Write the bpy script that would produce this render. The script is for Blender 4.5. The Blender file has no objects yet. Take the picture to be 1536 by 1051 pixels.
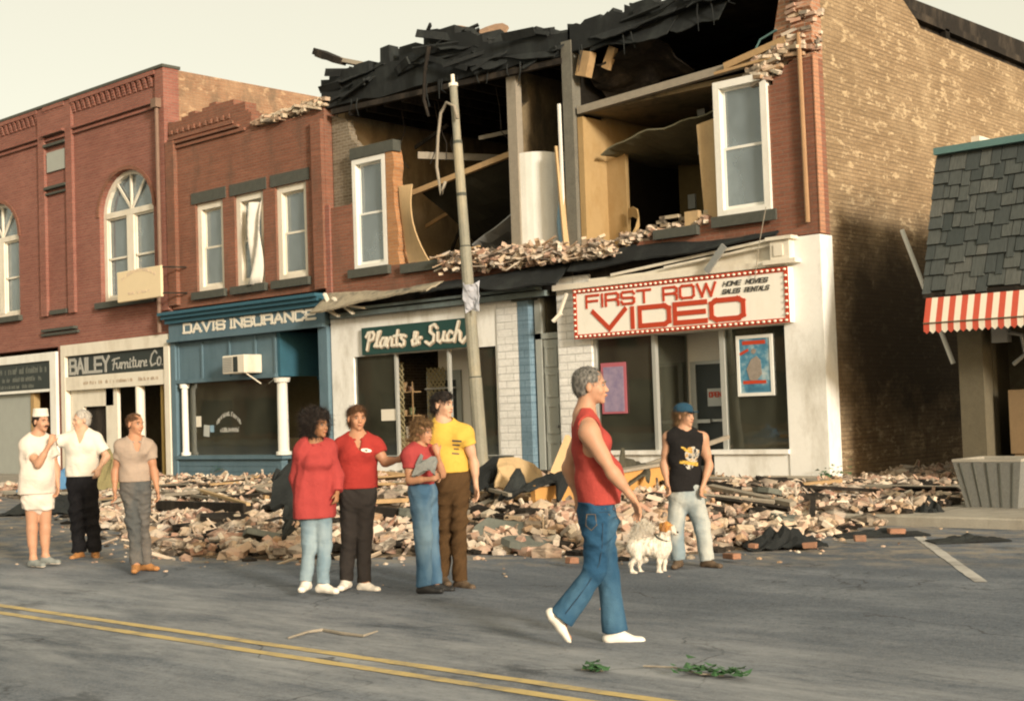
import bpy, bmesh, math, random
import numpy as np
from mathutils import Vector, Matrix
from mathutils.geometry import tessellate_polygon
random.seed(7); np.random.seed(7)
SC = bpy.context.scene
COL = SC.collection
R_ = math.radians

# ------------------------------------------------------------------ camera
FPX = 2040.0; ROLL = 0.035; PITCH = math.atan(90/2040); YAW = R_(47.8)
EYE = np.array([0.0, -21.1, 1.55])
_f0 = np.array([-math.cos(YAW), math.sin(YAW), 0.0]); _r0 = np.array([math.sin(YAW), math.cos(YAW), 0.0]); _z = np.array([0, 0, 1.0])
FW = _f0*math.cos(PITCH)+_z*math.sin(PITCH); _u0 = _z*math.cos(PITCH)-_f0*math.sin(PITCH)
RT = _r0*math.cos(ROLL)-_u0*math.sin(ROLL); UP = _u0*math.cos(ROLL)+_r0*math.sin(ROLL)
def _ray(x, y): return FW+(x-768)/FPX*RT-(y-525.5)/FPX*UP
def F(x, y, Y=0.0):
    d = _ray(x, y); return EYE+(Y-EYE[1])/d[1]*d          # point on a plane parallel to the street fronts
def G(x, y, z=0.0):
    d = _ray(x, y); return EYE+(z-EYE[2])/d[2]*d          # point on a level plane
def S(x, y, X):
    d = _ray(x, y); return EYE+(X-EYE[0])/d[0]*d          # point on a cross wall
def D(x, y, dep): return EYE+dep*_ray(x, y)               # point at a given distance
cam_d = bpy.data.cameras.new('camera'); cam = bpy.data.objects.new('camera', cam_d); COL.objects.link(cam)
m = Matrix.Identity(4)
for i in range(3): m[i][0] = RT[i]; m[i][1] = UP[i]; m[i][2] = -FW[i]; m[i][3] = EYE[i]
cam.matrix_world = m
cam_d.sensor_width = 36; cam_d.lens = 36*FPX/1536; cam_d.clip_start = 0.1; cam_d.clip_end = 3000
SC.camera = cam

# ------------------------------------------------------------------ light
SUN_EL = 14.0; SUN_AZ = 20.0     # azimuth: degrees from +X towards -Y (the street side)
sdir = Vector((math.cos(R_(SUN_EL))*math.cos(R_(SUN_AZ)), -math.cos(R_(SUN_EL))*math.sin(R_(SUN_AZ)), math.sin(R_(SUN_EL))))
w = bpy.data.worlds.new('World'); SC.world = w; w.use_nodes = True
nt = w.node_tree; nt.nodes.clear()
sky = nt.nodes.new('ShaderNodeTexSky'); sky.sky_type = 'NISHITA'; sky.sun_disc = False
sky.sun_elevation = R_(SUN_EL); sky.sun_rotation = R_(90+SUN_AZ); sky.air_density = 0.7; sky.dust_density = 2.5; sky.ozone_density = 0.5
mul = nt.nodes.new('ShaderNodeMix'); mul.data_type = 'RGBA'; mul.blend_type = 'MULTIPLY'; mul.inputs[0].default_value = 1.0
mul.inputs[7].default_value = (1.15, .95, 0.68, 1)
hz = nt.nodes.new('ShaderNodeMix'); hz.data_type = 'RGBA'; hz.inputs[0].default_value = 0.74; hz.inputs[7].default_value = (2.42, 2.14, 1.50, 1)   # evening haze over the whole sky
bg = nt.nodes.new('ShaderNodeBackground'); bg.inputs[1].default_value = 0.15
out = nt.nodes.new('ShaderNodeOutputWorld')
nt.links.new(sky.outputs[0], mul.inputs[6]); nt.links.new(mul.outputs[2], hz.inputs[6]); nt.links.new(hz.outputs[2], bg.inputs[0]); nt.links.new(bg.outputs[0], out.inputs[0])
sl = bpy.data.lights.new('sun', 'SUN'); sl.energy = 1.9; sl.angle = R_(8); sl.color = (1.0, 0.90, 0.76)
so = bpy.data.objects.new('sun', sl); COL.objects.link(so); so.location = (30, -30, 30)
so.rotation_euler = sdir.to_track_quat('Z', 'Y').to_euler()
SC.view_settings.view_transform = 'Standard'; SC.view_settings.look = 'None'; SC.view_settings.gamma = 1.0
SC.view_settings.exposure = 1.38
try:
    SC.cycles.filter_width = 2.1; SC.cycles.max_bounces = 6; SC.cycles.transparent_max_bounces = 12
except Exception: pass

# ------------------------------------------------------------------ materials
def srgb(r, g, b):
    f = lambda c: (c/255/12.92 if c/255 <= .04045 else ((c/255+.055)/1.055)**2.4)
    return (f(r), f(g), f(b), 1)
class NT:
    def __init__(s, name):
        s.m = bpy.data.materials.new(name); s.m.use_nodes = True; s.t = s.m.node_tree; s.t.nodes.clear()
        s.o = s.n('OutputMaterial'); s.b = s.n('BsdfPrincipled'); s.l(s.b.outputs[0], s.o.inputs[0])
        s.pos = s.n('NewGeometry').outputs['Position']
    def n(s, t): return s.t.nodes.new('ShaderNode'+t)
    def l(s, a, b): s.t.links.new(a, b)
    def set(s, sock, v):
        if isinstance(v, (int, float, tuple)): sock.default_value = v
        else: s.l(v, sock)
    def vec(s, sx=1, sy=1, sz=1, src=None):
        q = s.n('Mapping'); q.inputs['Scale'].default_value = (sx, sy, sz); s.l(src or s.pos, q.inputs[0]); return q.outputs[0]
    def noise(s, scale, v=None, detail=4, rough=.6):
        q = s.n('TexNoise'); q.inputs['Scale'].default_value = scale; q.inputs['Detail'].default_value = detail; q.inputs['Roughness'].default_value = rough
        s.l(v or s.pos, q.inputs['Vector']); return q.outputs['Fac']
    def ramp(s, fac, stops):
        q = s.n('ValToRGB'); e = q.color_ramp.elements
        while len(e) < len(stops): e.new(.5)
        for i, (p, c) in enumerate(stops):
            e[i].position = p; e[i].color = c if isinstance(c, tuple) else (c, c, c, 1)
        s.l(fac, q.inputs[0]); return q.outputs[0]
    def mix(s, fac, a, b, mode='MIX'):
        q = s.n('Mix'); q.data_type = 'RGBA'; q.blend_type = mode
        s.set(q.inputs[0], fac); s.set(q.inputs[6], a); s.set(q.inputs[7], b); return q.outputs[2]
    def math(s, op, a, b=0.0):
        q = s.n('Math'); q.operation = op; s.set(q.inputs[0], a); s.set(q.inputs[1], b); return q.outputs[0]
    def bump(s, h, st=.3, dist=.02):
        q = s.n('Bump'); q.inputs['Strength'].default_value = st; q.inputs['Distance'].default_value = dist; s.l(h, q.inputs['Height']); s.l(q.outputs[0], s.b.inputs['Normal'])
    def fin(s, col, rough=.8, spec=.3, metal=0):
        s.set(s.b.inputs['Base Color'], col); s.set(s.b.inputs['Roughness'], rough); s.b.inputs['Specular IOR Level'].default_value = spec; s.b.inputs['Metallic'].default_value = metal
        return s.m
def c4(c, k=1.0): return (min(c[0]*k, 1), min(c[1]*k, 1), min(c[2]*k, 1), 1)
def plain(name, col, rough=.75, var=.25, scale=6, bump=.15, spec=.3, metal=0, dirt=None, dirt_amt=.5):
    q = NT(name); n = q.noise(scale, detail=6)
    c = q.mix(n, c4(col, 1-var), c4(col, 1+var))
    n2 = q.noise(scale*7, detail=4); c = q.mix(q.ramp(n2, [(.35, 0.0), (.75, .5)]), c, c4(col, 1-var*1.3))
    if dirt:
        n3 = q.noise(1.7, q.vec(1, 1, .35), detail=7, rough=.7)
        c = q.mix(q.ramp(n3, [(.48, 0.0), (.66, dirt_amt)]), c, dirt)
    if bump: q.bump(n2, bump, .01)
    return q.fin(c, rough, spec, metal)
def brick(name, c1, c2, mortar, w=.215, h=.075, ms=.011, patch=None, dark=None, stain=None, bump=.6):
    q = NT(name)
    sp = q.n('SeparateXYZ'); q.l(q.pos, sp.inputs[0]); cb = q.n('CombineXYZ')
    q.l(q.math('ADD', sp.outputs[0], sp.outputs[1]), cb.inputs[0]); q.l(sp.outputs[2], cb.inputs[1])
    wob = q.noise(.8, detail=2); q.l(wob, cb.inputs[2])
    bt = q.n('TexBrick'); q.l(cb.outputs[0], bt.inputs[0]); bt.inputs['Scale'].default_value = 1
    bt.inputs['Brick Width'].default_value = w; bt.inputs['Row Height'].default_value = h; bt.inputs['Mortar Size'].default_value = ms
    bt.inputs['Mortar Smooth'].default_value = .3; bt.inputs['Bias'].default_value = -.1
    bt.inputs['Color1'].default_value = c1; bt.inputs['Color2'].default_value = c2; bt.inputs['Mortar'].default_value = mortar
    col = bt.outputs['Color']
    big = q.noise(.55, detail=5, rough=.65); col = q.mix(q.ramp(big, [(.3, 0.0), (.75, .55)]), col, c4(c1, .55), 'MIX')
    st = q.noise(2.2, q.vec(.35, .35, 9), detail=5); col = q.mix(q.ramp(st, [(.45, 0.0), (.7, .4)]), col, c4(c2, 1.35))
    fine = q.noise(22, detail=3); col = q.mix(q.ramp(fine, [(.4, 0.0), (.75, .35)]), col, c4(c1, .5))
    if patch:
        pv = q.n('TexVoronoi'); pv.inputs['Scale'].default_value = 1; q.l(q.vec(1.6, 1.6, 4.2), pv.inputs['Vector'])
        pn = q.noise(3.1, q.vec(1, 1, 2.2), detail=4, rough=.7)
        col = q.mix(q.ramp(pn, [(.56, 0.0), (.63, .85)]), col, patch)
        pn2 = q.noise(.7, detail=3); col = q.mix(q.ramp(pn2, [(.5, 0.0), (.7, .35)]), col, patch)
    if dark:   # soot, mould and painted-in shade of the neighbour low on the wall, ragged edge
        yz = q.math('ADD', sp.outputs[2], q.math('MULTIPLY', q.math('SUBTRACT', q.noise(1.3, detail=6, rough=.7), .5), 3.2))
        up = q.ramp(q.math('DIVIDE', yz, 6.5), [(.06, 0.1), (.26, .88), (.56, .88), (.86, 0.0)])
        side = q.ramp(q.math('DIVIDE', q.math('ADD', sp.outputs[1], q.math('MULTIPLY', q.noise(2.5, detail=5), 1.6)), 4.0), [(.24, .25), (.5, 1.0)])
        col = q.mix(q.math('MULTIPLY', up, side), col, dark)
    if stain: 
        sn = q.noise(1.2, q.vec(1.5, 1.5, .6), detail=6, rough=.7); col = q.mix(q.ramp(sn, [(.5, 0.0), (.68, .8)]), col, stain)
    hgt = q.math('ADD', q.math('MULTIPLY', bt.outputs['Fac'], -1.0), q.math('MULTIPLY', fine, .5))
    q.bump(hgt, bump, .012)
    return q.fin(col, .9, .15)
def glass(name, refl_film=(.05, .06, .06, 1), alpha=.55, rough=.03):
    q = NT(name); q.t.nodes.remove(q.b)
    tr = q.n('BsdfTransparent'); gl = q.n('BsdfGlossy'); gl.inputs['Roughness'].default_value = rough; gl.inputs['Color'].default_value = (.85, .9, .9, 1)
    df = q.n('BsdfDiffuse'); df.inputs[0].default_value = refl_film  # diffuse film paints a flat reflection over the pane
    fr = q.n('Fresnel'); fr.inputs[0].default_value = 2.0
    m1 = q.n('MixShader'); q.l(q.ramp(q.noise(.9, q.vec(1, 1, .7), detail=5, rough=.65), [(.32, alpha*.55), (.7, min(1, alpha*1.5))]), m1.inputs[0]); q.l(tr.outputs[0], m1.inputs[1]); q.l(df.outputs[0], m1.inputs[2])
    m2 = q.n('MixShader'); q.l(fr.outputs[0], m2.inputs[0]); q.l(m1.outputs[0], m2.inputs[1]); q.l(gl.outputs[0], m2.inputs[2])
    wv = q.noise(1.1, detail=2); bp = q.n('Bump'); bp.inputs['Strength'].default_value = .06; bp.inputs['Distance'].default_value = .03; q.l(wv, bp.inputs['Height']); q.l(bp.outputs[0], gl.inputs['Normal'])
    q.l(m2.outputs[0], q.o.inputs[0]); return q.m
def island(name, cols, rough=.9, obj=False, bump=.3):
    q = NT(name)
    rnd = q.n('ObjectInfo').outputs['Random'] if obj else q.n('NewGeometry').outputs['Random Per Island']
    q2 = q.n('ValToRGB'); q2.color_ramp.interpolation = 'CONSTANT'; e = q2.color_ramp.elements
    while len(e) < len(cols): e.new(.5)
    for i, c in enumerate(cols): e[i].position = i/len(cols); e[i].color = c
    q.l(rnd, q2.inputs[0]); n = q.noise(14, detail=5)
    c = q.mix(q.ramp(n, [(.35, .0), (.7, .5)]), q2.outputs[0], (.42, .36, .28, 1))
    c = q.mix(q.ramp(q.noise(1.3, detail=4), [(.48, 0.), (.64, .62)]), c, (.54, .45, .34, 1))
    c = q.mix(q.ramp(q.noise(2.0, q.vec(1, 1, 1.7), detail=5, rough=.7), [(.54, 0.), (.64, .85)]), c, (.055, .045, .037, 1))
    q.bump(n, bump, .01); return q.fin(c, rough, .15)
M = {}
M['brick_red'] = brick('red_brick', (.25, .098, .075, 1), (.31, .135, .10, 1), (.24, .165, .135, 1))
M['brick_red2'] = brick('brown_brick', (.215, .092, .06, 1), (.27, .118, .076, 1), (.21, .145, .11, 1), stain=(.13, .078, .056, 1))
M['brick_edge'] = brick('broken_brick', (.36, .16, .09, 1), (.46, .27, .17, 1), (.45, .38, .30, 1), bump=1)
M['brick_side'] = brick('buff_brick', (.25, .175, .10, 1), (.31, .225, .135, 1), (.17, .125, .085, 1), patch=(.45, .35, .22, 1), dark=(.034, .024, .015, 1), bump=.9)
M['brick_tan'] = brick('tan_brick', (.27, .15, .09, 1), (.34, .21, .13, 1), (.3, .22, .15, 1), patch=(.42, .29, .18, 1), stain=(.13, .10, .07, 1))
M['brick_grey'] = brick('inner_brick', (.16, .13, .09, 1), (.26, .22, .16, 1), (.35, .31, .25, 1), bump=1)
M['brick_white'] = brick('painted_brick', (.76, .765, .73, 1), (.81, .81, .78, 1), (.46, .46, .44, 1), w=.42, h=.155, ms=.010, bump=.8)
M['brick_blue'] = brick('blue_brick', (.15, .235, .30, 1), (.18, .27, .34, 1), (.09, .16, .21, 1), w=.40, h=.155, ms=.010)
M['stone'] = plain('dark_stone', (.075, .080, .068), .9, .35, 9, .5)
M['white'] = plain('white_paint', (.74, .74, .69), .55, .08, 3, .08, .4, dirt=(.42, .38, .30, 1), dirt_amt=.25)
M['cream'] = plain('cream_paint', (.70, .66, .56), .6, .10, 3, .1, .35, dirt=(.40, .34, .24, 1), dirt_amt=.35)
M['white_wall'] = plain('white_stucco', (.79, .79, .75), .85, .08, 2, .2, .2, dirt=(.40, .37, .30, 1), dirt_amt=.55)
M['blue'] = plain('blue_paint', (.10, .165, .205), .6, .16, 4, .12, .35, dirt=(.05, .10, .13, 1))
M['blue_dk'] = plain('deep_blue_paint', (.03, .105, .15), .6, .2, 4, .1, .35)
M['black'] = plain('black_tar', (.010, .0125, .013), .85, .5, 5, .8, .35, dirt=(.035, .042, .04, 1), dirt_amt=.5)
M['char'] = plain('charred_wood', (.020, .017, .014), .9, .5, 12, .8, .2, dirt=(.10, .08, .06, 1), dirt_amt=.5)
M['char_gloom'] = plain('soot_gloom_interior', (.016, .014, .011), .95, .5, 3, .2, .1)  # soot black that also paints in the gloom of the open rooms
M['shopdark'] = plain('shop_interior', (.15, .135, .095), .95, .4, 2, .1, .1)
M['plaster'] = plain('tan_plaster', (.42, .32, .19), .9, .22, 2.2, .2, .15, dirt=(.12, .09, .055, 1), dirt_amt=.6)
M['mustard'] = plain('mustard_plaster', (.36, .25, .12), .9, .12, 2, .15, .15, dirt=(.25, .15, .05, 1), dirt_amt=.5)
M['board'] = plain('tan_wallboard', (.46, .33, .18), .9, .14, 3, .2, .15, dirt=(.25, .18, .11, 1), dirt_amt=.4)
M['wood'] = plain('raw_wood', (.40, .27, .14), .85, .25, 8, .3, .2, dirt=(.16, .11, .06, 1))
M['wood_or'] = plain('orange_wood', (.50, .27, .085), .7, .2, 6, .2, .3, dirt=(.30, .17, .07, 1))
M['wood_gr'] = plain('grey_wood', (.28, .25, .20), .9, .25, 8, .3, .15)
M['grey_door'] = plain('grey_green_paint', (.33, .35, .32), .7, .12, 3, .1, .3)
M['sign_green'] = plain('dark_green_sign', (.012, .055, .048), .5, .15, 4, .05, .4)
M['sign_black'] = plain('black_sign', (.022, .030, .028), .5, .2, 4, .05, .4)
M['letter_w'] = plain('white_letters', (.72, .68, .58), .6, .06, 6, 0)
M['letter_g'] = plain('grey_letters', (.36, .36, .33), .6, .12, 6, 0)
M['letter_dim'] = plain('faded_grey_letters', (.11, .12, .105), .7, .12, 6, 0)
M['letter_tan'] = plain('pale_tan_letters', (.40, .33, .25), .7, .12, 6, 0)
M['letter_faint'] = plain('faint_tan_letters', (.58, .47, .34), .7, .12, 6, 0)
M['red_sign'] = plain('sign_red', (.46, .055, .022), .55, .08, 4, 0)
M['sign_face'] = plain('sign_face', (.82, .80, .72), .5, .04, 3, 0, dirt=(.62, .55, .43, 1), dirt_amt=.25)
M['bulb'] = plain('white_bulb', (.82, .74, .62), .3, .04, 9, 0, .5)
M['dk_letter'] = plain('black_letters', (.06, .06, .055), .6, .2, 6, 0)
M['metal'] = plain('grey_metal', (.30, .31, .30), .5, .15, 6, .1, .5, .4)
M['alu'] = plain('aluminium_frame', (.42, .43, .40), .45, .12, 6, .05, .5, .3)
M['copper'] = plain('copper_pipe', (.34, .20, .10), .5, .25, 7, .1, .5, .1)
M['rust'] = plain('brown_downpipe', (.20, .13, .095), .7, .3, 5, .2)
M['pole'] = plain('weathered_pole', (.22, .215, .17), .7, .3, 4, .2, .35, dirt=(.42, .35, .22, 1), dirt_amt=.55)
M['concrete'] = plain('concrete', (.33, .31, .26), .9, .18, 5, .3, .15, dirt=(.17, .15, .12, 1), dirt_amt=.5)
M['aggregate'] = plain('pebbled_concrete', (.20, .205, .19), .95, .35, 30, .8, .1)
def shingle_mat():
    q = NT('cedar_shingles'); rnd = q.n('NewGeometry').outputs['Random Per Island']; c = q.ramp(rnd, [(0., (.050, .060, .060, 1)), (.4, (.075, .085, .083, 1)), (.75, (.09, .10, .095, 1)), (1., (.12, .125, .115, 1))])
    g = q.noise(9, q.vec(6, 1, .6), detail=5, rough=.7); c = q.mix(q.ramp(g, [(.35, 0.), (.7, .6)]), c, (.03, .036, .033, 1)); q.bump(g, .5, .01); return q.fin(c, .95, .15)
M['shingle'] = shingle_mat()
M['ridge'] = plain('green_ridge_tin', (.10, .19, .185), .6, .2, 5, .1)
M['stripe_r'] = plain('red_canvas', (.50, .085, .05), .85, .1, 5, .1)
M['stripe_w'] = plain('white_canvas', (.72, .66, .54), .85, .07, 5, .1)
M['post'] = plain('stained_post', (.12, .105, .07), .9, .25, 7, .5)
M['glass_up'] = glass('upper_glass', (.27, .33, .36, 1), .48)
M['glass_lo'] = glass('shop_glass', (.21, .215, .155, 1), .17)
M['shade'] = plain('window_shade', (.42, .44, .42), .9, .06, 3, 0)
M['curtain'] = plain('lace_curtain', (.62, .60, .54), .9, .08, 5, .1)
M['leaf'] = plain('green_leaf', (.045, .12, .045), .6, .4, 12, .2)
M['cloth_bl'] = plain('blue_cloth', (.08, .19, .33), .9, .2, 6, .2)
M['cloth_lb'] = plain('pale_blue_cloth', (.25, .40, .52), .9, .2, 6, .2)
M['yellow'] = plain('yellow_paint', (.52, .40, .17), .85, .2, 4, .1, dirt=(.19, .18, .155, 1), dirt_amt=.95)
M['road_white'] = plain('worn_white_paint', (.44, .43, .40), .85, .12, 6, .2, dirt=(.16, .155, .145, 1), dirt_amt=.85)
M['blind'] = plain('green_grey_blind', (.30, .34, .27), .8, .2, 4, .05)
M['lattice'] = plain('lattice_wood', (.30, .26, .15), .8, .2, 6, .1)
M['carpet'] = plain('shop_floor', (.16, .13, .09), .95, .2, 5, .1)

# ------------------------------------------------------------------ object helpers
WL = {}
def tag(o, label=None, cat=None, group=None, kind=None):
    if label: o['label'] = label
    if cat: o['category'] = cat
    if group: o['group'] = group
    if kind: o['kind'] = kind
    return o
def thing(name, label, cat, loc=(0, 0, 0), group=None):
    o = bpy.data.objects.new(name, None); COL.objects.link(o); o.location = loc; o.empty_display_size = .2
    WL[o.name] = np.array(loc, float); return tag(o, label, cat, group)
class MB:
    def __init__(s): s.v = []; s.f = []; s.mi = []; s.cur = 0
    def add(s, vs, fs):
        n = len(s.v); s.v += [tuple(map(float, q)) for q in vs]; s.f += [tuple(i+n for i in f) for f in fs]; s.mi += [s.cur]*len(fs); return s
    def box(s, x0, x1, y0, y1, z0, z1):
        x0, x1 = sorted((x0, x1)); y0, y1 = sorted((y0, y1)); z0, z1 = sorted((z0, z1))
        return s.add([(x0, y0, z0), (x1, y0, z0), (x1, y1, z0), (x0, y1, z0), (x0, y0, z1), (x1, y0, z1), (x1, y1, z1), (x0, y1, z1)],
            [(0, 3, 2, 1), (4, 5, 6, 7), (0, 1, 5, 4), (1, 2, 6, 5), (2, 3, 7, 6), (3, 0, 4, 7)])
    def obox(s, c, sz, rot):
        r = rot if isinstance(rot, Matrix) else Matrix.Rotation(rot, 3, 'Z'); h = Vector(sz)/2; vs = []
        for i in (-1, 1):
            for j in (-1, 1):
                for k in (-1, 1): vs.append(Vector(c)+r@Vector((i*h.x, j*h.y, k*h.z)))
        return s.add(vs, [(0, 1, 3, 2), (4, 6, 7, 5), (0, 4, 5, 1), (2, 3, 7, 6), (0, 2, 6, 4), (1, 5, 7, 3)])
    def beam(s, a, b, w_, h_, roll=0):
        a = Vector(a); b = Vector(b); d = (b-a); q = d.to_track_quat('Y', 'Z').to_matrix() @ Matrix.Rotation(roll, 3, 'Y')
        return s.obox((a+b)/2, (w_, d.length, h_), q)
    def prism(s, outer, holes, y0, y1, ax='y'):
        loops = [[Vector((p[0], p[1], 0)) for p in L] for L in [outer]+list(holes)]
        tris = tessellate_polygon(loops); flat = [p for L in loops for p in L]; n = len(flat)
        mk = (lambda p, t: (p.x, t, p.y)) if ax == 'y' else ((lambda p, t: (t, p.x, p.y)) if ax == 'x' else (lambda p, t: (p.x, p.y, t)))
        vs = [mk(p, y0) for p in flat]+[mk(p, y1) for p in flat]; fs = []
        for t in tris: fs.append(tuple(t)); fs.append(tuple(i+n for i in reversed(t)))
        k = 0
        for L in loops:
            for i in range(len(L)):
                a = k+i; b = k+(i+1) % len(L); fs.append((a, b, b+n, a+n))
            k += len(L)
        return s.add(vs, fs)
    def tube(s, pts, r, seg=8, cap=True):
        pts = [Vector(p) for p in pts]; rs = r if isinstance(r, (list, tuple)) else [r]*len(pts); rings = []; u = None
        for i, p in enumerate(pts):
            d = (pts[min(i+1, len(pts)-1)]-pts[max(i-1, 0)]).normalized()
            if u is None: u = d.orthogonal().normalized()
            u = (u-d*u.dot(d)).normalized(); v_ = d.cross(u)
            rings.append([p+(u*math.cos(t)+v_*math.sin(t))*rs[i] for t in [2*math.pi*k/seg for k in range(seg)]])
        vs = [q for ring in rings for q in ring]; fs = []
        for i in range(len(rings)-1):
            for k in range(seg): a = i*seg+k; b = i*seg+(k+1) % seg; fs.append((a, b, b+seg, a+seg))
        if cap: fs.append(tuple(range(seg))[::-1]); fs.append(tuple(range(len(vs)-seg, len(vs))))
        return s.add(vs, fs)
    def sheet(s, grid, th=.02):          # thick crumpled sheet from a grid of points
        nr = len(grid); nc = len(grid[0]); vs = []
        g = np.array(grid, float); du = np.gradient(g, axis=0); dv = np.gradient(g, axis=1); nm = np.cross(du, dv); nm /= np.linalg.norm(nm, axis=2, keepdims=True)+1e-9
        a = (g+nm*th/2).reshape(-1, 3); b = (g-nm*th/2).reshape(-1, 3); n = nr*nc; fs = []
        for i in range(nr-1):
            for j in range(nc-1):
                p = i*nc+j; fs.append((p, p+1, p+nc+1, p+nc)); fs.append((p+n, p+nc+n, p+nc+1+n, p+1+n))
        for j in range(nc-1): fs.append((j, j+n, j+1+n, j+1)); q = (nr-1)*nc+j; fs.append((q, q+1, q+1+n, q+n))
        for i in range(nr-1): q = i*nc; fs.append((q, q+nc, q+nc+n, q+n)); q = i*nc+nc-1; fs.append((q, q+n, q+nc+n, q+nc))
        return s.add(list(a)+list(b), fs)
    def rock(s, c, r, seed=None, sq=(1, 1, 1)):
        rr = random.Random(seed) if seed is not None else random
        pts = [(0, 0, 1), (0, 0, -1)]+[(math.cos(t*math.pi/3), math.sin(t*math.pi/3), z) for z in (.45, -.45) for t in range(6)]
        vs = []
        for p in pts:
            k = rr.uniform(.72, 1.15); vs.append((c[0]+p[0]*k*r*sq[0], c[1]+p[1]*k*r*sq[1], c[2]+p[2]*k*r*sq[2]))
        fs = []
        for t in range(6):
            n = (t+1) % 6; fs += [(0, 2+t, 2+n), (1, 8+n, 8+t), (2+t, 8+t, 8+n, 2+n)]
        return s.add(vs, fs)
    def build(s, name, mat, parent=None, smooth=False, local=False, bevel=0, **kw):
        me = bpy.data.meshes.new(name)
        if parent is None:
            v = np.array(s.v); base = np.array([(v[:, 0].min()+v[:, 0].max())/2, (v[:, 1].min()+v[:, 1].max())/2, v[:, 2].min()])
        else: base = WL[parent.name]
        if local: vs = s.v
        else: vs = [(q[0]-base[0], q[1]-base[1], q[2]-base[2]) for q in s.v]
        me.from_pydata(vs, [], s.f); me.validate()
        bm = bmesh.new(); bm.from_mesh(me); bmesh.ops.recalc_face_normals(bm, faces=bm.faces)
        if bevel: bmesh.ops.bevel(bm, geom=[e for e in bm.edges if len(e.link_faces) == 2 and e.calc_face_angle(0) > .6], offset=bevel, segments=1, affect='EDGES')
        bm.to_mesh(me); bm.free()
        mats = mat if isinstance(mat, list) else [mat]
        for q in mats: me.materials.append(M[q] if isinstance(q, str) else q)
        if len(mats) > 1 and not bevel: me.polygons.foreach_set('material_index', s.mi[:len(me.polygons)])
        if smooth: me.polygons.foreach_set('use_smooth', [True]*len(me.polygons))
        o = bpy.data.objects.new(name, me); COL.objects.link(o)
        if parent is None: o.location = base; WL[o.name] = base
        else:
            o.parent = parent; WL[o.name] = WL[parent.name]
        return tag(o, kw.get('label'), kw.get('cat'), kw.get('group'), kw.get('kind'))
def rect(x1, y1, x2, y2, Y=0):
    a = F(x1, y1, Y); b = F(x2, y2, Y); return a[0], b[0], b[2], a[2]     # x0,x1,z0,z1
def poly(pts, Y=0): return [(F(x, y, Y)[0], F(x, y, Y)[2]) for x, y in pts]
def rag(a, b, step=.21, h=.075, amp=2):
    """stepped, brick-by-brick broken edge between two (x,z) points"""
    n = max(1, int(abs(b[0]-a[0])/step*1.0)); out = []; nz = max(n, int(abs(b[1]-a[1])/h/2)); n = nz
    for i in range(n):
        t0 = i/n; t1 = (i+1)/n; z = a[1]+(b[1]-a[1])*(t0+t1)/2; z = round((z+random.randint(-amp, amp)*h*.5)/h)*h
        j = random.uniform(-.05, .05) if abs(b[0]-a[0]) < abs(b[1]-a[1]) else 0
        out += [(a[0]+(b[0]-a[0])*t0+j, z), (a[0]+(b[0]-a[0])*(t1-.001)+j, z)]
    return out
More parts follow.
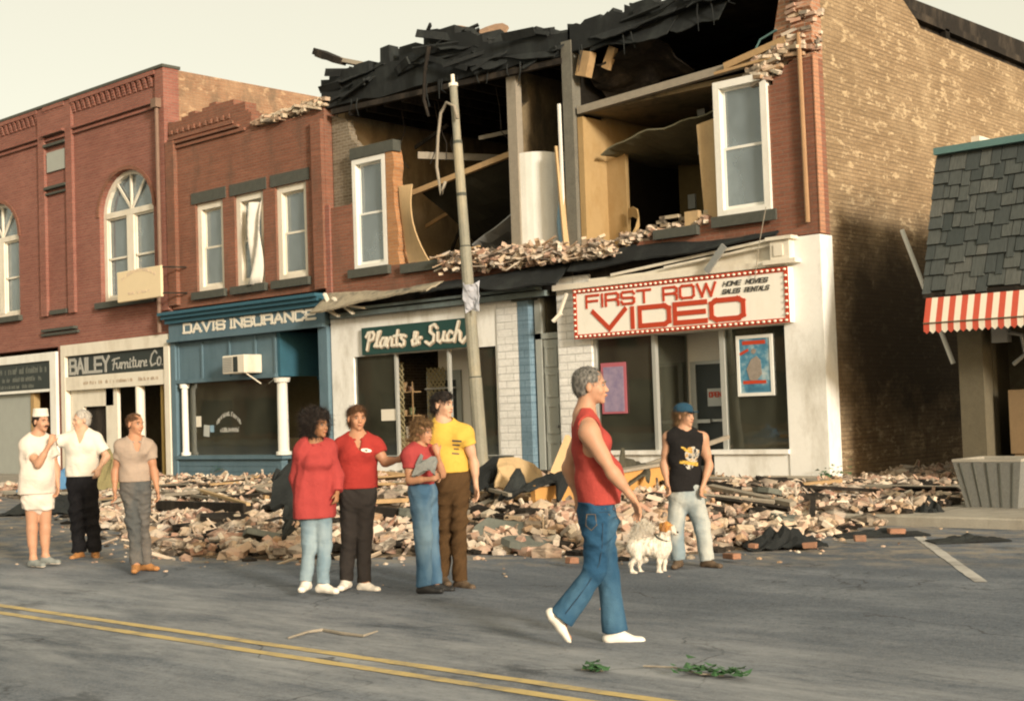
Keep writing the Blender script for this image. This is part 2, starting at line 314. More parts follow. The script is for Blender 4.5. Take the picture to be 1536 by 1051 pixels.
# ================================================================== SETTING
def structure(mb, name, mat, **kw):
    o = mb.build(name, mat, None, **kw); return tag(o, kind='structure')
def road_mat():
    q = NT('asphalt'); n = q.noise(1.3, q.vec(.38, 1.0, 1), detail=12, rough=.74)
    c = q.ramp(n, [(.36, (.045, .063, .088, 1)), (.50, (.085, .104, .130, 1)), (.62, (.165, .188, .215, 1))])
    n2 = q.noise(60, detail=6, rough=.8); c = q.mix(q.ramp(n2, [(.42, .0), (.62, .6)]), c, (.20, .215, .235, 1)); n5 = q.noise(19, detail=5, rough=.8); c = q.mix(q.ramp(n5, [(.50, .0), (.64, .6)]), c, (.028, .034, .04, 1))
    n4 = q.noise(.35, detail=5); c = q.mix(q.ramp(n4, [(.45, 0.), (.7, .45)]), c, (.040, .050, .062, 1))
    # long dusty wheel-worn band near the crown of the road
    sp = q.n('SeparateXYZ'); q.l(q.pos, sp.inputs[0]); y = q.math('ADD', sp.outputs[1], q.math('MULTIPLY', q.noise(.7, detail=5), 1.6))
    band = q.ramp(q.math('DIVIDE', q.math('ADD', y, 17.5), 8.0), [(.10, 0.), (.30, .75), (.50, .65), (.70, 0.)])
    sk = q.noise(1.6, q.vec(.30, 1.3, 1), detail=10, rough=.76)
    c = q.mix(q.math('MULTIPLY', band, q.ramp(sk, [(.38, 0.), (.62, 1.)])), c, (.36, .375, .385, 1))
    dl = q.math('SUBTRACT', sp.outputs[1], q.math('SUBTRACT', q.math('MULTIPLY', q.math('MAXIMUM', sp.outputs[0], -14.2), .48), 5.45)); dl = q.math('ADD', dl, q.math('MULTIPLY', q.noise(1.1, detail=5), 1.2)); du = q.ramp(q.math('DIVIDE', q.math('ADD', dl, 1.2), 2.4), [(.12, 0.), (.55, .75), (1., .8)])
    c = q.mix(q.math('MULTIPLY', du, q.ramp(q.noise(2.6, q.vec(.7, 1, 1), detail=9, rough=.75), [(.46, 0.), (.58, 1.)])), c, (.27, .235, .185, 1))
    wp = q.n('VectorMath'); wp.operation = 'ADD'; q.l(q.pos, wp.inputs[0]); nn = q.n('TexNoise'); nn.inputs['Scale'].default_value = 1.4; nn.inputs['Detail'].default_value = 6; q.l(q.pos, nn.inputs['Vector']); q.l(nn.outputs['Color'], wp.inputs[1])
    for sc, wd_, st_ in ((.42, .006, .8), (1.7, .010, .35)):
        v = q.n('TexVoronoi'); v.feature = 'DISTANCE_TO_EDGE'; v.inputs['Scale'].default_value = sc; q.l(wp.outputs[0], v.inputs['Vector'])
        cr = q.ramp(v.outputs['Distance'], [(.0, st_), (wd_, 0.)]); gate = q.ramp(q.noise(.5, detail=3), [(.44, 0.), (.56, 1.)]); c = q.mix(q.math('MULTIPLY', cr, gate), c, (.02, .022, .025, 1))
    c = q.mix(q.ramp(q.noise(.8, q.vec(.6, 1.2, 1), detail=8, rough=.72), [(.60, 0.), (.66, .6)]), c, (.030, .036, .044, 1))
    sp2 = q.n('TexVoronoi'); sp2.inputs['Scale'].default_value = 38; q.l(q.pos, sp2.inputs['Vector']); c = q.mix(q.ramp(sp2.outputs['Distance'], [(.10, .55), (.22, 0.)]), c, (.30, .31, .31, 1))
    q.bump(n2, .5, .008); return q.fin(c, .85, .25)
M['road'] = road_mat()
g = MB(); g.add([(-1500, -1500, -.02), (1500, -1500, -.02), (1500, 1500, -.02), (-1500, 1500, -.02)], [(0, 1, 2, 3)])
structure(g, 'ground', plain('dusty_ground', (.16, .145, .115), .95, .25, .5, .2))
g = MB(); g.add([(-160, -28, 0), (90, -28, 0), (90, -5.8, 0), (-160, -5.8, 0)], [(0, 1, 2, 3)]); structure(g, 'road', 'road')
def side_mat():
    q = NT('pavement_slabs'); bt = q.n('TexBrick'); q.l(q.pos, bt.inputs[0]); bt.offset = 0; bt.inputs['Scale'].default_value = 1; bt.inputs['Brick Width'].default_value = 1.5; bt.inputs['Row Height'].default_value = 1.5
    bt.inputs['Mortar Size'].default_value = .012; bt.inputs['Color1'].default_value = (.30, .28, .24, 1); bt.inputs['Color2'].default_value = (.34, .32, .27, 1); bt.inputs['Mortar'].default_value = (.1, .09, .08, 1)
    n = q.noise(2.5, detail=7, rough=.7); c = q.mix(q.ramp(n, [(.4, .0), (.7, .6)]), bt.outputs['Color'], (.15, .14, .12, 1)); q.bump(n, .2, .01); return q.fin(c, .9, .2)
M['slabs'] = side_mat()
g = MB(); g.box(-160, 90, -5.6, 14, -.05, .12); structure(g, 'pavement', 'slabs')
g = MB(); g.box(-160, 90, -5.8, -5.6, -.05, .125); structure(g, 'kerb', 'concrete', bevel=.02)
g = MB(); g.box(-160, 90, -36, -28, -.05, .13); structure(g, 'far_pavement', 'slabs')
g = MB()
def stripe(mb, a, b, wd, z=.004, ragged=True):
    a = np.array(a[:2], float); b = np.array(b[:2], float); d = b-a; L = np.linalg.norm(d); d /= L; nrm = np.array([-d[1], d[0]]); n = max(2, int(L/.12)); vs = []; rr = random.Random(3)
    for i in range(n+1):
        p = a+d*L*i/n; j = rr.uniform(.86, 1.06) if ragged else 1
        vs += [(*(p+nrm*wd/2*j), z), (*(p-nrm*wd/2*(rr.uniform(.86, 1.06) if ragged else 1)), z)]
    mb.add(vs, [(2*i, 2*i+1, 2*i+3, 2*i+2) for i in range(n)])
g = MB(); stripe(g, (-120, -15.27), (60, -15.27), .095); tag(g.build('road_marking', 'yellow'), kind='structure')
g = MB(); stripe(g, (-120, -15.50), (60, -15.50), .095); tag(g.build('road_marking', 'yellow'), kind='structure')
g = MB(); stripe(g, G(1378, 805), G(1472, 873), .11); tag(g.build('road_marking', 'road_white'), kind='structure')
# ================================================================== FURNITURE BUILDING (far left)
FB = thing('brick_building', 'red brick two storey building at far left with corbelled cornice and tall arched windows', 'building', (-37.5, 0, 0))
M['entry'] = plain('entry_cream', (.80, .76, .66), .6, .08, 3, .1)
xl, xr = -43.3, -31.55; TOP = 11.33
def arch_pts(x0, x1, z0, zs, n=14):
    cx = (x0+x1)/2; r = (x1-x0)/2; rise = r*.86
    return [(x0, z0), (x1, z0), (x1, zs)]+[(cx+r*math.cos(t), zs+rise*math.sin(t)) for t in [math.pi*k/n for k in range(1, n)]]+[(x0, zs)]
A1 = arch_pts(-35.08, -32.3, 5.06, 7.55); A2 = arch_pts(-42.55, -39.8, 5.06, 7.55)
b = MB(); b.prism([(xl, 3.95), (xr, 3.95), (xr, TOP-.08), (xl, TOP-.08)], [A1, A2], 0, .4)
b.box(xl, xl+.35, 0.0, .4, .1, 3.95); b.box(-37.55, -37.25, -.002, .4, .1, 3.95)
b.build('front_wall', 'brick_red', FB)
b = MB(); b.box(xr-.35, xr, .4, 14, .1, TOP-.1); b.box(xl, xl+.35, .4, 14, .1, TOP-.1); b.box(xl, xr, 13.7, 14.0, .1, TOP-.3); b.build('side_wall', 'brick_tan', FB)
b = MB(); b.box(xl+.35, xr-.35, .4, 13.7, 10.2, 10.4); b.build('roof', 'black', FB)
b = MB(); b.box(xl-.06, xr+.03, -.14, .45, TOP-.08, TOP); b.build('coping', 'stone', FB)
# raised panels: pilasters either side of the narrow centre bay, the frieze and its strings
b = MB()
for a0, a1 in ((-38.35, -38.0), (-36.75, -36.4), (-43.3, -42.9), (-31.95, -31.55)):
    b.box(a0, a1, -.10, -.001, 4.9 if a1 < -36 and a0 > -39 else 4.6, TOP-.09)
b.box(-38.0, -36.75, -.10, -.001, 10.35, TOP-.09); b.build('pilaster', 'brick_red', FB)
for k, (a0, a1) in enumerate(((-42.9, -38.35), (-38.0, -36.75), (-36.4, -31.95))):
    b = MB(); yb = -.10 if k == 1 else 0
    b.box(a0, a1, yb-.10, yb-.001, 10.62 if 0 else 10.35, 10.42); b.box(a0, a1, -.07, -.001, 10.20, 10.27)
    b.box(a0, a1, -.13, yb-.001, 11.12, TOP-.09)
    x = a0+.05
    while x < a1-.16:                                   # corbel table
        for r in range(4):
            b.box(x, x+.13, -.05-.02*r, yb-.001 if yb else -.001, 10.84+.075*r-.002*r, 10.91+.075*r)
        x += .27
    b.build('corbel_table', 'brick_red', FB)
b = MB(); b.box(-38.0, -36.75, -.13, -.001, 10.02, 10.1); b.box(-38.0, -36.75, -.13, -.001, 8.72, 8.80); b.box(-38.0, -36.75, -.08, -.001, 8.56, 8.62); b.box(-37.85, -36.9, -.1, -.001, 4.92, 5.05)
b.box(-38.4, -36.3, -.08, -.001, 4.30, 4.38); b.box(-38.3, -36.4, -.14, -.001, 4.42, 4.5); b.build('string_course', 'stone', FB)
b = MB(); b.box(-37.9, -36.85, -.06, -.001, 9.25, 9.85); b.build('vent_panel', 'grey_door', FB)
def arched_window(parent, x0, x1, z0, zs, lab):
    cx = (x0+x1)/2; out = arch_pts(x0, x1, z0, zs); i = .16
    inn = arch_pts(x0+i, x1-i, z0+.14, zs+.02)
    b = MB(); b.prism(out, [inn], .14, .30)
    b.box(x0+i, x1-i, .12, .27, zs-.07, zs+.09); b.box(cx-.17, cx+.17, .125, .268, z0+.14, zs-.07)
    for ang in (90, 125, 55):                          # fan bars
        a = R_(ang); r2 = (x1-x0)/2-.1
        b.beam((cx, .2, zs+.09), (cx+r2*math.cos(a), .2, zs+r2*.86*math.sin(a)), .05 if ang == 90 else .04, .07)
    wnd = b.build('window', 'cream', parent, label=lab)
    b = MB(); 
    for s0, s1 in ((x0+i, cx-.17), (cx+.17, x1-i)):
        for zz in (z0+.14, z0+1.22, zs-.12): b.box(s0, s1, .18, .24, zz, zz+.055)
        b.box(s0, s0+.05, .18, .24, z0+.19, zs-.12); b.box(s1-.05, s1, .18, .24, z0+.19, zs-.12)
    b.build('sash', 'cream', wnd)
    b = MB(); b.prism(arch_pts(x0+i-.02, x1-i+.02, z0+.1, zs+.02), [], .25, .262); b.build('pane', 'glass_up', wnd)
    b = MB(); b.box(x0+.1, x1-.1, .30, .315, z0+.1, zs+.9); b.build('blind', 'shade', wnd)
    b = MB(); b.box(x0-.15, x1+.15, -.14, .14, z0-.17, z0-.001); b.build('sill', 'stone', wnd)
    b = MB(); o2 = arch_pts(x0-.14, x1+.14, zs, zs); rr = [(p[0], p[1]) for p in out[2:]]
    outer = [(cx+(p[0]-cx)*1.09, zs+(p[1]-zs)*1.09) for p in rr]
    b.prism(rr+outer[::-1], [], -.035, -.001); b.build('arch_trim', 'brick_red2', wnd)
arched_window(FB, -35.08, -32.3, 5.06, 7.55, 'arched cream window above the pale hanging sign')
arched_window(FB, -42.55, -39.8, 5.06, 7.55, 'arched cream window at the left picture edge')
b = MB(); b.box(-35.4, -32, 1.2, 1.4, 4.8, 9.2); b.box(-42.8, -39.5, 1.2, 1.4, 4.8, 9.2); b.build('interior_wall', 'shopdark', FB)
b = MB(); b.tube([(-31.78, -.17, 10.2), (-31.78, -.17, 5.75), (-31.84, -.2, 5.4), (-31.84, -.2, 4.0)], .055); b.build('downpipe', 'rust', FB)
b = MB(); b.box(-31.9, -31.66, -.28, -.05, 10.15, 10.4); b.build('rain_head', 'rust', FB)
# storefront, right bay
b = MB(); b.box(-37.25, -31.62, -.10, .10, 3.62, 3.95); b.box(-31.80, -31.56, -.12, .16, .1, 3.62); b.box(-37.25, -37.02, -.1, .1, .1, 3.62); b.box(-37.02, -31.80, -.09, .1, 2.60, 3.00)
b.build('shopfront_frame', 'cream', FB)
b = MB(); b.box(-37.0, -31.82, 0, .1, 3.0, 3.62); b.build('sign_backing', 'sign_black', FB)
b = MB(); b.box(-36.95, -34.65, .06, .16, 2.1, 2.6); b.box(-36.95, -36.3, .06, .16, .12, 2.1); b.box(-35.05, -34.45, .06, .16, .12, 2.6); b.build('white_panel', 'cream', FB)
b = MB(); b.box(-36.3, -35.05, .2, .24, .12, 2.1); b.build('door', 'char', FB)
b = MB(); b.tube([(-33.25, .05, .12), (-33.25, .05, 2.6)], .13, 12); b.build('column', 'cream', FB)
b = MB(); b.tube([(-34.3, 1.9, .12), (-34.3, 1.9, 2.6)], .10, 12); b.build('column', 'grey_door', FB)
b = MB(); b.box(-32.4, -32.3, .15, 2.6, .12, 2.6); b.build('recess_wall', plain('ochre_wall', (.46, .33, .12), .85, .12, 3), FB)
b = MB(); b.box(-37.3, -31.6, 2.8, 2.95, .1, 4.0); b.box(-43.0, -37.5, 2.8, 2.95, .1, 4.0); b.build('interior_wall', 'shopdark', FB)
b = MB(); b.beam((-32.28, .5, 1.0), (-32.28, 2.4, 1.9), .05, .09); b.build('handrail', 'char', FB)
# storefront, left bay
b = MB(); b.box(-43.0, -37.55, -.09, .1, 3.55, 3.80); b.box(-43, -37.9, -.07, .1, 2.62, 2.70); b.box(-37.9, -37.55, -.10, .1, .1, 3.55)
b.build('shopfront_frame', 'white', FB)
b = MB(); b.box(-43, -37.95, -.03, .1, 2.70, 3.55); b.build('sign_backing', 'sign_black', FB)
b = MB(); b.box(-43, -39.35, .1, .2, .12, 2.62); b.build('white_panel', 'grey_door', FB)
b = MB(); b.box(-39.35, -39.15, .05, .25, .12, 2.62); b.build('door_post', 'mustard', FB)
b = MB(); b.box(-38.5, -38.3, .3, .5, .12, 2.62); b.box(-38.3, -37.92, .35, .4, .12, 2.62); b.build('door_frame', 'alu', FB)

# ================================================================== sash windows
def sash_window(parent, x0, x1, z0, z1, y=.12, fr=.13, shade=None, curt=None, mat='white', lab=None, sill=True, lintel=True, lint_h=.30):
    b = MB(); b.prism([(x0, z0), (x1, z0), (x1, z1), (x0, z1)], [[(x0+fr, z0+fr*.8), (x1-fr, z0+fr*.8), (x1-fr, z1-fr), (x0+fr, z1-fr)]], y-.05, y+.12)
    wnd = b.build('window', mat, parent, label=lab)
    a0, a1, c0, c1 = x0+fr, x1-fr, z0+fr*.8, z1-fr; zm = (c0+c1)/2
    b = MB(); s = .045
    b.prism([(a0, c0), (a1, c0), (a1, zm+.03), (a0, zm+.03)], [[(a0+s, c0+s*1.5), (a1-s, c0+s*1.5), (a1-s, zm-.02), (a0+s, zm-.02)]], y+.03, y+.07); b.build('sash', mat, wnd)
    b = MB(); b.prism([(a0, zm-.02), (a1, zm-.02), (a1, c1), (a0, c1)], [[(a0+s, zm+.03), (a1-s, zm+.03), (a1-s, c1-s), (a0+s, c1-s)]], y+.075, y+.115); b.build('sash', mat, wnd)
    b = MB(); b.box(a0+s*.5, a1-s*.5, y+.045, y+.05, c0+.03, zm); b.box(a0+s*.5, a1-s*.5, y+.09, y+.095, zm, c1-.02); b.build('pane', 'glass_up', wnd)
    if shade: b = MB(); b.box(a0+.02, a1-.02, y+.13, y+.136, c1-(c1-c0)*shade, c1); b.build('blind', 'shade', wnd)
    if curt:
        b = MB(); gr = []
        for side in curt:
            gr = []
            for i in range(9):
                row = []
                for j in range(15):
                    t = i/8; s_ = j/14; wdt = .42*(1-.55*t) if side != 'c' else 1
                    xx = (a0+.02+(a1-a0-.04)*s_*wdt) if side == 'l' else (a1-.02-(a1-a0-.04)*s_*wdt)
                    row.append((xx, y+.17+.025*math.sin(s_*24+t*2), c1-.05-(c1-c0-.1)*t))
                gr.append(row)
            b.sheet(gr, .006)
        b.build('curtain', 'curtain', wnd, smooth=True)
    if sill: b = MB(); b.box(x0-.12, x1+.12, -.12, y-.051, z0-.20, z0-.001); b.build('sill', 'stone', wnd)
    if lintel: b = MB(); b.box(x0-.16, x1+.16, -.025, .2, z1+.002, z1+lint_h); b.build('lintel', 'stone', wnd)
    return wnd
# ================================================================== INSURANCE BUILDING
IB = thing('brick_building', 'brown brick building with three tall windows above the blue insurance storefront, parapet partly torn off', 'building', (-28.2, 0, 0))
xl, xr = -31.50, -24.97
wins = [(-30.33, -29.12), (-28.62, -27.42), (-26.93, -25.72)]
top = poly([(490, 158), (470, 160), (455, 165), (452, 172), (430, 176), (402, 186), (386, 190), (378, 175), (368, 160), (350, 149), (335, 151), (262, 181)])
top = [(xr, top[0][1])]+[p for i in range(len(top)-1) for p in rag(top[i], top[i+1], .3, .075, 1)]+[(xl, top[-1][1])]
H3 = [[(a, 4.97), (c, 4.97), (c, 7.32), (a, 7.32)] for a, c in wins]
b = MB(); b.prism([(xl, 4.60), (xr, 4.60)]+top, H3, 0, .35); b.build('front_wall', 'brick_red2', IB)
b = MB(); b.box(xl, xl+.3, .35, 13, .1, 9.7); b.box(xr-.3, xr, .35, 13, .1, 8.9); b.box(xl+.3, xr-.3, 12.7, 13, .1, 9.0); b.build('side_wall', 'brick_grey', IB)
b = MB(); b.box(xl+.3, xr-.3, .36, 12.7, 8.75, 8.9); b.build('roof', 'black', IB)
b = MB(); b.box(xl+.3, xr-.3, .36, 12.7, 4.45, 4.6); b.build('floor_slab', 'char', IB)
b = MB()   # corbelled string courses that survive on the left of the parapet
for k, (z, o) in enumerate(((8.93, .06), (9.06, .10), (9.19, .05))): b.box(xl+.05, -28.05-.25*k, -o, -.001, z, z+.075)
x = xl+.1
while x < -28.6: b.box(x, x+.11, -.05, -.001, 9.35, 9.47); x += .26
b.build('string_course', 'brick_red2', IB)
b = MB(); b.box(-31.50, -31.12, -.12, -.001, 4.7, 9.15); b.box(-25.35, -24.98, -.12, -.001, 4.62, 8.7); b.build('pilaster', 'brick_red2', IB)
# pale broken ledge of mortar and stone along the torn parapet
rr = random.Random(5); b = MB()
for i in range(120):
    t = rr.random(); px = 386+t*108; py = 187-t*34+rr.uniform(-7, 3); p = F(px, py, rr.uniform(-.1, .3)); b.obox(p, (rr.uniform(.12, .4), rr.uniform(.1, .25), rr.uniform(.04, .1)), Matrix.Rotation(rr.uniform(-.35, .35), 3, 'Z') @ Matrix.Rotation(rr.uniform(-.3, .3), 3, 'Y'))
b.build('broken_ledge', island('pale_rubble', [(.45, .37, .27, 1), (.38, .29, .2, 1), (.5, .43, .33, 1), (.34, .22, .15, 1)]), IB)
for k, (a, c) in enumerate(wins):
    if k != 1: sash_window(IB, a, c, 4.97, 7.32, lab=['left upper window with glass in place', '', 'right upper window with dark lower pane'][k], curt=['', '', 'r'][k] or None, shade=.45, mat='cream', fr=.17)
    else:
        wn = sash_window(IB, a, c, 4.97, 7.32, lab='middle upper window with a pale curtain blown out', mat='cream', fr=.17)
        gr = [[(a+.62+.5*s_/8+.14*math.sin(t*.35)*t/10, .02-.10*math.sin(s_*.8+t*.5)-.012*t, 7.05-2.1*t/10) for s_ in range(9)] for t in range(11)]
        b = MB(); b.sheet(gr, .01); b.build('curtain', 'curtain', wn, smooth=True)
b = MB(); b.box(-30.6, -25.3, 1.6, 1.8, 4.6, 8.6); b.build('interior_wall', 'shopdark', IB)
# blue storefront
b = MB()
b.box(-31.62, -25.0, -.42, .0, 4.42, 4.50); b.box(-31.58, -25.02, -.34, .0, 4.32, 4.42); b.box(-31.54, -25.04, -.24, 0, 4.20, 4.32); b.build('cornice', 'blue_dk', IB)
b = MB(); b.box(-31.5, -24.98, -.14, .35, 3.78, 4.20); b.build('fascia', 'blue', IB)
b = MB(); b.box(-31.50, -25.0, -.22, 0, 3.70, 3.78); b.box(-31.3, -27.0, -.10, .2, 2.58, 2.68); b.build('moulding', 'blue', IB)
b = MB(); b.box(-31.30, -27.0, 0, .2, 2.68, 3.70)
for x in (-31.3, -30.2, -29.0, -27.9, -27.1): b.box(x, x+.07, -.04, -.001, 2.68, 3.70)
b.build('transom_panel', 'blue', IB)
b = MB(); b.box(-27.0, -26.9, .0, 2.2, 2.6, 3.70); b.box(-26.9, -25.3, 2.1, 2.2, 2.5, 3.7); b.box(-26.95, -25.3, 1.2, 2.1, 2.5, 2.6); b.build('recess_panel', 'blue_dk', IB)
b = MB(); b.box(-31.50, -31.30, -.10, .35, .12, 3.70); b.box(-25.30, -24.98, -.10, .35, .12, 3.70); b.build('corner_post', 'blue', IB)
b = MB()
b.box(-31.3, -26.9, -.05, .15, .12, .56); b.box(-31.3, -26.75, -.14, .15, .56, .66)
for z in (.24, .38): b.box(-31.25, -27.0, -.065, -.05, z, z+.02)
b.build('stall_riser', 'blue', IB)
for x, r, y, lab in ((-31.0, .10, -.02, None), (-26.85, .155, 0, None), (-25.95, .10, 1.1, None)):
    b = MB(); b.tube([(x, y, .66 if y < 1 else .12), (x, y, .74), (x, y, .75), (x, y, 2.44), (x, y, 2.45), (x, y, 2.56)], [r*1.25, r*1.25, r*.9, r*.82, r*1.2, r*1.35], 14); b.build('column', 'white', IB)
b = MB(); b.box(-31.0, -27.0, .10, .112, .66, 2.58); b.build('pane', 'glass_lo', IB)
b = MB(); b.box(-31.3, -25.3, 3.2, 3.3, .1, 3.7); b.build('interior_wall', plain('office_wall', (.36, .31, .17), .9, .3, 2), IB)
b = MB(); b.box(-31.3, -25.3, .2, 3.2, .12, .16); b.build('floor', 'carpet', IB)
b = MB(); b.box(-30.6, -27.4, .9, 1.5, .7, 1.05); b.build('counter', plain('office_counter', (.30, .26, .17), .8, .2, 3), IB)
b = MB(); b.box(-26.7, -25.35, 2.0, 2.06, .15, 2.5); b.build('door', 'shopdark', IB)
b = MB(); b.box(-25.75, -25.35, 1.0, 1.1, .15, 2.5); b.build('side_panel', 'blue_dk', IB)
# ================================================================== PLANT SHOP + STAIR (open upper floor)
PB = thing('ruined_building', 'middle building with burnt open upper rooms above the white plant shop front', 'building', (-21.5, 0, 0))
xl, xr = -24.94, -17.32
def swall(x0, x1, z0, z1, y0=.0, y1=.35): return [(x0, z0), (x1, z0), (x1, z1), (x0, z1)]
# surviving brick: low wall under the openings with its broken crown
low = [(xl, 4.35)]+[(xr, 4.35)]+rag((xr, 4.75), (-20.2, 4.78), .22, .075, 2)+rag((-20.2, 4.70), (-21.9, 4.85), .22, .075, 1)+rag((-21.95, 4.97), (-22.8, 4.97), .3, .05, 0)+[(-22.8, 4.95), (-24.05, 4.95), (-24.05, 6.55)]+rag((-24.10, 6.55), (xl, 6.5), .3, .075, 0)+[(xl, 6.5)]
b = MB(); b.prism(low, [], 0, .22); b.build('front_wall', 'brick_red2', PB)
b = MB(); b.prism([(xl, 4.35), (-24.05, 4.97)]+rag((-24.05, 4.98), (-24.02, 7.65), .1, .075, 1)+[(-24.05, 7.95)]+rag((-24.2, 8.0), (-24.5, 8.75), .1, .075, 1)+[(xl, 8.8)], [], .222, .42); b.build('inner_brick', 'brick_grey', PB)
b = MB(); b.box(-25.02, -24.82, -.05, -.001, 4.3, 6.6); b.build('corner_strip', 'brick_red', PB)
b = MB(); b.prism([(-22.85, 4.95), (-22.48, 4.95)]+rag((-22.48, 5.0), (-22.62, 7.55), .1, .075, 1)+[(-22.66, 7.75), (-22.85, 7.75)], [], .0, .3); b.build('brick_jamb', brick('orange_brick', (.42, .20, .09, 1), (.46, .25, .12, 1), (.36, .26, .17, 1)), PB)
b = MB(); b.box(-24.05, -22.55, -.03, .22, 7.56, 7.82); b.build('lintel', 'stone', PB)
sash_window(PB, -24.02, -22.88, 4.97, 7.55, y=.05, fr=.12, shade=.72, lab='white sash window left standing at the left of the open room', lintel=False)
b = MB(); b.box(-22.35, -20.95, -.12, .2, 4.72, 4.92); b.build('loose_sill', 'stone', PB)
# curling wallboard beside the window
gr = [[(-22.55+.02*j+ (.55*(t/10)**1.6)*(.5+j*.10)+.28*(j/6), .12+.05*j/6-.22*math.sin(t/10*2.6)*(j/6), 6.75-1.85*t/10) for j in range(7)] for t in range(11)]
b = MB(); b.sheet(gr, .03); b.build('torn_wallboard', 'board', PB, smooth=False)
# shell and rooms
b = MB(); b.box(xl, xl+.25, .42, 12, 4.6, 9.0); b.build('party_wall', 'plaster', PB)
b = MB(); b.box(xl+.25, xr, 7.5, 7.7, 4.6, 9.2); b.build('back_wall', 'char_gloom', PB)
b = MB(); b.box(xl+.25, xr, .22, 7.5, 4.4, 4.62); b.build('floor_slab', 'char', PB)
b = MB(); b.box(xl, xr, 11.7, 12, .1, 9); b.box(xl, xl+.25, .42, 12, .1, 4.6); b.build('rear_wall', 'brick_grey', PB)
def ragwall(x0, x1, y0, pts):  # cross wall whose front edge is broken; pts (y,z)
    return pts
b = MB(); rr = random.Random(9); edge = []
for k in range(24): z = 4.62+k*.185; edge.append((.30+rr.uniform(-.06, .10)+(.2 if z > 8 else 0), z))
b.prism(edge+[(7.5, 8.9), (7.5, 4.62)], [], -19.10, -18.92, ax='x'); b.build('cross_wall', plain('grey_brown_plaster', (.17, .13, .075), .9, .4, 2, .4, dirt=(.04, .035, .025, 1), dirt_amt=.8), PB)
b = MB(); b.box(-19.14, -18.88, .12, .3, 4.4, 8.9); b.build('wall_stud', 'wood_gr', PB)
b = MB(); b.box(-17.50, -17.30, .28, 11.6, 4.4, 9.4); b.build('cross_wall', 'char_gloom', PB)
b = MB(); b.box(-17.52, -17.26, .02, .28, 4.4, 9.0); b.build('end_pier', plain('grey_pier', (.15, .145, .12), .9, .4, 5, .6), PB)
b = MB(); b.box(-18.92, -17.5, 1.8, 1.9, 4.62, 6.9); b.build('hall_wall', plain('pale_green_wall', (.30, .29, .20), .85, .15, 3, .1), PB)
b = MB(); b.box(-18.92, -17.5, .9, 1.8, 6.9, 6.98); b.build('hall_shelf', 'wood_gr', PB)
b = MB(); b.box(-18.40, -17.72, 1.70, 1.79, 4.65, 6.75); b.build('door', 'grey_door', PB)
gr = [[(-18.90+.85*math.sin(j/10*math.pi*.62)/1.0, .18+.55*(1-math.cos(j/10*math.pi*.62)), 6.95-.02*j*j/10 if i == 0 else 4.68) for j in range(11)] for i in range(2)]
b = MB(); b.sheet(gr, .03); b.build('curved_panel', 'white', PB, smooth=False)
b = MB(); b.sheet([[(-17.85+.10*j*(.5+.5*t/8)+.05*math.sin(t), .15+.05*math.sin(j*1.7+t*.6), 6.6-1.95*t/8) for j in range(5)] for t in range(9)], .015); b.build('hanging_cloth', 'cloth_lb', PB, smooth=True)
b = MB(); b.beam((-17.72, .06, 6.9), (-17.50, -.02, 4.62), .16, .05); b.build('leaning_board', 'board', PB)
b = MB(); b.beam((-17.62, .02, 7.75), (-17.60, .02, 4.6), .05, .05); b.build('pale_lath', 'white', PB)
# fallen ceiling and broken partition inside the big room
def crumple(p00, p01, p10, p11, n=12, m_=8, amp=.12, seed=1, th=.05):
    rr = random.Random(seed); g_ = []
    ph = [rr.uniform(0, 6) for _ in range(6)]
    for i in range(m_+1):
        row = []
        for j in range(n+1):
            s, t = j/n, i/m_; p = (np.array(p00)*(1-s)+np.array(p01)*s)*(1-t)+(np.array(p10)*(1-s)+np.array(p11)*s)*t
            k = amp*(math.sin(s*5+ph[0]+t*3)+.6*math.sin(s*11+ph[1])*math.cos(t*7+ph[2])+.4*math.sin(t*13+s*9+ph[3]))+rr.uniform(-.2, .2)*amp
            row.append(p+np.array([0.3*k, .8*k, k]))
        g_.append(row)
    return g_
b = MB(); b.sheet(crumple((-22.4, .6, 6.65), (-19.15, .6, 7.05), (-22.3, 3.8, 4.8), (-19.2, 4.0, 5.1), amp=.05, seed=3), .05); b.build('fallen_ceiling', plain('olive_soot_board', (.035, .033, .022), .9, .4, 2, .2), PB)
b = MB(); b.beam((-22.5, .5, 6.62), (-19.1, .45, 7.08), .10, .12); b.build('broken_joist', 'wood', PB)
b = MB(); b.beam((-22.6, .8, 7.55), (-19.1, 5.5, 7.35), .06, .16); b.build('picture_rail', 'wood_gr', PB)
b = MB(); b.sheet(crumple((-20.7, .5, 5.2), (-19.2, .5, 5.9), (-20.7, 1.6, 4.7), (-19.2, 1.6, 5.1), 8, 5, .05, 8), .04); b.build('fallen_ceiling', 'metal', PB)
b = MB(); b.beam((-22.2, .2, 4.95), (-20.3, .35, 5.15), .08, .04); b.build('broken_joist', 'wood', PB)
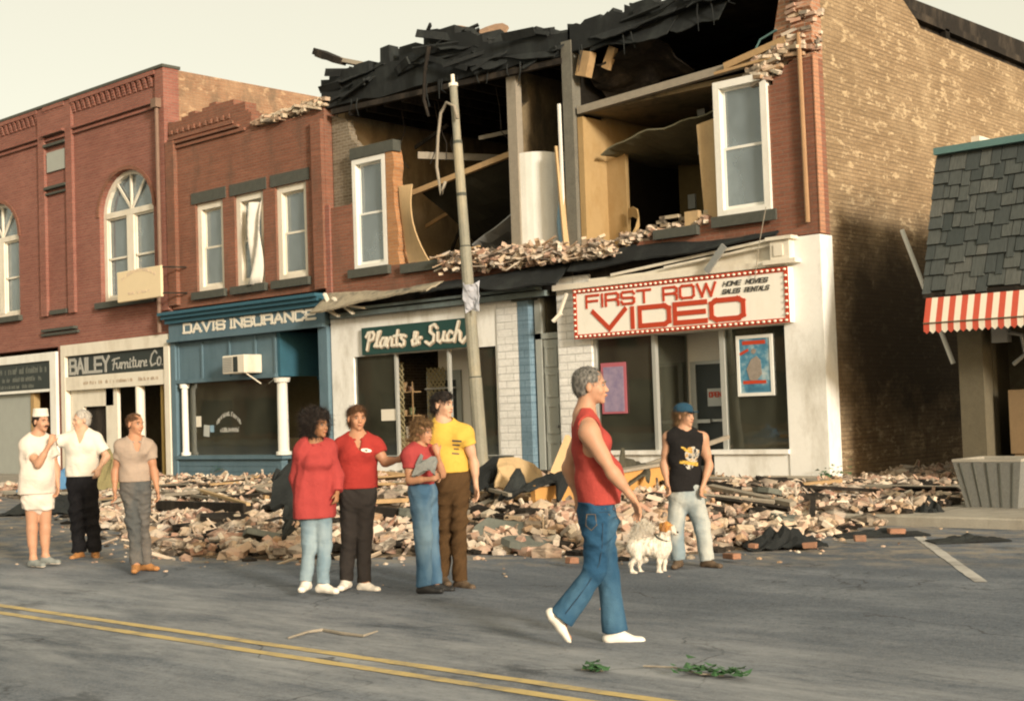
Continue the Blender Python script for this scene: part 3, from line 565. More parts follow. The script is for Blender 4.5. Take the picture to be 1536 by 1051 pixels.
# charred roof over both open buildings
def torn_roof(parent, x0, x1, zt, zb, seed, name, ydeep=7.0):
    rr = random.Random(seed); top_ = []; bot = []; x = x0
    while x < x1:
        w_ = rr.uniform(.12, .55); z = zt(x+w_/2)+rr.uniform(-.10, .10); top_ += [(x, z+rr.uniform(-.05, .05)), (min(x+w_-.01, x1), z+rr.uniform(-.08, .08))]; x += w_
    x = x1
    while x > x0+.3: w_ = rr.uniform(.3, .9); bot.append((x, zb(x)+rr.uniform(-.05, .04))); x -= w_
    bot.append((x0, zb(x0))); b = MB(); b.prism(top_+bot, [], .05, .35); b.prism([(p[0], p[1]-.04) for p in top_]+[(p[0], p[1]+.3) for p in bot], [], .36, 3.4)
    for k in range(int((x1-x0)*1.3)):       # torn roofing felt folded over the edge
        x = rr.uniform(x0, x1-.8); L = rr.uniform(.8, 2.2); L = min(L, x1-x); za, zc = zt(x), zt(x+L); dr = rr.uniform(.25, .75); oy = rr.uniform(-.06, .02)
        b.sheet(crumple((x, .5, za+.06), (x+L, .5, zc+.06), (x+rr.uniform(-.2, .2), oy, za-dr), (x+L+rr.uniform(-.25, .1), oy-.05, zc-dr*rr.uniform(.5, 1.3)), int(6+L*6), 6, rr.uniform(.04, .09), rr.randint(0, 999)), .02)
    for k in range(int((x1-x0)*2)):
        x = rr.uniform(x0, x1); t = rr.random(); z = zb(x)+(zt(x)-zb(x))*t; L = rr.uniform(.3, 1.5)*(1 if x+.9 < x1 else .4); sl2 = (zt(x+.5)-zt(x-.5))*.8
        b.obox((x, rr.uniform(-.12, .10), z), (L, rr.uniform(.02, .07), rr.uniform(.05, .20)), Matrix.Rotation(-math.atan(sl2)*t+rr.gauss(0, .16), 3, 'Y') @ Matrix.Rotation(rr.gauss(-.1, .4), 3, 'X') @ Matrix.Rotation(rr.gauss(0, .25), 3, 'Z'))
    for k in range(int((x1-x0)*1.6)):       # hanging strips and snapped lath
        x = rr.uniform(x0+.2, x1-.2); z = zb(x)+.05; b.tube([(x, -.02, z), (x+rr.uniform(-.06, .06), -.04, z-rr.uniform(.1, .25)), (x+rr.uniform(-.15, .15), -.03, z-rr.uniform(.25, .6))], [.02, .014, .006], 5)
    for k in range(int((x1-x0)*1.5)):
        x = rr.uniform(x0, x1); z = zt(x); b.obox((x, rr.uniform(.2, 1.4), z), (rr.uniform(.4, 1.4), rr.uniform(.08, .3), .04), Matrix.Rotation(rr.gauss(-.15, .35), 3, 'Y') @ Matrix.Rotation(rr.gauss(0, .2), 3, 'X') @ Matrix.Rotation(rr.uniform(0, 3), 3, 'Z'))
    return b.build(name, 'black', parent)
def zt1(x):
    pts = [(-25.1, 9.55), (-24.6, 9.78), (-23.9, 9.72), (-23.2, 9.66), (-22.8, 9.95), (-22.5, 9.6), (-21.7, 9.9), (-21.3, 10.1), (-20.9, 10.05), (-20.4, 9.85), (-19.3, 9.45), (-17.3, 9.25)]
    return float(np.interp(x, [p[0] for p in pts], [p[1] for p in pts]))
zb1 = lambda x: float(np.interp(x, [-25.1, -22.5, -17.3], [8.95, 8.90, 8.72]))
torn_roof(PB, -25.1, -17.3, zt1, zb1, 11, 'roof_edge')
b = MB(); b.box(xl, xr, .8, 12, 9.0, 9.15); b.build('roof', 'char', PB)
b = MB(); b.beam((-24.7, .05, 8.82), (-17.5, .05, 8.62), .12, .12); b.build('roof_plate', 'char', PB)
b = MB()
for k in range(12): x = -24.4+k*.61; b.box(x, x+.06, .3, 7.4, 8.72, 8.95)
b.build('roof_joists', 'char', PB)
rj = random.Random(61)
for k in range(16):      # splintered studs and laths left in the burnt room
    x = rj.uniform(-24.2, -19.4); y = rj.uniform(.6, 5.5); L = rj.uniform(.6, 2.4); z = rj.uniform(4.7, 6.2) if k < 11 else rj.uniform(7.6, 8.6); a = rj.gauss(0, .7)
    b = MB(); b.beam((x, y, z), (x+L*math.cos(a), y+rj.uniform(-.5, .5), z+L*abs(math.sin(a))*.6), .04, .09); b.build('broken_lath', rj.choice(['wood', 'wood_gr', 'char']), PB)
for k in range(5):
    x = rj.uniform(-24, -19.5); b = MB(); b.tube([(x, .8, 8.7), (x+.1, .8, 8.2), (x+rj.uniform(-.4, .4), .9, 7.7), (x+rj.uniform(-.5, .5), .85, 7.3)], .012, 5); b.build('hanging_wire', 'char', PB)
for k in range(6):
    x = -24.6+k*1.05; b = MB(); b.box(x, x+.09, 7.40, 7.499, 4.62, 8.6); b.build('wall_stud', 'char', PB)
b = MB()
for z in (.95, 1.5, 2.05): b.box(-24.0, -22.9, .7, .95, z, z+.03)
for x in (-24.0, -23.45, -22.93): b.box(x, x+.03, .68, .70, .17, 2.3)
b.build('display_shelf', 'wood', PB)
b = MB()
for z in (.98, 1.53, 2.08):
    x = -23.95
    while x < -23.0: w2 = rj.uniform(.08, .2); b.tube([(x+w2/2, .82, z), (x+w2/2, .82, z+rj.uniform(.1, .3))], [w2*.35, w2*.48], 8); x += w2+.05
b.build('display_baskets', island('basket_goods', [(.35, .22, .10, 1), (.16, .22, .09, 1), (.42, .33, .20, 1), (.25, .12, .07, 1), (.45, .42, .34, 1)]), PB)
# lower front: white plant shop
b = MB()
xo0, xo1, zo0, zo1 = -24.16, -19.60, .62, 2.93
b.prism([(xl, .12), (-18.92, .12), (-18.92, 3.86), (xl, 3.86)], [[(xo0, zo0), (xo1, zo0), (xo1, zo1), (xo0, zo1)]], 0, .16); b.build('shopfront_wall', 'white_wall', PB)
b = MB(); b.box(-19.52, -18.94, -.03, -.001, .12, 3.80); b.build('painted_brick_pier', 'brick_white', PB)
b = MB(); b.box(-18.92, -18.62, -.03, .18, .12, 4.0); b.build('blue_pier', 'brick_blue', PB)
b = MB(); b.box(-19.02, -18.46, -.10, .22, 3.82, 4.02); b.build('pier_cap', 'stone', PB)
b = MB(); b.box(xo0-.05, -19.15, -.08, .12, .54, .615); b.build('window_ledge', 'stone', PB)
b = MB()
for x in (-22.78, -21.08): b.box(x, x+.06, .02, .10, zo0, zo1)
b.box(-22.72, -21.75, .9, .96, 2.10, 2.14); b.box(-20.35, -20.30, .02, .1, zo0, zo1); b.build('mullion', 'alu', PB)
b = MB(); b.box(xo0, -22.78, .06, .07, zo0, zo1); b.box(-20.35, xo1, .06, .07, zo0, zo1); b.build('pane', 'glass_lo', PB)
b = MB(); q0, q1 = F(643, 560, 1.1)[0], F(692, 560, 1.1)[0]; b.prism([(-22.45, .12), (-20.3, .12), (-20.3, 3.0), (-22.45, 3.0)], [[(q0, .13), (q1, .13), (q1, 2.5), (q0, 2.5)]], 1.1, 1.2); b.build('entry_wall', 'entry', PB)
b = MB(); b.prism([(q0-.02, .13), (q1+.02, .13), (q1+.02, 2.52), (q0-.02, 2.52)], [[(q0+.12, .4), (q1-.12, .4), (q1-.12, 2.3), (q0+.12, 2.3)]], 1.04, 1.09); dr = b.build('door', 'grey_door', PB)
b = MB(); b.box(q0+.12, q1-.12, 1.06, 1.07, .4, 2.3); b.build('pane', 'sign_black', dr)
b = MB(); b.box(xl+.1, -18.95, 3.6, 3.7, .12, 3.9); b.build('interior_wall', plain('ochre_shop_wall', (.42, .32, .15), .9, .35, 1.5), PB)
b = MB(); b.box(xl+.1, xl+.2, .3, 3.6, .12, 3.9); b.build('shop_side_wall', 'plaster', PB)
b = MB(); b.box(xl+.1, -18.95, .16, 3.6, .12, .16); b.build('floor', 'carpet', PB)
def lattice(x0, x1, z0, z1, y):
    b = MB(); x = x0-(z1-z0)
    while x < x1:
        for sgn in (1, -1):
            p0 = (max(x, x0), z0+max(0, x0-x)); e = min(x+(z1-z0), x1); p1 = (e, z0+(e-x))
            if p1[0]-p0[0] > .05:
                q0 = p0; q1 = p1
                if sgn < 0: q0 = (p0[0], z1-(p0[1]-z0)); q1 = (p1[0], z1-(p1[1]-z0))
                b.beam((q0[0], y+.01*sgn, q0[1]), (q1[0], y+.01*sgn, q1[1]), .018, .035)
        x += .13
    return b
lattice(-23.35, -22.85, .65, 2.75, .35).build('lattice_panel', 'lattice', PB)
lattice(-22.68, -22.1, .65, 2.6, .95).build('lattice_panel', 'lattice', PB)
lattice(-20.25, -19.65, .65, 2.9, .30).build('lattice_panel', 'lattice', PB)
# stair hall doorway
b = MB(); b.box(-18.56, -18.40, .1, .25, .12, 4.2); b.box(-18.56, -17.60, .1, .25, 3.0, 3.12); b.box(-18.56, -17.60, .1, .25, 3.9, 4.2); b.build('door_frame', 'grey_door', PB)
b = MB(); b.box(-18.36, -17.95, .12, .17, .14, 2.98)
for z0_, z1_ in ((.35, .9), (1.05, 1.65), (1.8, 2.3), (2.42, 2.85)):
    b.prism([(-18.32, z0_), (-17.99, z0_), (-17.99, z1_), (-18.32, z1_)], [[(-18.27, z0_+.05), (-18.04, z0_+.05), (-18.04, z1_-.05), (-18.27, z1_-.05)]], .10, .119)
dr = b.build('door', 'grey_door', PB, label='open grey panelled stair door')
b = MB(); b.tube([(-18.0, .04, 1.2), (-18.0, .11, 1.2)], .03); b.build('handle', 'metal', dr)
b = MB(); b.box(-18.40, -17.6, 3.0, 3.1, .12, 4.2); b.box(-18.5, -18.4, .3, 3.0, .12, 4.2); b.build('hall_lining', 'shopdark', PB)
# fire-damaged cornice strip above plant shop and stairs
rr = random.Random(21)
b = MB(); b.sheet(crumple((-24.9, -.1, 4.42), (-21.0, -.1, 4.40), (-24.9, -.6, 4.05), (-21.0, -.65, 4.18), 26, 4, .05, 4), .04); b.build('sagging_flashing', plain('dirty_white_tin', (.34, .30, .22), .8, .35, 3, .4, dirt=(.05, .05, .045, 1), dirt_amt=.9), PB)
b = MB(); b.sheet(crumple((-21.2, -.05, 4.45), (-17.4, -.05, 4.45), (-21.2, -.6, 4.15), (-17.4, -.55, 4.05), 26, 4, .06, 5), .04); b.build('sagging_flashing', 'black', PB)
b = MB(); b.box(xl, -17.35, -.05, .2, 3.86, 4.35); b.build('burnt_header', 'char', PB)
b = MB(); b.box(-24.7, -18.0, -.22, -.05, 3.86, 3.97); b.box(-23.9, -18.2, -.30, -.05, 4.0, 4.06); b.build('cornice', plain('blue_grey_trim', (.14, .18, .18), .7, .3, 4, .3, dirt=(.05, .05, .05, 1)), PB)
# ================================================================== VIDEO BUILDING
VB = thing('ruined_building', 'corner brick building with torn open upper room over the white video shop front', 'building', (-14.5, 0, 0))
xl, xr = -17.26, -11.80
wx0, wx1 = -13.85, -12.72
lowv = [(xl, 4.45), (xr, 4.45), (xr, 7.55), (-12.25, 7.55)]+rag((-12.3, 7.5), (-12.72, 7.2), .1, .075, 1)+[(wx1, 7.0), (wx1, 4.97), (-13.87, 4.97)]+rag((-13.9, 5.0), (-14.3, 4.95), .2, .075, 1)+[(-14.32, 4.88), (-15.35, 4.88)]+rag((-15.4, 4.85), (-15.7, 4.62), .2, .075, 1)+[(-15.9, 4.55), (xl, 4.52)]
b = MB(); b.prism(lowv, [], 0, .35); b.build('front_wall', 'brick_red2', VB)
b = MB(); b.box(-15.3, -14.3, -.12, .2, 4.70, 4.88); b.build('loose_sill', 'stone', VB)
b = MB(); rr = random.Random(14)
for k in range(16): b.obox((-15.3+1.15*rr.random(), .15, 4.92+.07*rr.randint(0, 3)), (.2, .1, .065), rr.uniform(-.2, .2))
b.build('loose_bricks', island('grey_bricks', [(.32, .28, .2, 1), (.26, .2, .13, 1), (.4, .33, .22, 1)]), VB)
b = MB(); b.box(-14.62, -14.32, -.02, .10, 4.89, 5.16); b.build('loose_block', 'board', VB)
sash_window(VB, wx0, wx1, 4.97, 7.45, y=-.02, fr=.13, shade=.12, curt='l', lab='large white sash window with a curtain at the right of the open room', lintel=False)
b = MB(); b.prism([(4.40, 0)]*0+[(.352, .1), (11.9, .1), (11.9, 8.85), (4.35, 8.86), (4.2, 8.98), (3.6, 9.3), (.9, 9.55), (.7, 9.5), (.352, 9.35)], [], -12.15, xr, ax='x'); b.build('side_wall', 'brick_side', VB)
b = MB(); ed = []
for k in range(12): ed.append((.0+rr.uniform(-.04, .22), 7.55+k*.15))
b.prism(ed[::1]+[(.352, 9.35), (.352, 7.55)], [], -12.2, xr+.001, ax='x'); b.build('broken_corner', 'brick_edge', VB)
b = MB(); b.box(-12.75, -12.2, .1, .45, 7.6, 8.0); b.prism([(-12.7, 7.8), (-12.2, 7.8), (-12.2, 9.5), (-12.35, 9.5), (-12.45, 8.9)], [], .12, .4); b.build('inner_brick', 'brick_edge', VB)
b = MB(); b.box(xr-.001, xr+.02, -.012, .16, 4.45, 7.6); b.build('corner_quoin', brick('pink_brick', (.42, .20, .12, 1), (.46, .25, .15, 1), (.3, .2, .14, 1)), VB)
b = MB(); b.tube([(-12.02, -.06, 8.0), (-12.0, -.06, 4.65)], .045); b.build('downpipe', 'copper', VB)
b = MB(); b.box(xl, xr, 11.6, 11.9, .1, 8.8); b.build('rear_wall', 'brick_grey', VB)
b = MB(); b.box(xl, -12.15, .35, 7.5, 4.40, 4.60); b.build('floor_slab', 'char', VB)
b = MB(); b.box(xl, -12.15, 6.3, 6.5, 4.6, 9.3); b.build('back_wall', 'char_gloom', VB)
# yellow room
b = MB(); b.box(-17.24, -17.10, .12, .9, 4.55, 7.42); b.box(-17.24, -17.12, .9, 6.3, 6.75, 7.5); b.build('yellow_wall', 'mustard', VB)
b = MB(); b.box(-17.24, -17.12, .96, 6.3, 4.6, 6.75); b.box(-15.25, -12.9, 2.62, 2.7, 4.6, 7.45); b.build('dark_wall', 'char_gloom', VB)  # walls blackened to stand in for the dark doorway and room depth
b = MB(); b.box(-17.10, -16.62, .85, .95, 4.55, 6.75); b.build('yellow_wall', 'mustard', VB)
b = MB(); b.box(-16.55, -15.3, 2.6, 2.7, 4.6, 6.9); b.build('inner_partition', plain('olive_wall', (.15, .11, .045), .9, .2, 2), VB)
b = MB(); b.box(-16.30, -16.12, 2.55, 2.6, 5.65, 5.95); b.build('wall_box', 'shade', VB)
b = MB(); b.box(-17.2, -12.8, .25, 6.3, 7.50, 7.60); b.build('ceiling', plain('soiled_ceiling', (.26, .20, .115), .9, .25, 1.5, .1, dirt=(.08, .07, .045, 1), dirt_amt=.8), VB)
b = MB(); b.beam((-17.2, .14, 7.55), (-12.7, .10, 7.75), .14, .15); b.build('ceiling_edge', 'wood_gr', VB)
b = MB(); b.beam((-13.6, .0, 7.72), (-12.3, -.02, 7.95), .10, .12); b.beam((-13.8, -.05, 7.62), (-12.6, -.05, 7.68), .06, .05); b.build('broken_lath', 'wood', VB)
gr = []
for i in range(9):
    row = []
    for j in range(15):
        s = j/14; t = i/8
        row.append((-16.85+2.75*s, .35+3.4*t, 6.62+.40*s+.05*math.sin(s*7)+.12*math.sin(s*math.pi)*(1-t)-.28*math.sin(t*math.pi*.8)*math.sin(s*math.pi)+.03*math.sin(s*19+t*9)))
    gr.append(row)
b = MB(); b.sheet(gr, .03); b.build('fallen_ceiling', plain('grey_olive_board', (.13, .12, .075), .9, .3, 2, .2), VB, smooth=False)
b = MB(); b.box(-14.4, -13.0, 3.0, 3.1, 4.6, 7.5); b.build('inner_partition', 'char_gloom', VB)
b = MB(); b.prism([(-14.25, 4.98), (-13.86, 4.98), (-13.90, 6.85), (-14.35, 6.78)], [], .10, .16); b.build('leaning_wallboard', 'board', VB)
b = MB(); b.sheet([[(-15.2+.09*j+.02*math.sin(t), 1.4, 7.4-.9*t/5) for j in range(3)] for t in range(6)], .02); b.build('hanging_lath', 'metal', VB)
b = MB(); b.sheet([[(-16.35+.2*math.sin(j*.8), .5+.05*j, 4.65+.7*math.sin(j/6*2.2)+.1*t) for t in range(3)] for j in range(7)], .03); b.build('curled_wallboard', 'mustard', VB)
# attic
b = MB(); b.box(xl, -12.15, .6, 11.6, 9.25, 9.4); b.build('roof', 'char', VB)
zt2 = lambda x: float(np.interp(x, [-17.3, -15, -11.8], [9.3, 9.35, 9.6])); zb2 = lambda x: float(np.interp(x, [-17.3, -16, -14.5, -12.4], [8.75, 8.85, 9.0, 9.1]))
torn_roof(VB, -17.35, -12.35, zt2, zb2, 12, 'roof_edge')
b = MB(); b.sheet(crumple((-17.1, .3, 8.4), (-15.6, .3, 8.75), (-17.1, 1.2, 7.9), (-15.2, 1.5, 8.3), 10, 5, .08, 12), .05); b.build('charred_lathing', 'char', VB)
b = MB(); b.obox((-16.95, .1, 8.45), (.28, .2, .5), Matrix.Rotation(.3, 3, 'Y')); b.obox((-16.45, .25, 8.5), (.18, .1, .45), Matrix.Rotation(.5, 3, 'Y')); b.build('burnt_block', 'wood', VB)
# ground floor front
b = MB()
z_op = (.70, 2.90)
b.prism([(xl-.55, .12), (-16.95, .12), (-16.95, 4.2), (xl-.55, 4.2)], [], -.06, .25); b.build('painted_brick_pier', 'brick_white', VB)
b = MB(); b.prism([(-12.55, .12), (xr+.03, .12), (xr+.03, 4.42), (-12.35, 4.42), (-12.35, 4.22), (-12.55, 4.2)], [], -.08, .35); b.build('painted_pier', 'white_wall', VB)
b = MB(); b.box(-16.95, -12.55, -.03, .25, 2.9, 4.0); b.build('header_wall', 'white_wall', VB)
b = MB(); b.box(-17.8, -12.4, -.20, -.03, 3.93, 4.04); b.box(-16.9, -12.4, -.14, -.03, 4.04, 4.10); b.build('cornice', 'cream', VB)
b = MB(); b.prism([(-15.6, 4.10), (-12.65, 4.10), (-12.75, 4.42), (-13.5, 4.30)], [], -.10, -.02); b.beam((-16.3, -.16, 4.12), (-12.7, -.12, 4.42), .06, .05); b.beam((-15.0, -.2, 4.14), (-12.7, -.18, 4.32), .05, .04); b.build('bent_cornice_board', 'cream', VB)
b = MB(); b.box(-12.66, -12.28, -.26, -.08, 4.04, 4.38); b.box(-12.72, -12.20, -.32, -.08, 4.38, 4.44); b.box(-12.80, -12.15, -.30, -.08, 3.96, 4.04); b.box(-12.58, -12.40, -.28, -.26, 4.1, 4.3); b.build('corner_bracket', 'cream', VB)
b = MB(); b.box(xl, -12.4, -.01, .3, 4.02, 4.45); b.build('burnt_header', 'char', VB)
b = MB(); b.sheet(crumple((-17.3, -.02, 4.60), (-12.6, -.02, 4.58), (-17.3, -.28, 4.30), (-12.6, -.25, 4.42), 30, 4, .045, 31), .035); b.build('sagging_flashing', 'black', VB)
# showroom windows and recess
b = MB(); b.box(-16.95, -15.0, -.03, .2, .12, .62); b.box(-16.95, -14.95, -.10, .22, .62, .70); b.box(-14.15, -12.55, -.06, .2, .12, .62); b.box(-14.22, -12.55, -.12, .22, .62, .70); b.build('stall_riser', 'white_wall', VB)
b = MB(); b.box(-14.1, -12.0, -.07, -.03, .08, .14); b.build('red_curb', 'red_sign', VB)
b = MB()
b.box(-15.52, -15.44, .0, .1, .7, 2.9); b.box(-13.98, -13.88, .0, .1, .7, 2.9); b.box(-16.95, -16.88, 0, .1, .7, 2.9); b.build('mullion', 'alu', VB)
b = MB(); b.box(-16.9, -15.5, .04, .05, .7, 2.9); b.box(-13.9, -12.56, .04, .05, .7, 2.9); b.build('pane', 'glass_lo', VB)
b = MB(); b.box(-15.47, -15.46, .1, 1.75, .7, 2.9); b.build('return_pane', 'glass_lo', VB)
b = MB(); q0, q1 = F(1041, 600, 1.1)[0], F(1103, 600, 1.1)[0]; b.prism([(-16.0, .12), (-13.9, .12), (-13.9, 2.95), (-16.0, 2.95)], [[(q0, .13), (q1, .13), (q1, 2.36), (q0, 2.36)]], 1.1, 1.2); b.build('entry_wall', 'entry', VB)
b = MB(); b.prism([(q0-.02, .14), (q1+.02, .14), (q1+.02, 2.38), (q0-.02, 2.38)], [[(q0+.1, .35), (q1-.1, .35), (q1-.1, 2.32), (q0+.1, 2.32)]], 1.04, 1.09); b.box(q0+.02, q1-.02, 1.01, 1.04, 1.20, 1.25); dr = b.build('door', 'alu', VB)
b = MB(); b.box(q0+.1, q1-.1, 1.06, 1.07, .35, 2.32); b.build('pane', 'sign_black', dr)
b = MB(); b.box(q0+.12, q0+.45, .96, 1.0, 1.18, 1.25); b.build('handle', 'alu', dr)
b = MB(); b.box(-16.9, -16.4, 1.4, 1.5, .12, 2.9); b.box(-16.95, -16.85, .3, 2.4, .12, 2.9); b.box(-13.2, -12.5, 2.4, 2.5, .12, 2.9); b.build('interior_wall', 'shopdark', VB)
b = MB()
for k in range(13): z = .8+k*.155; b.box(-16.8, -15.55, .42, .46, z, z+.085)
b.build('blind', 'blind', VB)
b = MB()
for z in (.9, 1.3, 1.7, 2.1): b.box(-13.4, -12.6, 1.6, 1.9, z, z+.03)
b.build('shelving', 'wood_gr', VB)
b = MB(); rr = random.Random(4)
for z in (.93, 1.33, 1.73, 2.13):
    x = -13.35
    while x < -12.65: h_ = rr.uniform(.16, .24); b.box(x, x+.05, 1.62, 1.8, z, z+h_); x += .065
b.build('tapes', island('tape_boxes', [(.12, .12, .1, 1), (.3, .1, .06, 1), (.1, .16, .22, 1), (.4, .36, .28, 1)]), VB)
b = MB(); b.box(-16.9, -12.5, .2, 2.5, .12, .15); b.build('floor', 'carpet', VB)
# ================================================================== GIFT SHOP WITH SHINGLE ROOF (right)
GS = thing('shingled_shop', 'small shop at right edge with grey shingle mansard roof and dark timber posts', 'building', (-7, 0, 0))
gx0, gx1 = -9.50, -2.0
b = MB(); b.prism([(gx0+.05, .1), (gx1, .1), (gx1, 3.2), (gx0+.05, 3.2)], [[(gx0+.5, .5), (gx0+2.2, .5), (gx0+2.2, 2.5), (gx0+.5, 2.5)]], .35, .5); b.box(gx0+.05, gx0+.25, .5, 7, .1, 3.2); b.box(gx1-.2, gx1, .5, 7, .1, 3.2); b.box(gx0+.05, gx1, 6.8, 7.0, .1, 3.2); b.build('wall', 'post', GS)
b = MB(); b.box(gx0+.25, gx1-.2, 1.6, 1.7, .1, 3.2); b.build('interior_wall', 'shopdark', GS)
b = MB(); b.box(gx0+.15, gx0+.55, -.15, .2, .12, 3.15); b.box(gx0+2.3, gx0+2.6, -.15, .2, .12, 3.15); b.build('post', 'post', GS)
b = MB(); b.box(gx0+.85, gx0+1.7, .05, .3, .6, 1.6); b.box(gx0+.9, gx0+1.65, .08, .3, .12, .6); b.build('timber_panel', plain('brown_timber', (.22, .15, .08), .85, .2, 5, .3), GS)
b = MB(); b.tube([(gx0+.95, -.05, 2.5), (gx0+1.15, -.05, 2.45), (gx0+1.2, -.05, 2.15), (gx0+1.0, -.05, 2.0)], .035); b.box(gx0+.7, gx0+.95, -.12, .05, 2.35, 2.6); b.build('lamp_bracket', 'metal', GS)
# mansard: sloping shingles on the front
rf0 = (-.85, 3.18); rf1 = (-.12, 5.42)
b = MB(); b.prism([rf0, (rf1[0], rf1[1]), (6.9, 5.3), (6.9, 3.2)], [], gx0+.02, gx1, ax='x'); b.build('roof_deck', 'post', GS)
b = MB(); rr = random.Random(8); nrow = 9; sl_ = math.hypot(rf1[0]-rf0[0], rf1[1]-rf0[1]); ny = -(rf1[1]-rf0[1])/sl_; nz = (rf1[0]-rf0[0])/sl_
for r in range(nrow):
    x = gx0-.05
    while x < gx1:
        w_ = rr.uniform(.10, .30); drop = rr.choice([0, 0, .02, .05, .09]); t0 = r/nrow-drop/sl_; t1 = min(1.0, (r+1.25)/nrow)
        p = lambda t, o: (rf0[0]+(rf1[0]-rf0[0])*t+ny*o, rf0[1]+(rf1[1]-rf0[1])*t+nz*o)
        o0 = .055+rr.uniform(0, .02); a = p(t0, o0); c = p(t1, .022); d_ = p(t0, .012)
        b.add([(x, *a), (x+w_-.012, *a), (x+w_-.012, *c), (x, *c), (x, *d_), (x+w_-.012, *d_), (x+w_-.012, *p(t1, .001)), (x, *p(t1, .001))], [(0, 1, 2, 3), (0, 4, 5, 1), (0, 3, 7, 4), (1, 5, 6, 2)])
        x += w_
b.build('shingles', 'shingle', GS)
b = MB(); b.beam((gx0-.05, rf1[0]-.03, rf1[1]+.07), (gx1, rf1[0]-.03, rf1[1]+.07), .22, .11); b.build('ridge_cap', 'ridge', GS)
b = MB(); b.box(gx0-.04, gx1, rf0[0]-.06, rf0[0]+.1, 3.08, 3.16); b.build('fascia', 'char', GS)
# awning
b = MB()
AW = thing('awning', 'red and white striped awning with scalloped edge below the shingle roof', 'awning', (-6.5, -1, 2.6))
zt_, zb_, yt, yb2 = 3.08, 2.68, -.92, -1.06
n = 76; wd = (gx1-gx0)/n
for cidx, nm, mt in ((0, 'red_stripes', 'stripe_r'), (1, 'white_stripes', 'stripe_w')):
    b = MB()
    for k in range(n):
        if k % 2 != cidx: continue
        xa = gx0+.02+k*wd; wv = wd if k % 2 else wd
        cols = 4; vs = []
        for j in range(cols+1):
            x = xa+wv*j/cols; sc = .045*math.sin((k+j/cols)*math.pi)**2 if True else 0
            vs.append([(x, yt, zt_), (x, yb2, zb_), (x, yb2-.005, zb_-.12-sc)])
        b.sheet(vs, .008)
    b.build(nm, mt, AW)
b = MB(); b.tube([(gx0+.02, yb2-.012, zb_), (gx1, yb2-.012, zb_)], .012); b.build('rail', 'post', AW)
b = MB(); a_ = F(1353, 345, .25); c_ = F(1430, 545, .25); b.tube([a_, c_], .04); tag(b.build('long_pole', 'white'), 'long pale metal pole slanting across the dark side wall behind the awning', 'pole')
# small hatch on side wall top right
b = MB(); b.box(-11.8, -11.62, 6.5, 7.9, 6.75, 6.95); b.build('stone_ledge', 'cream', VB)
b = MB(); b.prism([(4.0, 8.86), (11.9, 8.86), (11.9, 9.9), (4.2, 9.7)], [], -14, -12.3, ax='x'); b.build('rear_roof', 'char', VB)

# ================================================================== OPPOSITE SIDE OF THE STREET
ro = random.Random(90); x = -104
for k, (wd_, ht, mt, nm) in enumerate(((15, 8.2, 'brick_red', 'dull red'), (11, 7.0, 'brick_tan', 'tan'), (14, 8.8, 'brick_red2', 'brown'), (9, 6.2, 'brick_grey', 'grey'), (16, 8.0, 'brick_red', 'dark red'), (12, 7.2, 'brick_tan', 'buff'), (14, 8.4, 'brick_red2', 'russet'))):
    t = thing('shop_building', '%s brick shop building on the far side of the street behind the viewer' % nm, 'building', (x+wd_/2, -37, 0)); n = int(wd_/3); st = wd_/n
    hs = [[(x+st*i+.8, 4.7), (x+st*i+st-.8, 4.7), (x+st*i+st-.8, 6.3), (x+st*i+.8, 6.3)] for i in range(n) if ht > 6.9]+[[(x+.6, .5), (x+wd_*.42, .5), (x+wd_*.42, 3.0), (x+.6, 3.0)], [(x+wd_*.58, .5), (x+wd_-.6, .5), (x+wd_-.6, 3.0), (x+wd_*.58, 3.0)]]
    b = MB(); b.prism([(x+.02, 0), (x+wd_-.02, 0), (x+wd_-.02, ht), (x+.02, ht)], hs, -36.4, -36.05); b.build('front_wall', mt, t)
    b = MB(); b.box(x+.02, x+wd_-.02, -48, -36.41, 0, ht-.5); b.build('rear_block', mt, t)
    b = MB(); b.box(x+.02, x+wd_-.02, -36.04, -35.75, ht-.4, ht-.1); b.build('cornice', 'stone', t)
    b = MB()
    for i in range(n):
        if ht > 6.9: b.box(x+st*i+.8, x+st*i+st-.8, -36.3, -36.28, 4.7, 6.3)
    b.box(x+.6, x+wd_*.42, -36.3, -36.28, .5, 3.0); b.box(x+wd_*.58, x+wd_-.6, -36.3, -36.28, .5, 3.0); b.build('windows', 'sign_black', t); x += wd_
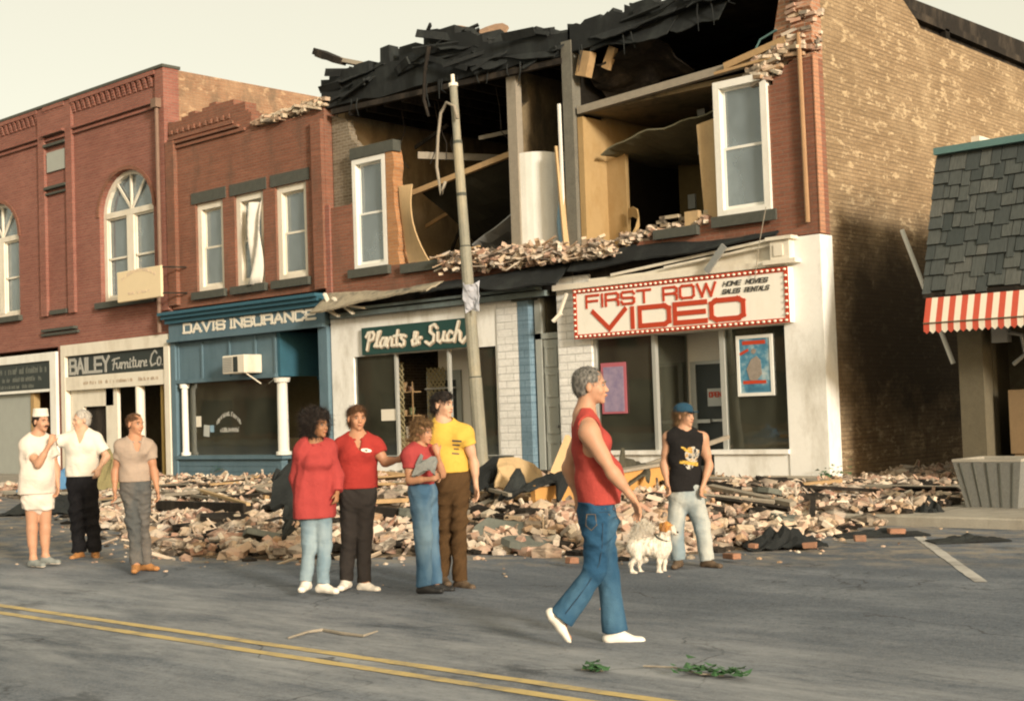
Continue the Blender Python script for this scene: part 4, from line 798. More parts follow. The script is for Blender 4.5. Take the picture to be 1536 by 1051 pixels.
# ================================================================== LETTERING
def arc(cx, cy, rx, ry, a0, a1, n=8): return [(cx+rx*math.cos(R_(a0+(a1-a0)*i/n)), cy+ry*math.sin(R_(a0+(a1-a0)*i/n))) for i in range(n+1)]
GL = {
 'A': [[(0, 0), (.5, 1), (1, 0)], [(.2, .36), (.8, .36)]], 'B': [[(0, 0), (0, 1), (.75, 1), (.95, .88), (.95, .64), (.75, .52), (0, .52)], [(.75, .52), (1, .4), (1, .12), (.8, 0), (0, 0)]],
 'C': [[(1, .82), (.85, 1), (.15, 1), (0, .85), (0, .15), (.15, 0), (.85, 0), (1, .18)]], 'D': [[(0, 0), (0, 1), (.85, 1), (1, .85), (1, .15), (.85, 0), (0, 0)]],
 'E': [[(1, 1), (0, 1), (0, 0), (1, 0)], [(0, .5), (.95, .5)]], 'F': [[(0, 0), (0, 1), (1, 1)], [(0, .52), (.9, .52)]], 'H': [[(0, 0), (0, 1)], [(1, 0), (1, 1)], [(0, .5), (1, .5)]],
 'I': [[(.5, 0), (.5, 1)]], 'L': [[(0, 1), (0, 0), (1, 0)]], 'M': [[(0, 0), (0, 1), (.5, .3), (1, 1), (1, 0)]], 'N': [[(0, 0), (0, 1), (1, 0), (1, 1)]],
 'O': [[(.15, 0), (.85, 0), (1, .15), (1, .85), (.85, 1), (.15, 1), (0, .85), (0, .15), (.15, 0)]], 'P': [[(0, 0), (0, 1), (.85, 1), (1, .85), (1, .55), (.85, .42), (0, .42)]],
 'R': [[(0, 0), (0, 1), (.85, 1), (1, .87), (1, .6), (.85, .47), (0, .47)], [(.8, .47), (1, .3), (1, 0)]], 'S': [[(1, .82), (.88, 1), (.12, 1), (0, .88), (0, .62), (.12, .52), (.88, .48), (1, .38), (1, .12), (.88, 0), (.12, 0), (0, .18)]],
 'T': [[(0, 1), (1, 1)], [(.5, 1), (.5, 0)]], 'U': [[(0, 1), (0, .15), (.15, 0), (.85, 0), (1, .15), (1, 1)]], 'V': [[(0, 1), (.5, 0), (1, 1)]], 'W': [[(0, 1), (.25, 0), (.5, .95), (.75, 0), (1, 1)]], 'Y': [[(0, 1), (.5, .5), (1, 1)], [(.5, .5), (.5, 0)]],
}
def strokes(mb, lines, x0, z0, w, h, sw, y, th=.012, slant=0, rnd=False, zfun=None, serif=0):
    """lay thick pen strokes on a front plane; consecutive strokes step 0.6 mm so that none share a plane"""
    k = 0
    for L in lines:
        P = [(x0+px*w+slant*pz*h, z0+pz*h+(zfun(px) if zfun else 0)) for px, pz in L]
        for i in range(len(P)-1):
            a = np.array(P[i]); c = np.array(P[i+1]); d = c-a; ln = np.linalg.norm(d)
            if ln < 1e-6: continue
            d /= ln; n = np.array([-d[1], d[0]])*sw/2; e = d*sw*(.0 if rnd else .5)
            yy = y-th-.0006*k; k += 1
            q = [a-e+n, a-e-n, c+e-n, c+e+n]
            mb.add([(p[0], yy, p[1]) for p in q]+[(p[0], y, p[1]) for p in q], [(0, 1, 2, 3), (0, 4, 5, 1), (1, 5, 6, 2), (2, 6, 7, 3), (3, 7, 4, 0)])
        if rnd:
            for p in P:
                yy = y-th-.0006*k; k += 1; c_ = [(p[0]+sw/2*math.cos(t*math.pi/5), p[1]+sw/2*math.sin(t*math.pi/5)) for t in range(10)]
                mb.add([(a, yy, b_) for a, b_ in c_]+[(a, y, b_) for a, b_ in c_], [tuple(range(10))]+[(i, i+10, (i+1) % 10+10, (i+1) % 10) for i in range(10)])
        if serif:
            for p, q in ((P[0], P[1]), (P[-1], P[-2])):
                if abs(p[0]-q[0]) < .3*abs(p[1]-q[1]) or True:
                    yy = y-th-.0006*k-.0003; s_ = serif
                    mb.box(p[0]-s_, p[0]+s_, yy, y, p[1]-sw*.32, p[1]+sw*.32); k += 1
def word(mb, txt, x0, x1, z, h, sw, y, gap=.25, slant=0, widths=None, z1=None, serif=0):
    ws = [(widths or {}).get(c, {'I': .22, ' ': .6, 'M': 1.2, 'W': 1.35}.get(c, 1.0)) for c in txt]; tot = sum(ws)+gap*(len(txt)-1); u = (x1-x0)/tot; x = x0
    for c, w_ in zip(txt, ws):
        zz = z+((z1-z)*(x-x0)/(x1-x0) if z1 is not None else 0)
        if c != ' ': strokes(mb, GL[c], x, zz, w_*u, h, sw, y, slant=slant, serif=serif)
        x += (w_+gap)*u
# ---- video sign
VS = thing('shop_sign', 'white FIRST ROW VIDEO sign with red letters and a bulb border', 'shop sign', (-14.8, -.15, 2.9))
sx0, sx1, sz0, sz1 = -17.22, -12.33, 2.92, 3.90; sy = -.24
b = MB(); b.box(sx0, sx1, sy, -.032, sz0, sz1); b.build('board', 'sign_face', VS, bevel=.01)
b = MB(); t_ = .085; b.prism([(sx0, sz0), (sx1, sz0), (sx1, sz1), (sx0, sz1)], [[(sx0+t_, sz0+t_), (sx1-t_, sz0+t_), (sx1-t_, sz1-t_), (sx0+t_, sz1-t_)]], sy-.012, sy-.001); b.build('border', 'red_sign', VS)
b = MB(); word(b, 'VIDEO', -16.72, -13.27, 3.075, .345, .092, sy-.001, gap=.2, widths={'I': .12, 'V': 1.15}); b.build('lettering', 'red_sign', VS)
b = MB(); word(b, 'FIRST ROW', -16.88, -13.85, 3.525, .225, .048, sy-.001, gap=.28, widths={'I': .06, ' ': .45, 'W': 1.3}); b.build('lettering', 'red_sign', VS)
b = MB(); word(b, 'HOME', -13.68, -13.32, 3.67, .075, .014, sy-.001, slant=.4); word(b, 'MOVIES', -13.20, -12.76, 3.67, .075, .014, sy-.001, slant=.4)
word(b, 'SALES', -13.70, -13.34, 3.53, .075, .014, sy-.001, slant=.4); word(b, 'RENTALS', -13.23, -12.74, 3.53, .075, .014, sy-.001, slant=.4); b.build('small_lettering', 'dk_letter', VS)
bb = MB(); bb.rock((0, 0, 0), 1, 1); bb = MB()
def ellipsoid(mb, c, r, n=8, m_=6, rot=None):
    vs = []; fs = []
    for i in range(1, m_):
        for j in range(n):
            a = math.pi*i/m_; t = 2*math.pi*j/n; p = Vector((r[0]*math.sin(a)*math.cos(t), r[1]*math.sin(a)*math.sin(t), r[2]*math.cos(a)))
            if rot is not None: p = rot@p
            vs.append((c[0]+p.x, c[1]+p.y, c[2]+p.z))
    tp = Vector((0, 0, r[2])); 
    if rot is not None: tp = rot@tp
    vs += [(c[0]+tp.x, c[1]+tp.y, c[2]+tp.z), (c[0]-tp.x, c[1]-tp.y, c[2]-tp.z)]; N = len(vs)
    for i in range(m_-2):
        for j in range(n): k = (j+1) % n; fs.append((i*n+j, (i+1)*n+j, (i+1)*n+k, i*n+k))
    for j in range(n): k = (j+1) % n; fs.append((N-2, j, k)); fs.append((N-1, (m_-2)*n+k, (m_-2)*n+j))
    return mb.add(vs, fs)
ellipsoid(bb, (0, 0, 0), (.036, .022, .022)); bulb = bb.build('light_bulb', 'bulb', VS, smooth=True, local=True)
def cp(o, loc, parent, rot=None):
    c = o.copy(); COL.objects.link(c); c.parent = parent; c.location = loc
    if rot: c.rotation_euler = rot
    WL[c.name] = WL[parent.name]; return c
spots = [(sx0+.06+(sx1-sx0-.12)*i/41, z) for i in range(42) for z in (sz0+.043, sz1-.043)]+[(x, sz0+.043+(sz1-sz0-.086)*i/8) for i in range(1, 8) for x in (sx0+.043, sx1-.043)]
for i, (x, z) in enumerate(spots):
    L = (x-WL[VS.name][0], sy-.022-WL[VS.name][1], z-WL[VS.name][2])
    if i == 0: bulb.location = L
    else: cp(bulb, L, VS)
# ---- insurance sign letters (screwed to the blue fascia)
DL = thing('sign_letters', 'white slab serif DAVIS INSURANCE letters on the blue fascia', 'sign', (-28, -.15, 3.9))
b = MB(); word(b, 'DAVIS', -30.78, -28.98, 3.92, .22, .062, -.142, gap=.30, serif=.062, widths={'I': .25}); word(b, 'INSURANCE', -28.72, -25.35, 3.92, .22, .062, -.142, gap=.30, serif=.062, widths={'I': .25}); b.build('lettering', 'letter_w', DL)
# ---- furniture store sign letters
BL = thing('sign_letters', 'pale BAILEY Furniture Co. letters on the black board', 'sign', (-34.5, -.02, 3.1))
b = MB(); word(b, 'BAILEY', -36.88, -34.75, 3.10, .40, .085, -.001, gap=.22, widths={'I': .25}, serif=.05); b.build('lettering', 'letter_g', BL)
SCR = {  # running hand
 'P': (1.0, [[(.25, -.1), (.38, .55), (.5, 1.05)], [(.1, .8), (.3, 1.08), (.75, 1.1), (.98, .9), (.85, .6), (.42, .5)]]),
 'l': (.42, [[(0, .1), (.25, .5), (.5, 1.1), (.3, 1.05), (.2, .5), (.25, .08), (.5, .1)]]),
 'a': (.7, [[(.7, .6), (.35, .62), (.1, .3), (.2, .03), (.5, .1), (.72, .6), (.68, .1), (.9, .06)]]),
 'n': (.75, [[(.05, .6), (.12, .0)], [(.12, .3), (.4, .62), (.58, .5), (.58, .05), (.85, .06)]]),
 't': (.55, [[(.3, 1.05), (.22, .4), (.3, .03), (.6, .1)], [(-.05, .68), (.65, .72)]]),
 's': (.55, [[(.52, .62), (.28, .70), (.10, .52), (.42, .28), (.40, .05), (.15, -.02), (-.05, .10)]]),
 '&': (1.0, [[(.9, .1), (.3, .65), (.35, .95), (.6, .9), (.5, .6), (.1, .3), (.2, .0), (.6, .05), (.95, .5), (1.1, .5)]]),
 'S': (.95, [[(.95, .9), (.7, 1.12), (.35, 1.0), (.35, .7), (.75, .45), (.7, .1), (.35, -.08), (.0, .1)]]),
 'u': (.75, [[(.05, .6), (.08, .12), (.3, .02), (.55, .2), (.62, .6), (.6, .1), (.85, .06)]]),
 'c': (.6, [[(.6, .5), (.35, .62), (.1, .35), (.2, .05), (.55, .06), (.75, .15)]]),
 'h': (.9, [[(.1, 0), (.25, .6), (.4, 1.15)], [(.15, .3), (.45, .6), (.6, .45), (.62, .05), (.85, -.1), (1.2, .2)]]),
 'F': (.8, [[(.3, -.05), (.4, .5), (.5, 1.0)], [(.1, .9), (.4, 1.02), (1.3, 1.12)], [(.3, .5), (.75, .55)]]),
 'r': (.5, [[(.05, .6), (.12, 0)], [(.12, .35), (.35, .62), (.55, .55)]]), 'i': (.35, [[(.1, .6), (.15, .05), (.35, .05)], [(.15, .85), (.16, .9)]]),
 'e': (.6, [[(.1, .3), (.5, .4), (.4, .62), (.12, .45), (.15, .08), (.6, .1)]]), 'C': (.9, [[(.9, .9), (.65, 1.1), (.25, .8), (.1, .35), (.3, .0), (.8, .15)]]), 'o': (.6, [arc(.32, .3, .26, .3, 90, 450, 9)]), '.': (.3, [[(.1, .03), (.12, .04)]]), ' ': (.35, []),
}
def script(mb, txt, x0, x1, z, h, sw, y, slant=.12, gap=.06):
    tot = sum(SCR[c][0]+gap for c in txt); u = (x1-x0)/tot; x = x0
    for c in txt: strokes(mb, SCR[c][1], x, z, u, h, sw, y, slant=slant, rnd=True, th=.010); x += (SCR[c][0]+gap)*u
b = MB(); script(b, 'Furniture', -34.62, -32.78, 3.13, .27, .045, -.001); script(b, 'Co.', -32.68, -31.95, 3.13, .38, .05, -.001); b.build('lettering', 'letter_g', BL)
rr = random.Random(2)
def scribble(mb, x0, x1, z, h, y, sw, fill=.75, seed=1, zf=None):
    r2 = random.Random(seed); x = x0; k = 0
    while x < x1:
        w_ = h*r2.uniform(.35, .7)
        if r2.random() < fill:
            zz = z+(zf(x) if zf else 0); mb.box(x, x+sw, y-.006-.0005*(k % 3), y, zz, zz+h*r2.uniform(.7, 1)); mb.box(x+sw*1.1, x+w_*.85, y-.005, y, zz+h*r2.choice([0, .4, .8]), zz+h*r2.choice([0, .4, .8])+sw)
        x += w_; k += 1
b = MB(); scribble(b, -36.0, -35.0, 2.74, .10, -.091, .03, seed=3); scribble(b, -34.8, -33.4, 2.74, .10, -.091, .03, seed=4); scribble(b, -33.1, -32.1, 2.74, .10, -.091, .03, seed=5); b.build('faded_lettering', 'letter_tan', BL)
b = MB(); scribble(b, -42.6, -38.3, 3.22, .20, -.031, .06, seed=7); scribble(b, -42.6, -38.6, 2.98, .14, -.031, .05, seed=8); scribble(b, -42.6, -39.0, 2.77, .12, -.031, .04, seed=9); FL = b.build('faded_sign_lettering', 'letter_dim'); tag(FL, 'worn faint lettering on the black sign at the far left', 'sign')
# ---- plant shop sign
PS = thing('shop_sign', 'dark green Plants & Such sign with white brush script', 'shop sign', (-22, -.1, 2.9))
b = MB(); b.box(-23.75, -20.36, -.09, -.001, 2.95, 3.58); b.build('board', 'sign_green', PS, bevel=.006)
b = MB(); script(b, 'Plants', -23.62, -22.24, 3.09, .33, .09, -.0905); script(b, '&', -22.06, -21.78, 3.09, .28, .10, -.0905); script(b, 'Such', -21.60, -20.42, 3.09, .36, .09, -.0905); b.build('letter_outline', 'letter_tan', PS)
b = MB(); script(b, 'Plants', -23.63, -22.25, 3.10, .33, .055, -.112); script(b, '&', -22.07, -21.79, 3.10, .28, .062, -.112); script(b, 'Such', -21.61, -20.43, 3.10, .36, .055, -.112); b.build('lettering', 'letter_w', PS)
# ---- hanging sign on the furniture building
HS = thing('hanging_sign', 'pale cream rectangular sign hung out from the brick by the arched window', 'sign', (-32.6, -.6, 5.0))
a_ = F(178, 409, -.55); c_ = F(245, 445, -.55)
b = MB(); b.box(a_[0], c_[0], -.61, -.53, c_[2], a_[2]); b.build('board', plain('cream_sign_face', (.70, .58, .38), .6, .06, 3, 0), HS, bevel=.02)
b = MB(); x0_, x1_ = a_[0]+.25, c_[0]-.25; mid = (x0_+x1_)/2
scribble(b, x0_, x1_, c_[2]+.58, .09, -.611, .025, .9, 11, zf=lambda x: .20*(1-((x-mid)/(x1_-mid))**2)); scribble(b, x0_+.3, x1_-.3, c_[2]+.18, .08, -.611, .022, .85, 12); b.build('faded_lettering', 'letter_faint', HS)
b = MB(); b.beam((c_[0]+.02, -.57, a_[2]-.05), (c_[0]+.3, .0, a_[2]-.05), .04, .04); b.beam((c_[0]+.02, -.57, c_[2]+.1), (c_[0]+.3, .0, c_[2]+.1), .04, .04); b.build('bracket', 'char', HS)
# ---- window unit air conditioner
AC = thing('air_conditioner', 'beige window air conditioner jutting from the blue transom panels', 'air conditioner', (-28, -.4, 2.7))
b = MB(); b.box(-28.55, -27.62, -.55, -.005, 2.72, 3.18); b.build('casing', 'cream', AC, bevel=.02)
b = MB()
for k in range(9): b.box(-28.50, -28.12, -.565, -.551, 2.77+k*.042, 2.79+k*.042)
b.build('grille', 'metal', AC)
b = MB(); b.box(-28.08, -27.90, -.562, -.551, 2.76, 3.14); b.build('dark_vent', 'sign_black', AC)
b = MB(); b.beam((-27.72, -.45, 2.72), (-27.68, -.02, 2.45), .03, .03); b.build('bracket', 'cream', AC)
# ---- window lettering on insurance glass, notices, posters
b = MB(); scribble(b, -29.75, -28.75, 1.45, .12, .099, .025, .95, 21, zf=lambda x: .22*(1-((x+29.25)/.5)**2)); scribble(b, -29.6, -28.85, 1.25, .12, .099, .03, .95, 22); tag(b.build('window_lettering', 'letter_g'), 'arched white gilt style lettering on the insurance office window', 'lettering')
def notice(x, z, w_, h, y, lab, mat='letter_w', seed=1, tilt=0):
    b = MB(); b.obox((x, y, z), (w_, .006, h), Matrix.Rotation(tilt, 3, 'Y')); o = b.build('paper_notice', mat); tag(o, lab, 'notice')
    return o
notice(-30.55, 1.55, .22, .28, .09, 'white paper notice taped left in the insurance office window'); notice(-30.20, 1.30, .25, .30, .09, 'pale paper notice low in the insurance office window', 'shade', tilt=.1)
notice(-29.95, 1.35, .16, .18, .085, 'small pale blue sticker on the insurance office window', 'cloth_lb')
notice(-23.05, 1.55, .50, .26, .05, 'white paper notice in the left plant shop window')
notice(-20.72, 1.45, .30, .36, 1.43, 'pale notice on the plant shop door', 'cloth_lb')
PO = thing('poster', 'blue movie style poster with red title bars in white frame at the right video window', 'poster', (-13.2, .0, 1.6))
px0, px1, pz0, pz1 = -13.62, -12.86, 1.66, 2.76
b = MB(); b.prism([(px0, pz0), (px1, pz0), (px1, pz1), (px0, pz1)], [[(px0+.06, pz0+.06), (px1-.06, pz0+.06), (px1-.06, pz1-.06), (px0+.06, pz1-.06)]], .0, .035); b.build('frame', 'white', PO)
q = NT('poster_blue'); n = q.noise(3.2, detail=4); cc = q.ramp(n, [(.3, (.02, .07, .13, 1)), (.5, (.07, .22, .33, 1)), (.62, (.30, .42, .46, 1)), (.75, (.55, .56, .52, 1))]); M['poster'] = q.fin(cc, .4, .4)
b = MB(); b.box(px0+.055, px1-.055, .012, .03, pz0+.055, pz1-.055); b.build('print', 'poster', PO)
b = MB(); b.box(px0+.13, px1-.15, .006, .0119, pz1-.17, pz1-.10); b.box(px0+.12, px1-.16, .006, .0119, pz0+.22, pz0+.28); b.obox((px0+.16, .008, pz1-.30), (.2, .006, .05), Matrix.Rotation(-.4, 3, 'Y')); b.build('title_bar', 'red_sign', PO)
b = MB(); b.prism([(px0+.26, 1.95), (px0+.40, 1.93), (px0+.52, 2.05), (px0+.50, 2.30), (px0+.42, 2.38), (px0+.30, 2.32), (px0+.20, 2.15)], [], .007, .0118); b.rock((px0+.36, .009, 2.47), .06, 3, (1, .05, 1)); b.build('figure_shape', plain('poster_figure', (.30, .26, .22), .5, .4, 9, 0), PO)
PK = thing('poster', 'pink and lilac poster low in the left video window', 'poster', (-16.5, 0, 1.3))
b = MB(); b.box(-16.78, -16.16, .0, .012, 1.42, 2.42); b.build('border', plain('poster_pink', (.42, .12, .15), .6, .1, 4, 0), PK)
q = NT('poster_lilac'); n = q.noise(4, detail=4); M['lilac'] = q.fin(q.ramp(n, [(.35, (.20, .17, .28, 1)), (.6, (.32, .26, .36, 1)), (.8, (.42, .30, .32, 1))]), .5, .3)
b = MB(); b.box(-16.72, -16.22, -.004, -.0005, 1.46, 2.34); b.build('print', 'lilac', PK)
OP = thing('door_sign', 'small white OPEN sign with red letters hanging in the video shop door', 'sign', (-14.3, 1.65, 1.6))
k0, k1_ = F(1062, 600, .95)[0], F(1086, 600, .95)[0]; b = MB(); b.box(k0, k1_, .94, .952, 1.50, 1.84); b.build('card', 'shade', OP)
b = MB(); word(b, 'OPEN', k0+.05, k1_-.05, 1.68, .085, .02, .939); b.build('lettering', 'red_sign', OP)
# potted plants in the plant shop windows
def potted(x, y, z, h, lab, seed):
    r2 = random.Random(seed); t = thing('potted_plant', lab, 'potted plant', (x, y, z))
    b = MB(); b.tube([(x, y, z), (x, y, z+.22)], [.09, .13], 10); b.build('pot', plain('clay_pot', (.35, .17, .09), .8, .2, 6), t)
    b = MB()
    for k in range(60):
        a = r2.uniform(0, 6.28); e = r2.uniform(.1, 1.3); L = r2.uniform(.4, 1)*h; p = Vector((x+math.cos(a)*math.cos(e)*L*.45, y+math.sin(a)*math.cos(e)*L*.45, z+.22+math.sin(e)*L)); s = r2.uniform(.04, .09)
        u = Vector((math.cos(a), math.sin(a), r2.uniform(-.6, .3))).normalized()*s; v_ = u.cross(Vector((0, 0, 1))).normalized()*s*.5
        b.add([p-u, p+v_, p+u, p-v_], [(0, 1, 2, 3)])
        if k % 6 == 0: b.tube([(x, y, z+.2), p], .006, 4)
    b.build('foliage', 'leaf', t)
potted(-22.45, .5, .17, .75, 'leafy green plant on the floor inside the plant shop recess', 1)
potted(-20.6, .7, .17, 1.15, 'tall leafy plant beside the plant shop door', 2)
b = MB(); b.rock((-23.3, .9, .8), .35, 4, (1, .7, .6)); b.box(-23.9, -22.9, .6, 1.1, .17, .65); tag(b.build('display_stand', 'board'), 'tan display stand with goods inside left plant shop window', 'display stand')
# ================================================================== POLE
LP = thing('utility_pole', 'weathered leaning pole with torn conduit loop before the plant shop', 'pole', (-16.35, -4.0, .12))
Yp = -4.0; tp = F(680, 130, Yp); bt_ = np.array([F(724, 700, Yp)[0], Yp, .12]); bt_ = F(722, 690, Yp)+(F(722, 690, Yp)-tp)*((F(722, 690, Yp)[2]-.12)/(tp[2]-F(722, 690, Yp)[2]))
ax_ = tp-bt_; pp = [bt_+ax_*t for t in (0, .25, .25, .52, .52, .80, .80, 1)]
b = MB(); b.tube([bt_+ax_*t for t in (0, .28, .281, .60, .601, .86, .861, 1)], [.125, .115, .106, .100, .090, .082, .070, .068], 12); b.build('shaft', 'pole', LP, smooth=False)
b = MB(); b.tube([tp, tp+ax_*.008, tp+ax_*.009, tp+ax_*.03], [.085, .085, .035, .035], 10); b.build('cap', 'cream', LP)
b = MB()
for t in (.28, .43, .60, .73, .86): b.tube([bt_+ax_*(t-.004), bt_+ax_*(t+.004)], [.122-.045*t]*2, 12)
b.build('band', 'stone', LP)
b = MB(); hp = [F(x, y, Yp-.12) for x, y in ((686, 178), (682, 160), (670, 154), (661, 170), (657, 205), (655, 250), (662, 292), (668, 272))]; b.tube([tuple(q_) for q_ in hp], .028, 8); b.build('conduit_loop', 'wood_gr', LP, smooth=True)
b = MB(); b.sheet(crumple(F(694, 425, Yp-.13), F(716, 425, Yp-.15), F(700, 468, Yp-.13), F(720, 465, Yp-.15), 6, 6, .03, 9), .01); b.build('torn_bill', plain('blue_white_paper', (.48, .50, .56), .8, .3, 14), LP)
# ================================================================== PLANTER
PT = thing('planter', 'tapered pebbled concrete planter on the pavement at right', 'planter', (-7.2, -4.2, .12))
c0 = np.array([-7.12, -4.05]); 
def ring(r, z): return [(c0[0]+r*sx, c0[1]+r*sy_, z) for sx, sy_ in ((-1, -1), (1, -1), (1, 1), (-1, 1))]
v_ = ring(.33, .12)+ring(.44, .70)+ring(.36, .70)+ring(.34, .60); b = MB(); b.add(v_, [(3, 2, 1, 0)]+[(i, (i+1) % 4, (i+1) % 4+4, i+4) for i in range(4)]+[(i+4, (i+1) % 4+4, (i+1) % 4+8, i+8) for i in range(4)]+[(i+8, (i+1) % 4+8, (i+1) % 4+12, i+12) for i in range(4)]+[(12, 13, 14, 15)]); b.build('tub', 'aggregate', PT)
b = MB()
for z0, s in ((.70, .445),): 
    b.prism([(c0[0]-s, c0[1]-s), (c0[0]+s, c0[1]-s), (c0[0]+s, c0[1]+s), (c0[0]-s, c0[1]+s)], [[(c0[0]-.36, c0[1]-.36), (c0[0]+.36, c0[1]-.36), (c0[0]+.36, c0[1]+.36), (c0[0]-.36, c0[1]+.36)]], z0+.002, z0+.035, ax='z')
b.build('rim', 'concrete', PT)
b = MB()
for k in range(5):
    f = -.26+.13*k
    b.beam((c0[0]-.332, c0[1]+f, .13), (c0[0]-.442, c0[1]+f*1.33, .69), .012, .014); b.beam((c0[0]+f, c0[1]-.332, .13), (c0[0]+f*1.33, c0[1]-.442, .69), .014, .012)
b.build('groove_lines', 'stone', PT)
# ================================================================== WEEDS, TWIGS
def sprig(name, lab, cat, pts, seed, n=40, s=(.02, .05), stem=None, spread=.1, hgt=.06):
    r2 = random.Random(seed); b = MB(); c = np.mean(np.array(pts), 0); t = thing(name, lab, cat, tuple(c))
    for k in range(n):
        i = r2.random()*(len(pts)-1); j = int(i); p = np.array(pts[j])*(1-(i-j))+np.array(pts[min(j+1, len(pts)-1)])*(i-j); p = Vector(p)+Vector((r2.gauss(0, spread), r2.gauss(0, spread), abs(r2.gauss(0, hgt))+.01))
        a = r2.uniform(0, 6.28); L = r2.uniform(*s); u = Vector((math.cos(a), math.sin(a), r2.uniform(-.3, .5))).normalized()*L; v_ = u.cross(Vector((0, 0, 1))).normalized()*L*.6; up_ = Vector((0, 0, L*.25))
        b.add([p-u, p+v_-up_, p+u, p-v_-up_, p+up_*0], [(0, 1, 4), (1, 2, 4), (2, 3, 4), (3, 0, 4)])
    b.build('leaves', 'leaf', t)
    b = MB(); st = stem or pts; b.tube([tuple(q_) for q_ in st], .006, 5); b.build('stem', 'wood_gr', t)
def gp(x, y, z=.015): return G(x, y, z)
sprig('leafy_twig', 'torn green leafy twig on the road at bottom right', 'twig', [gp(1015, 1010), gp(1050, 1008), gp(1085, 1012), gp(1122, 1017)], 3, 70, (.02, .05), stem=[gp(965, 998), gp(1010, 1000), gp(1050, 1010), gp(1085, 1012)], spread=.035, hgt=.025)
sprig('leafy_twig', 'small green leaf cluster on the road behind the walking man', 'twig', [gp(872, 1003), gp(905, 1005)], 4, 26, (.02, .045), spread=.03, hgt=.02)
b = MB(); b.tube([tuple(gp(*q_)) for q_ in ((433, 956), (462, 947), (485, 944), (512, 949), (545, 953), (566, 946))], [.008, .01, .012, .012, .01, .006], 6); tag(b.build('dry_stick', 'wood_gr'), 'thin dry stick lying on the road above the yellow lines', 'stick')
sprig('weed', 'green weeds at the foot of the white corner pier', 'weed', [F(1240, 722, -.4), F(1262, 716, .2)], 5, 60, (.03, .08), spread=.12, hgt=.12)
sprig('weed', 'small green creeper on the blue stall riser', 'weed', [F(315, 712, -.1), F(335, 703, -.1)], 6, 26, (.02, .05), spread=.05, hgt=.08)
# ================================================================== RUBBLE
EDGE = [(-33, -5.0), (-26, -7.0), (-20.5, -9.2), (-16.5, -10.8), (-13.8, -12.1), (-12.0, -11.8), (-10.4, -10.5), (-9.2, -10.0), (-8.2, -9.5), (-7.75, -8.5), (-7.75, -7.2), (-7.9, -6.2), (-7.6, -5.2), (-7.9, -3), (-9.4, -1.5), (-9.6, 1.5), (-10.0, 6), (-11.8, 6.2), (-11.8, -.3), (-33, -.3)]
EA = np.array(EDGE)
def inside_dist(P):
    P = np.atleast_2d(P); n = len(EA); d = np.full(len(P), 1e9); ins = np.zeros(len(P), bool)
    for i in range(n):
        a = EA[i]; c = EA[(i+1) % n]; e = c-a; t = np.clip(((P-a)@e)/(e@e), 0, 1); q = a+t[:, None]*e
        dd = np.hypot(*(P-q).T)
        if i < 16: d = np.minimum(d, dd)
        cond = ((a[1] > P[:, 1]) != (c[1] > P[:, 1])); xx = (c[0]-a[0])*(P[:, 1]-a[1])/(c[1]-a[1]+1e-12)+a[0]; ins ^= cond & (P[:, 0] < xx)
    return np.where(ins, d, -d)
def nz2(x, y):
    return (np.sin(x*1.7+y*.9+1)+np.sin(x*.8-y*1.9+2)+np.sin(x*3.1+2.3*y)+.7*np.sin(5.3*x-1.1*y+4)+.5*np.sin(7.9*y+2*x)+.5*np.sin(9.1*x+6*y))/4.2
def rub_h(x, y):
    x = np.asarray(x, float); y = np.asarray(y, float); d = inside_dist(np.stack([x.ravel(), y.ravel()], 1)).reshape(x.shape)
    e = np.clip(d/2.6, 0, 1); e = e*e*(3-2*e)
    base = np.where(y > -5.7, .12, 0.0)
    amp = np.interp(x, [-33, -27, -21, -17, -13, -8], [.08, .20, .40, .46, .40, .34])*np.interp(y, [-9, -4, -1.2, 0, 5], [1, .95, .45, .30, .75])
    h = amp*e*(.80+.35*nz2(x, y)); return np.where(d > 0, np.maximum(h, base*np.clip((y+6.2)/.6, 0, 1))+.015, -.06)
g_ = []; X = np.arange(-33, -7.2, .16); Y = np.arange(-12.4, 6.4, .16)
XX, YY = np.meshgrid(X, Y); HH = rub_h(XX, YY); rs = np.random.RandomState(4); HH = HH+np.where(HH > .03, rs.uniform(-.03, .03, HH.shape), 0)
b = MB(); nx, ny = len(X), len(Y); keep = HH > -.05; idx = -np.ones(HH.shape, int); vs = []
fs = []
for j in range(ny-1):
    for i in range(nx-1):
        if (keep[j, i] or keep[j, i+1] or keep[j+1, i] or keep[j+1, i+1]) and not (X[i] < -11.75 and Y[j] > -.35):
            q = []
            for jj, ii in ((j, i), (j, i+1), (j+1, i+1), (j+1, i)):
                if idx[jj, ii] < 0: idx[jj, ii] = len(vs); vs.append((X[ii], Y[jj], HH[jj, ii]))
                q.append(idx[jj, ii])
            fs.append(tuple(q))
b.add(vs, fs); q = NT('rubble_dirt'); n = q.noise(6, detail=6, rough=.7)
M['rubdirt'] = q.fin(q.ramp(n, [(.3, (.03, .025, .02, 1)), (.5, (.11, .085, .06, 1)), (.7, (.28, .22, .15, 1))]), .95, .1); q.bump(n, .8, .04)
tag(b.build('rubble_ground', 'rubdirt'), 'dusty dark bed of the rubble heap before the shops', 'rubble', kind='stuff')
BC = [(.44, .31, .23, 1), (.58, .48, .38, 1), (.36, .20, .14, 1), (.48, .36, .28, 1), (.62, .55, .45, 1), (.27, .15, .11, 1), (.44, .28, .21, 1), (.40, .35, .30, 1), (.15, .12, .10, 1), (.52, .40, .28, 1), (.38, .24, .14, 1), (.05, .042, .036, 1)]
M['bits'] = island('brick_bits', BC); M['brick_obj'] = island('single_brick', BC[:11], obj=True, bump=.6)
rs = random.Random(77); b = MB()
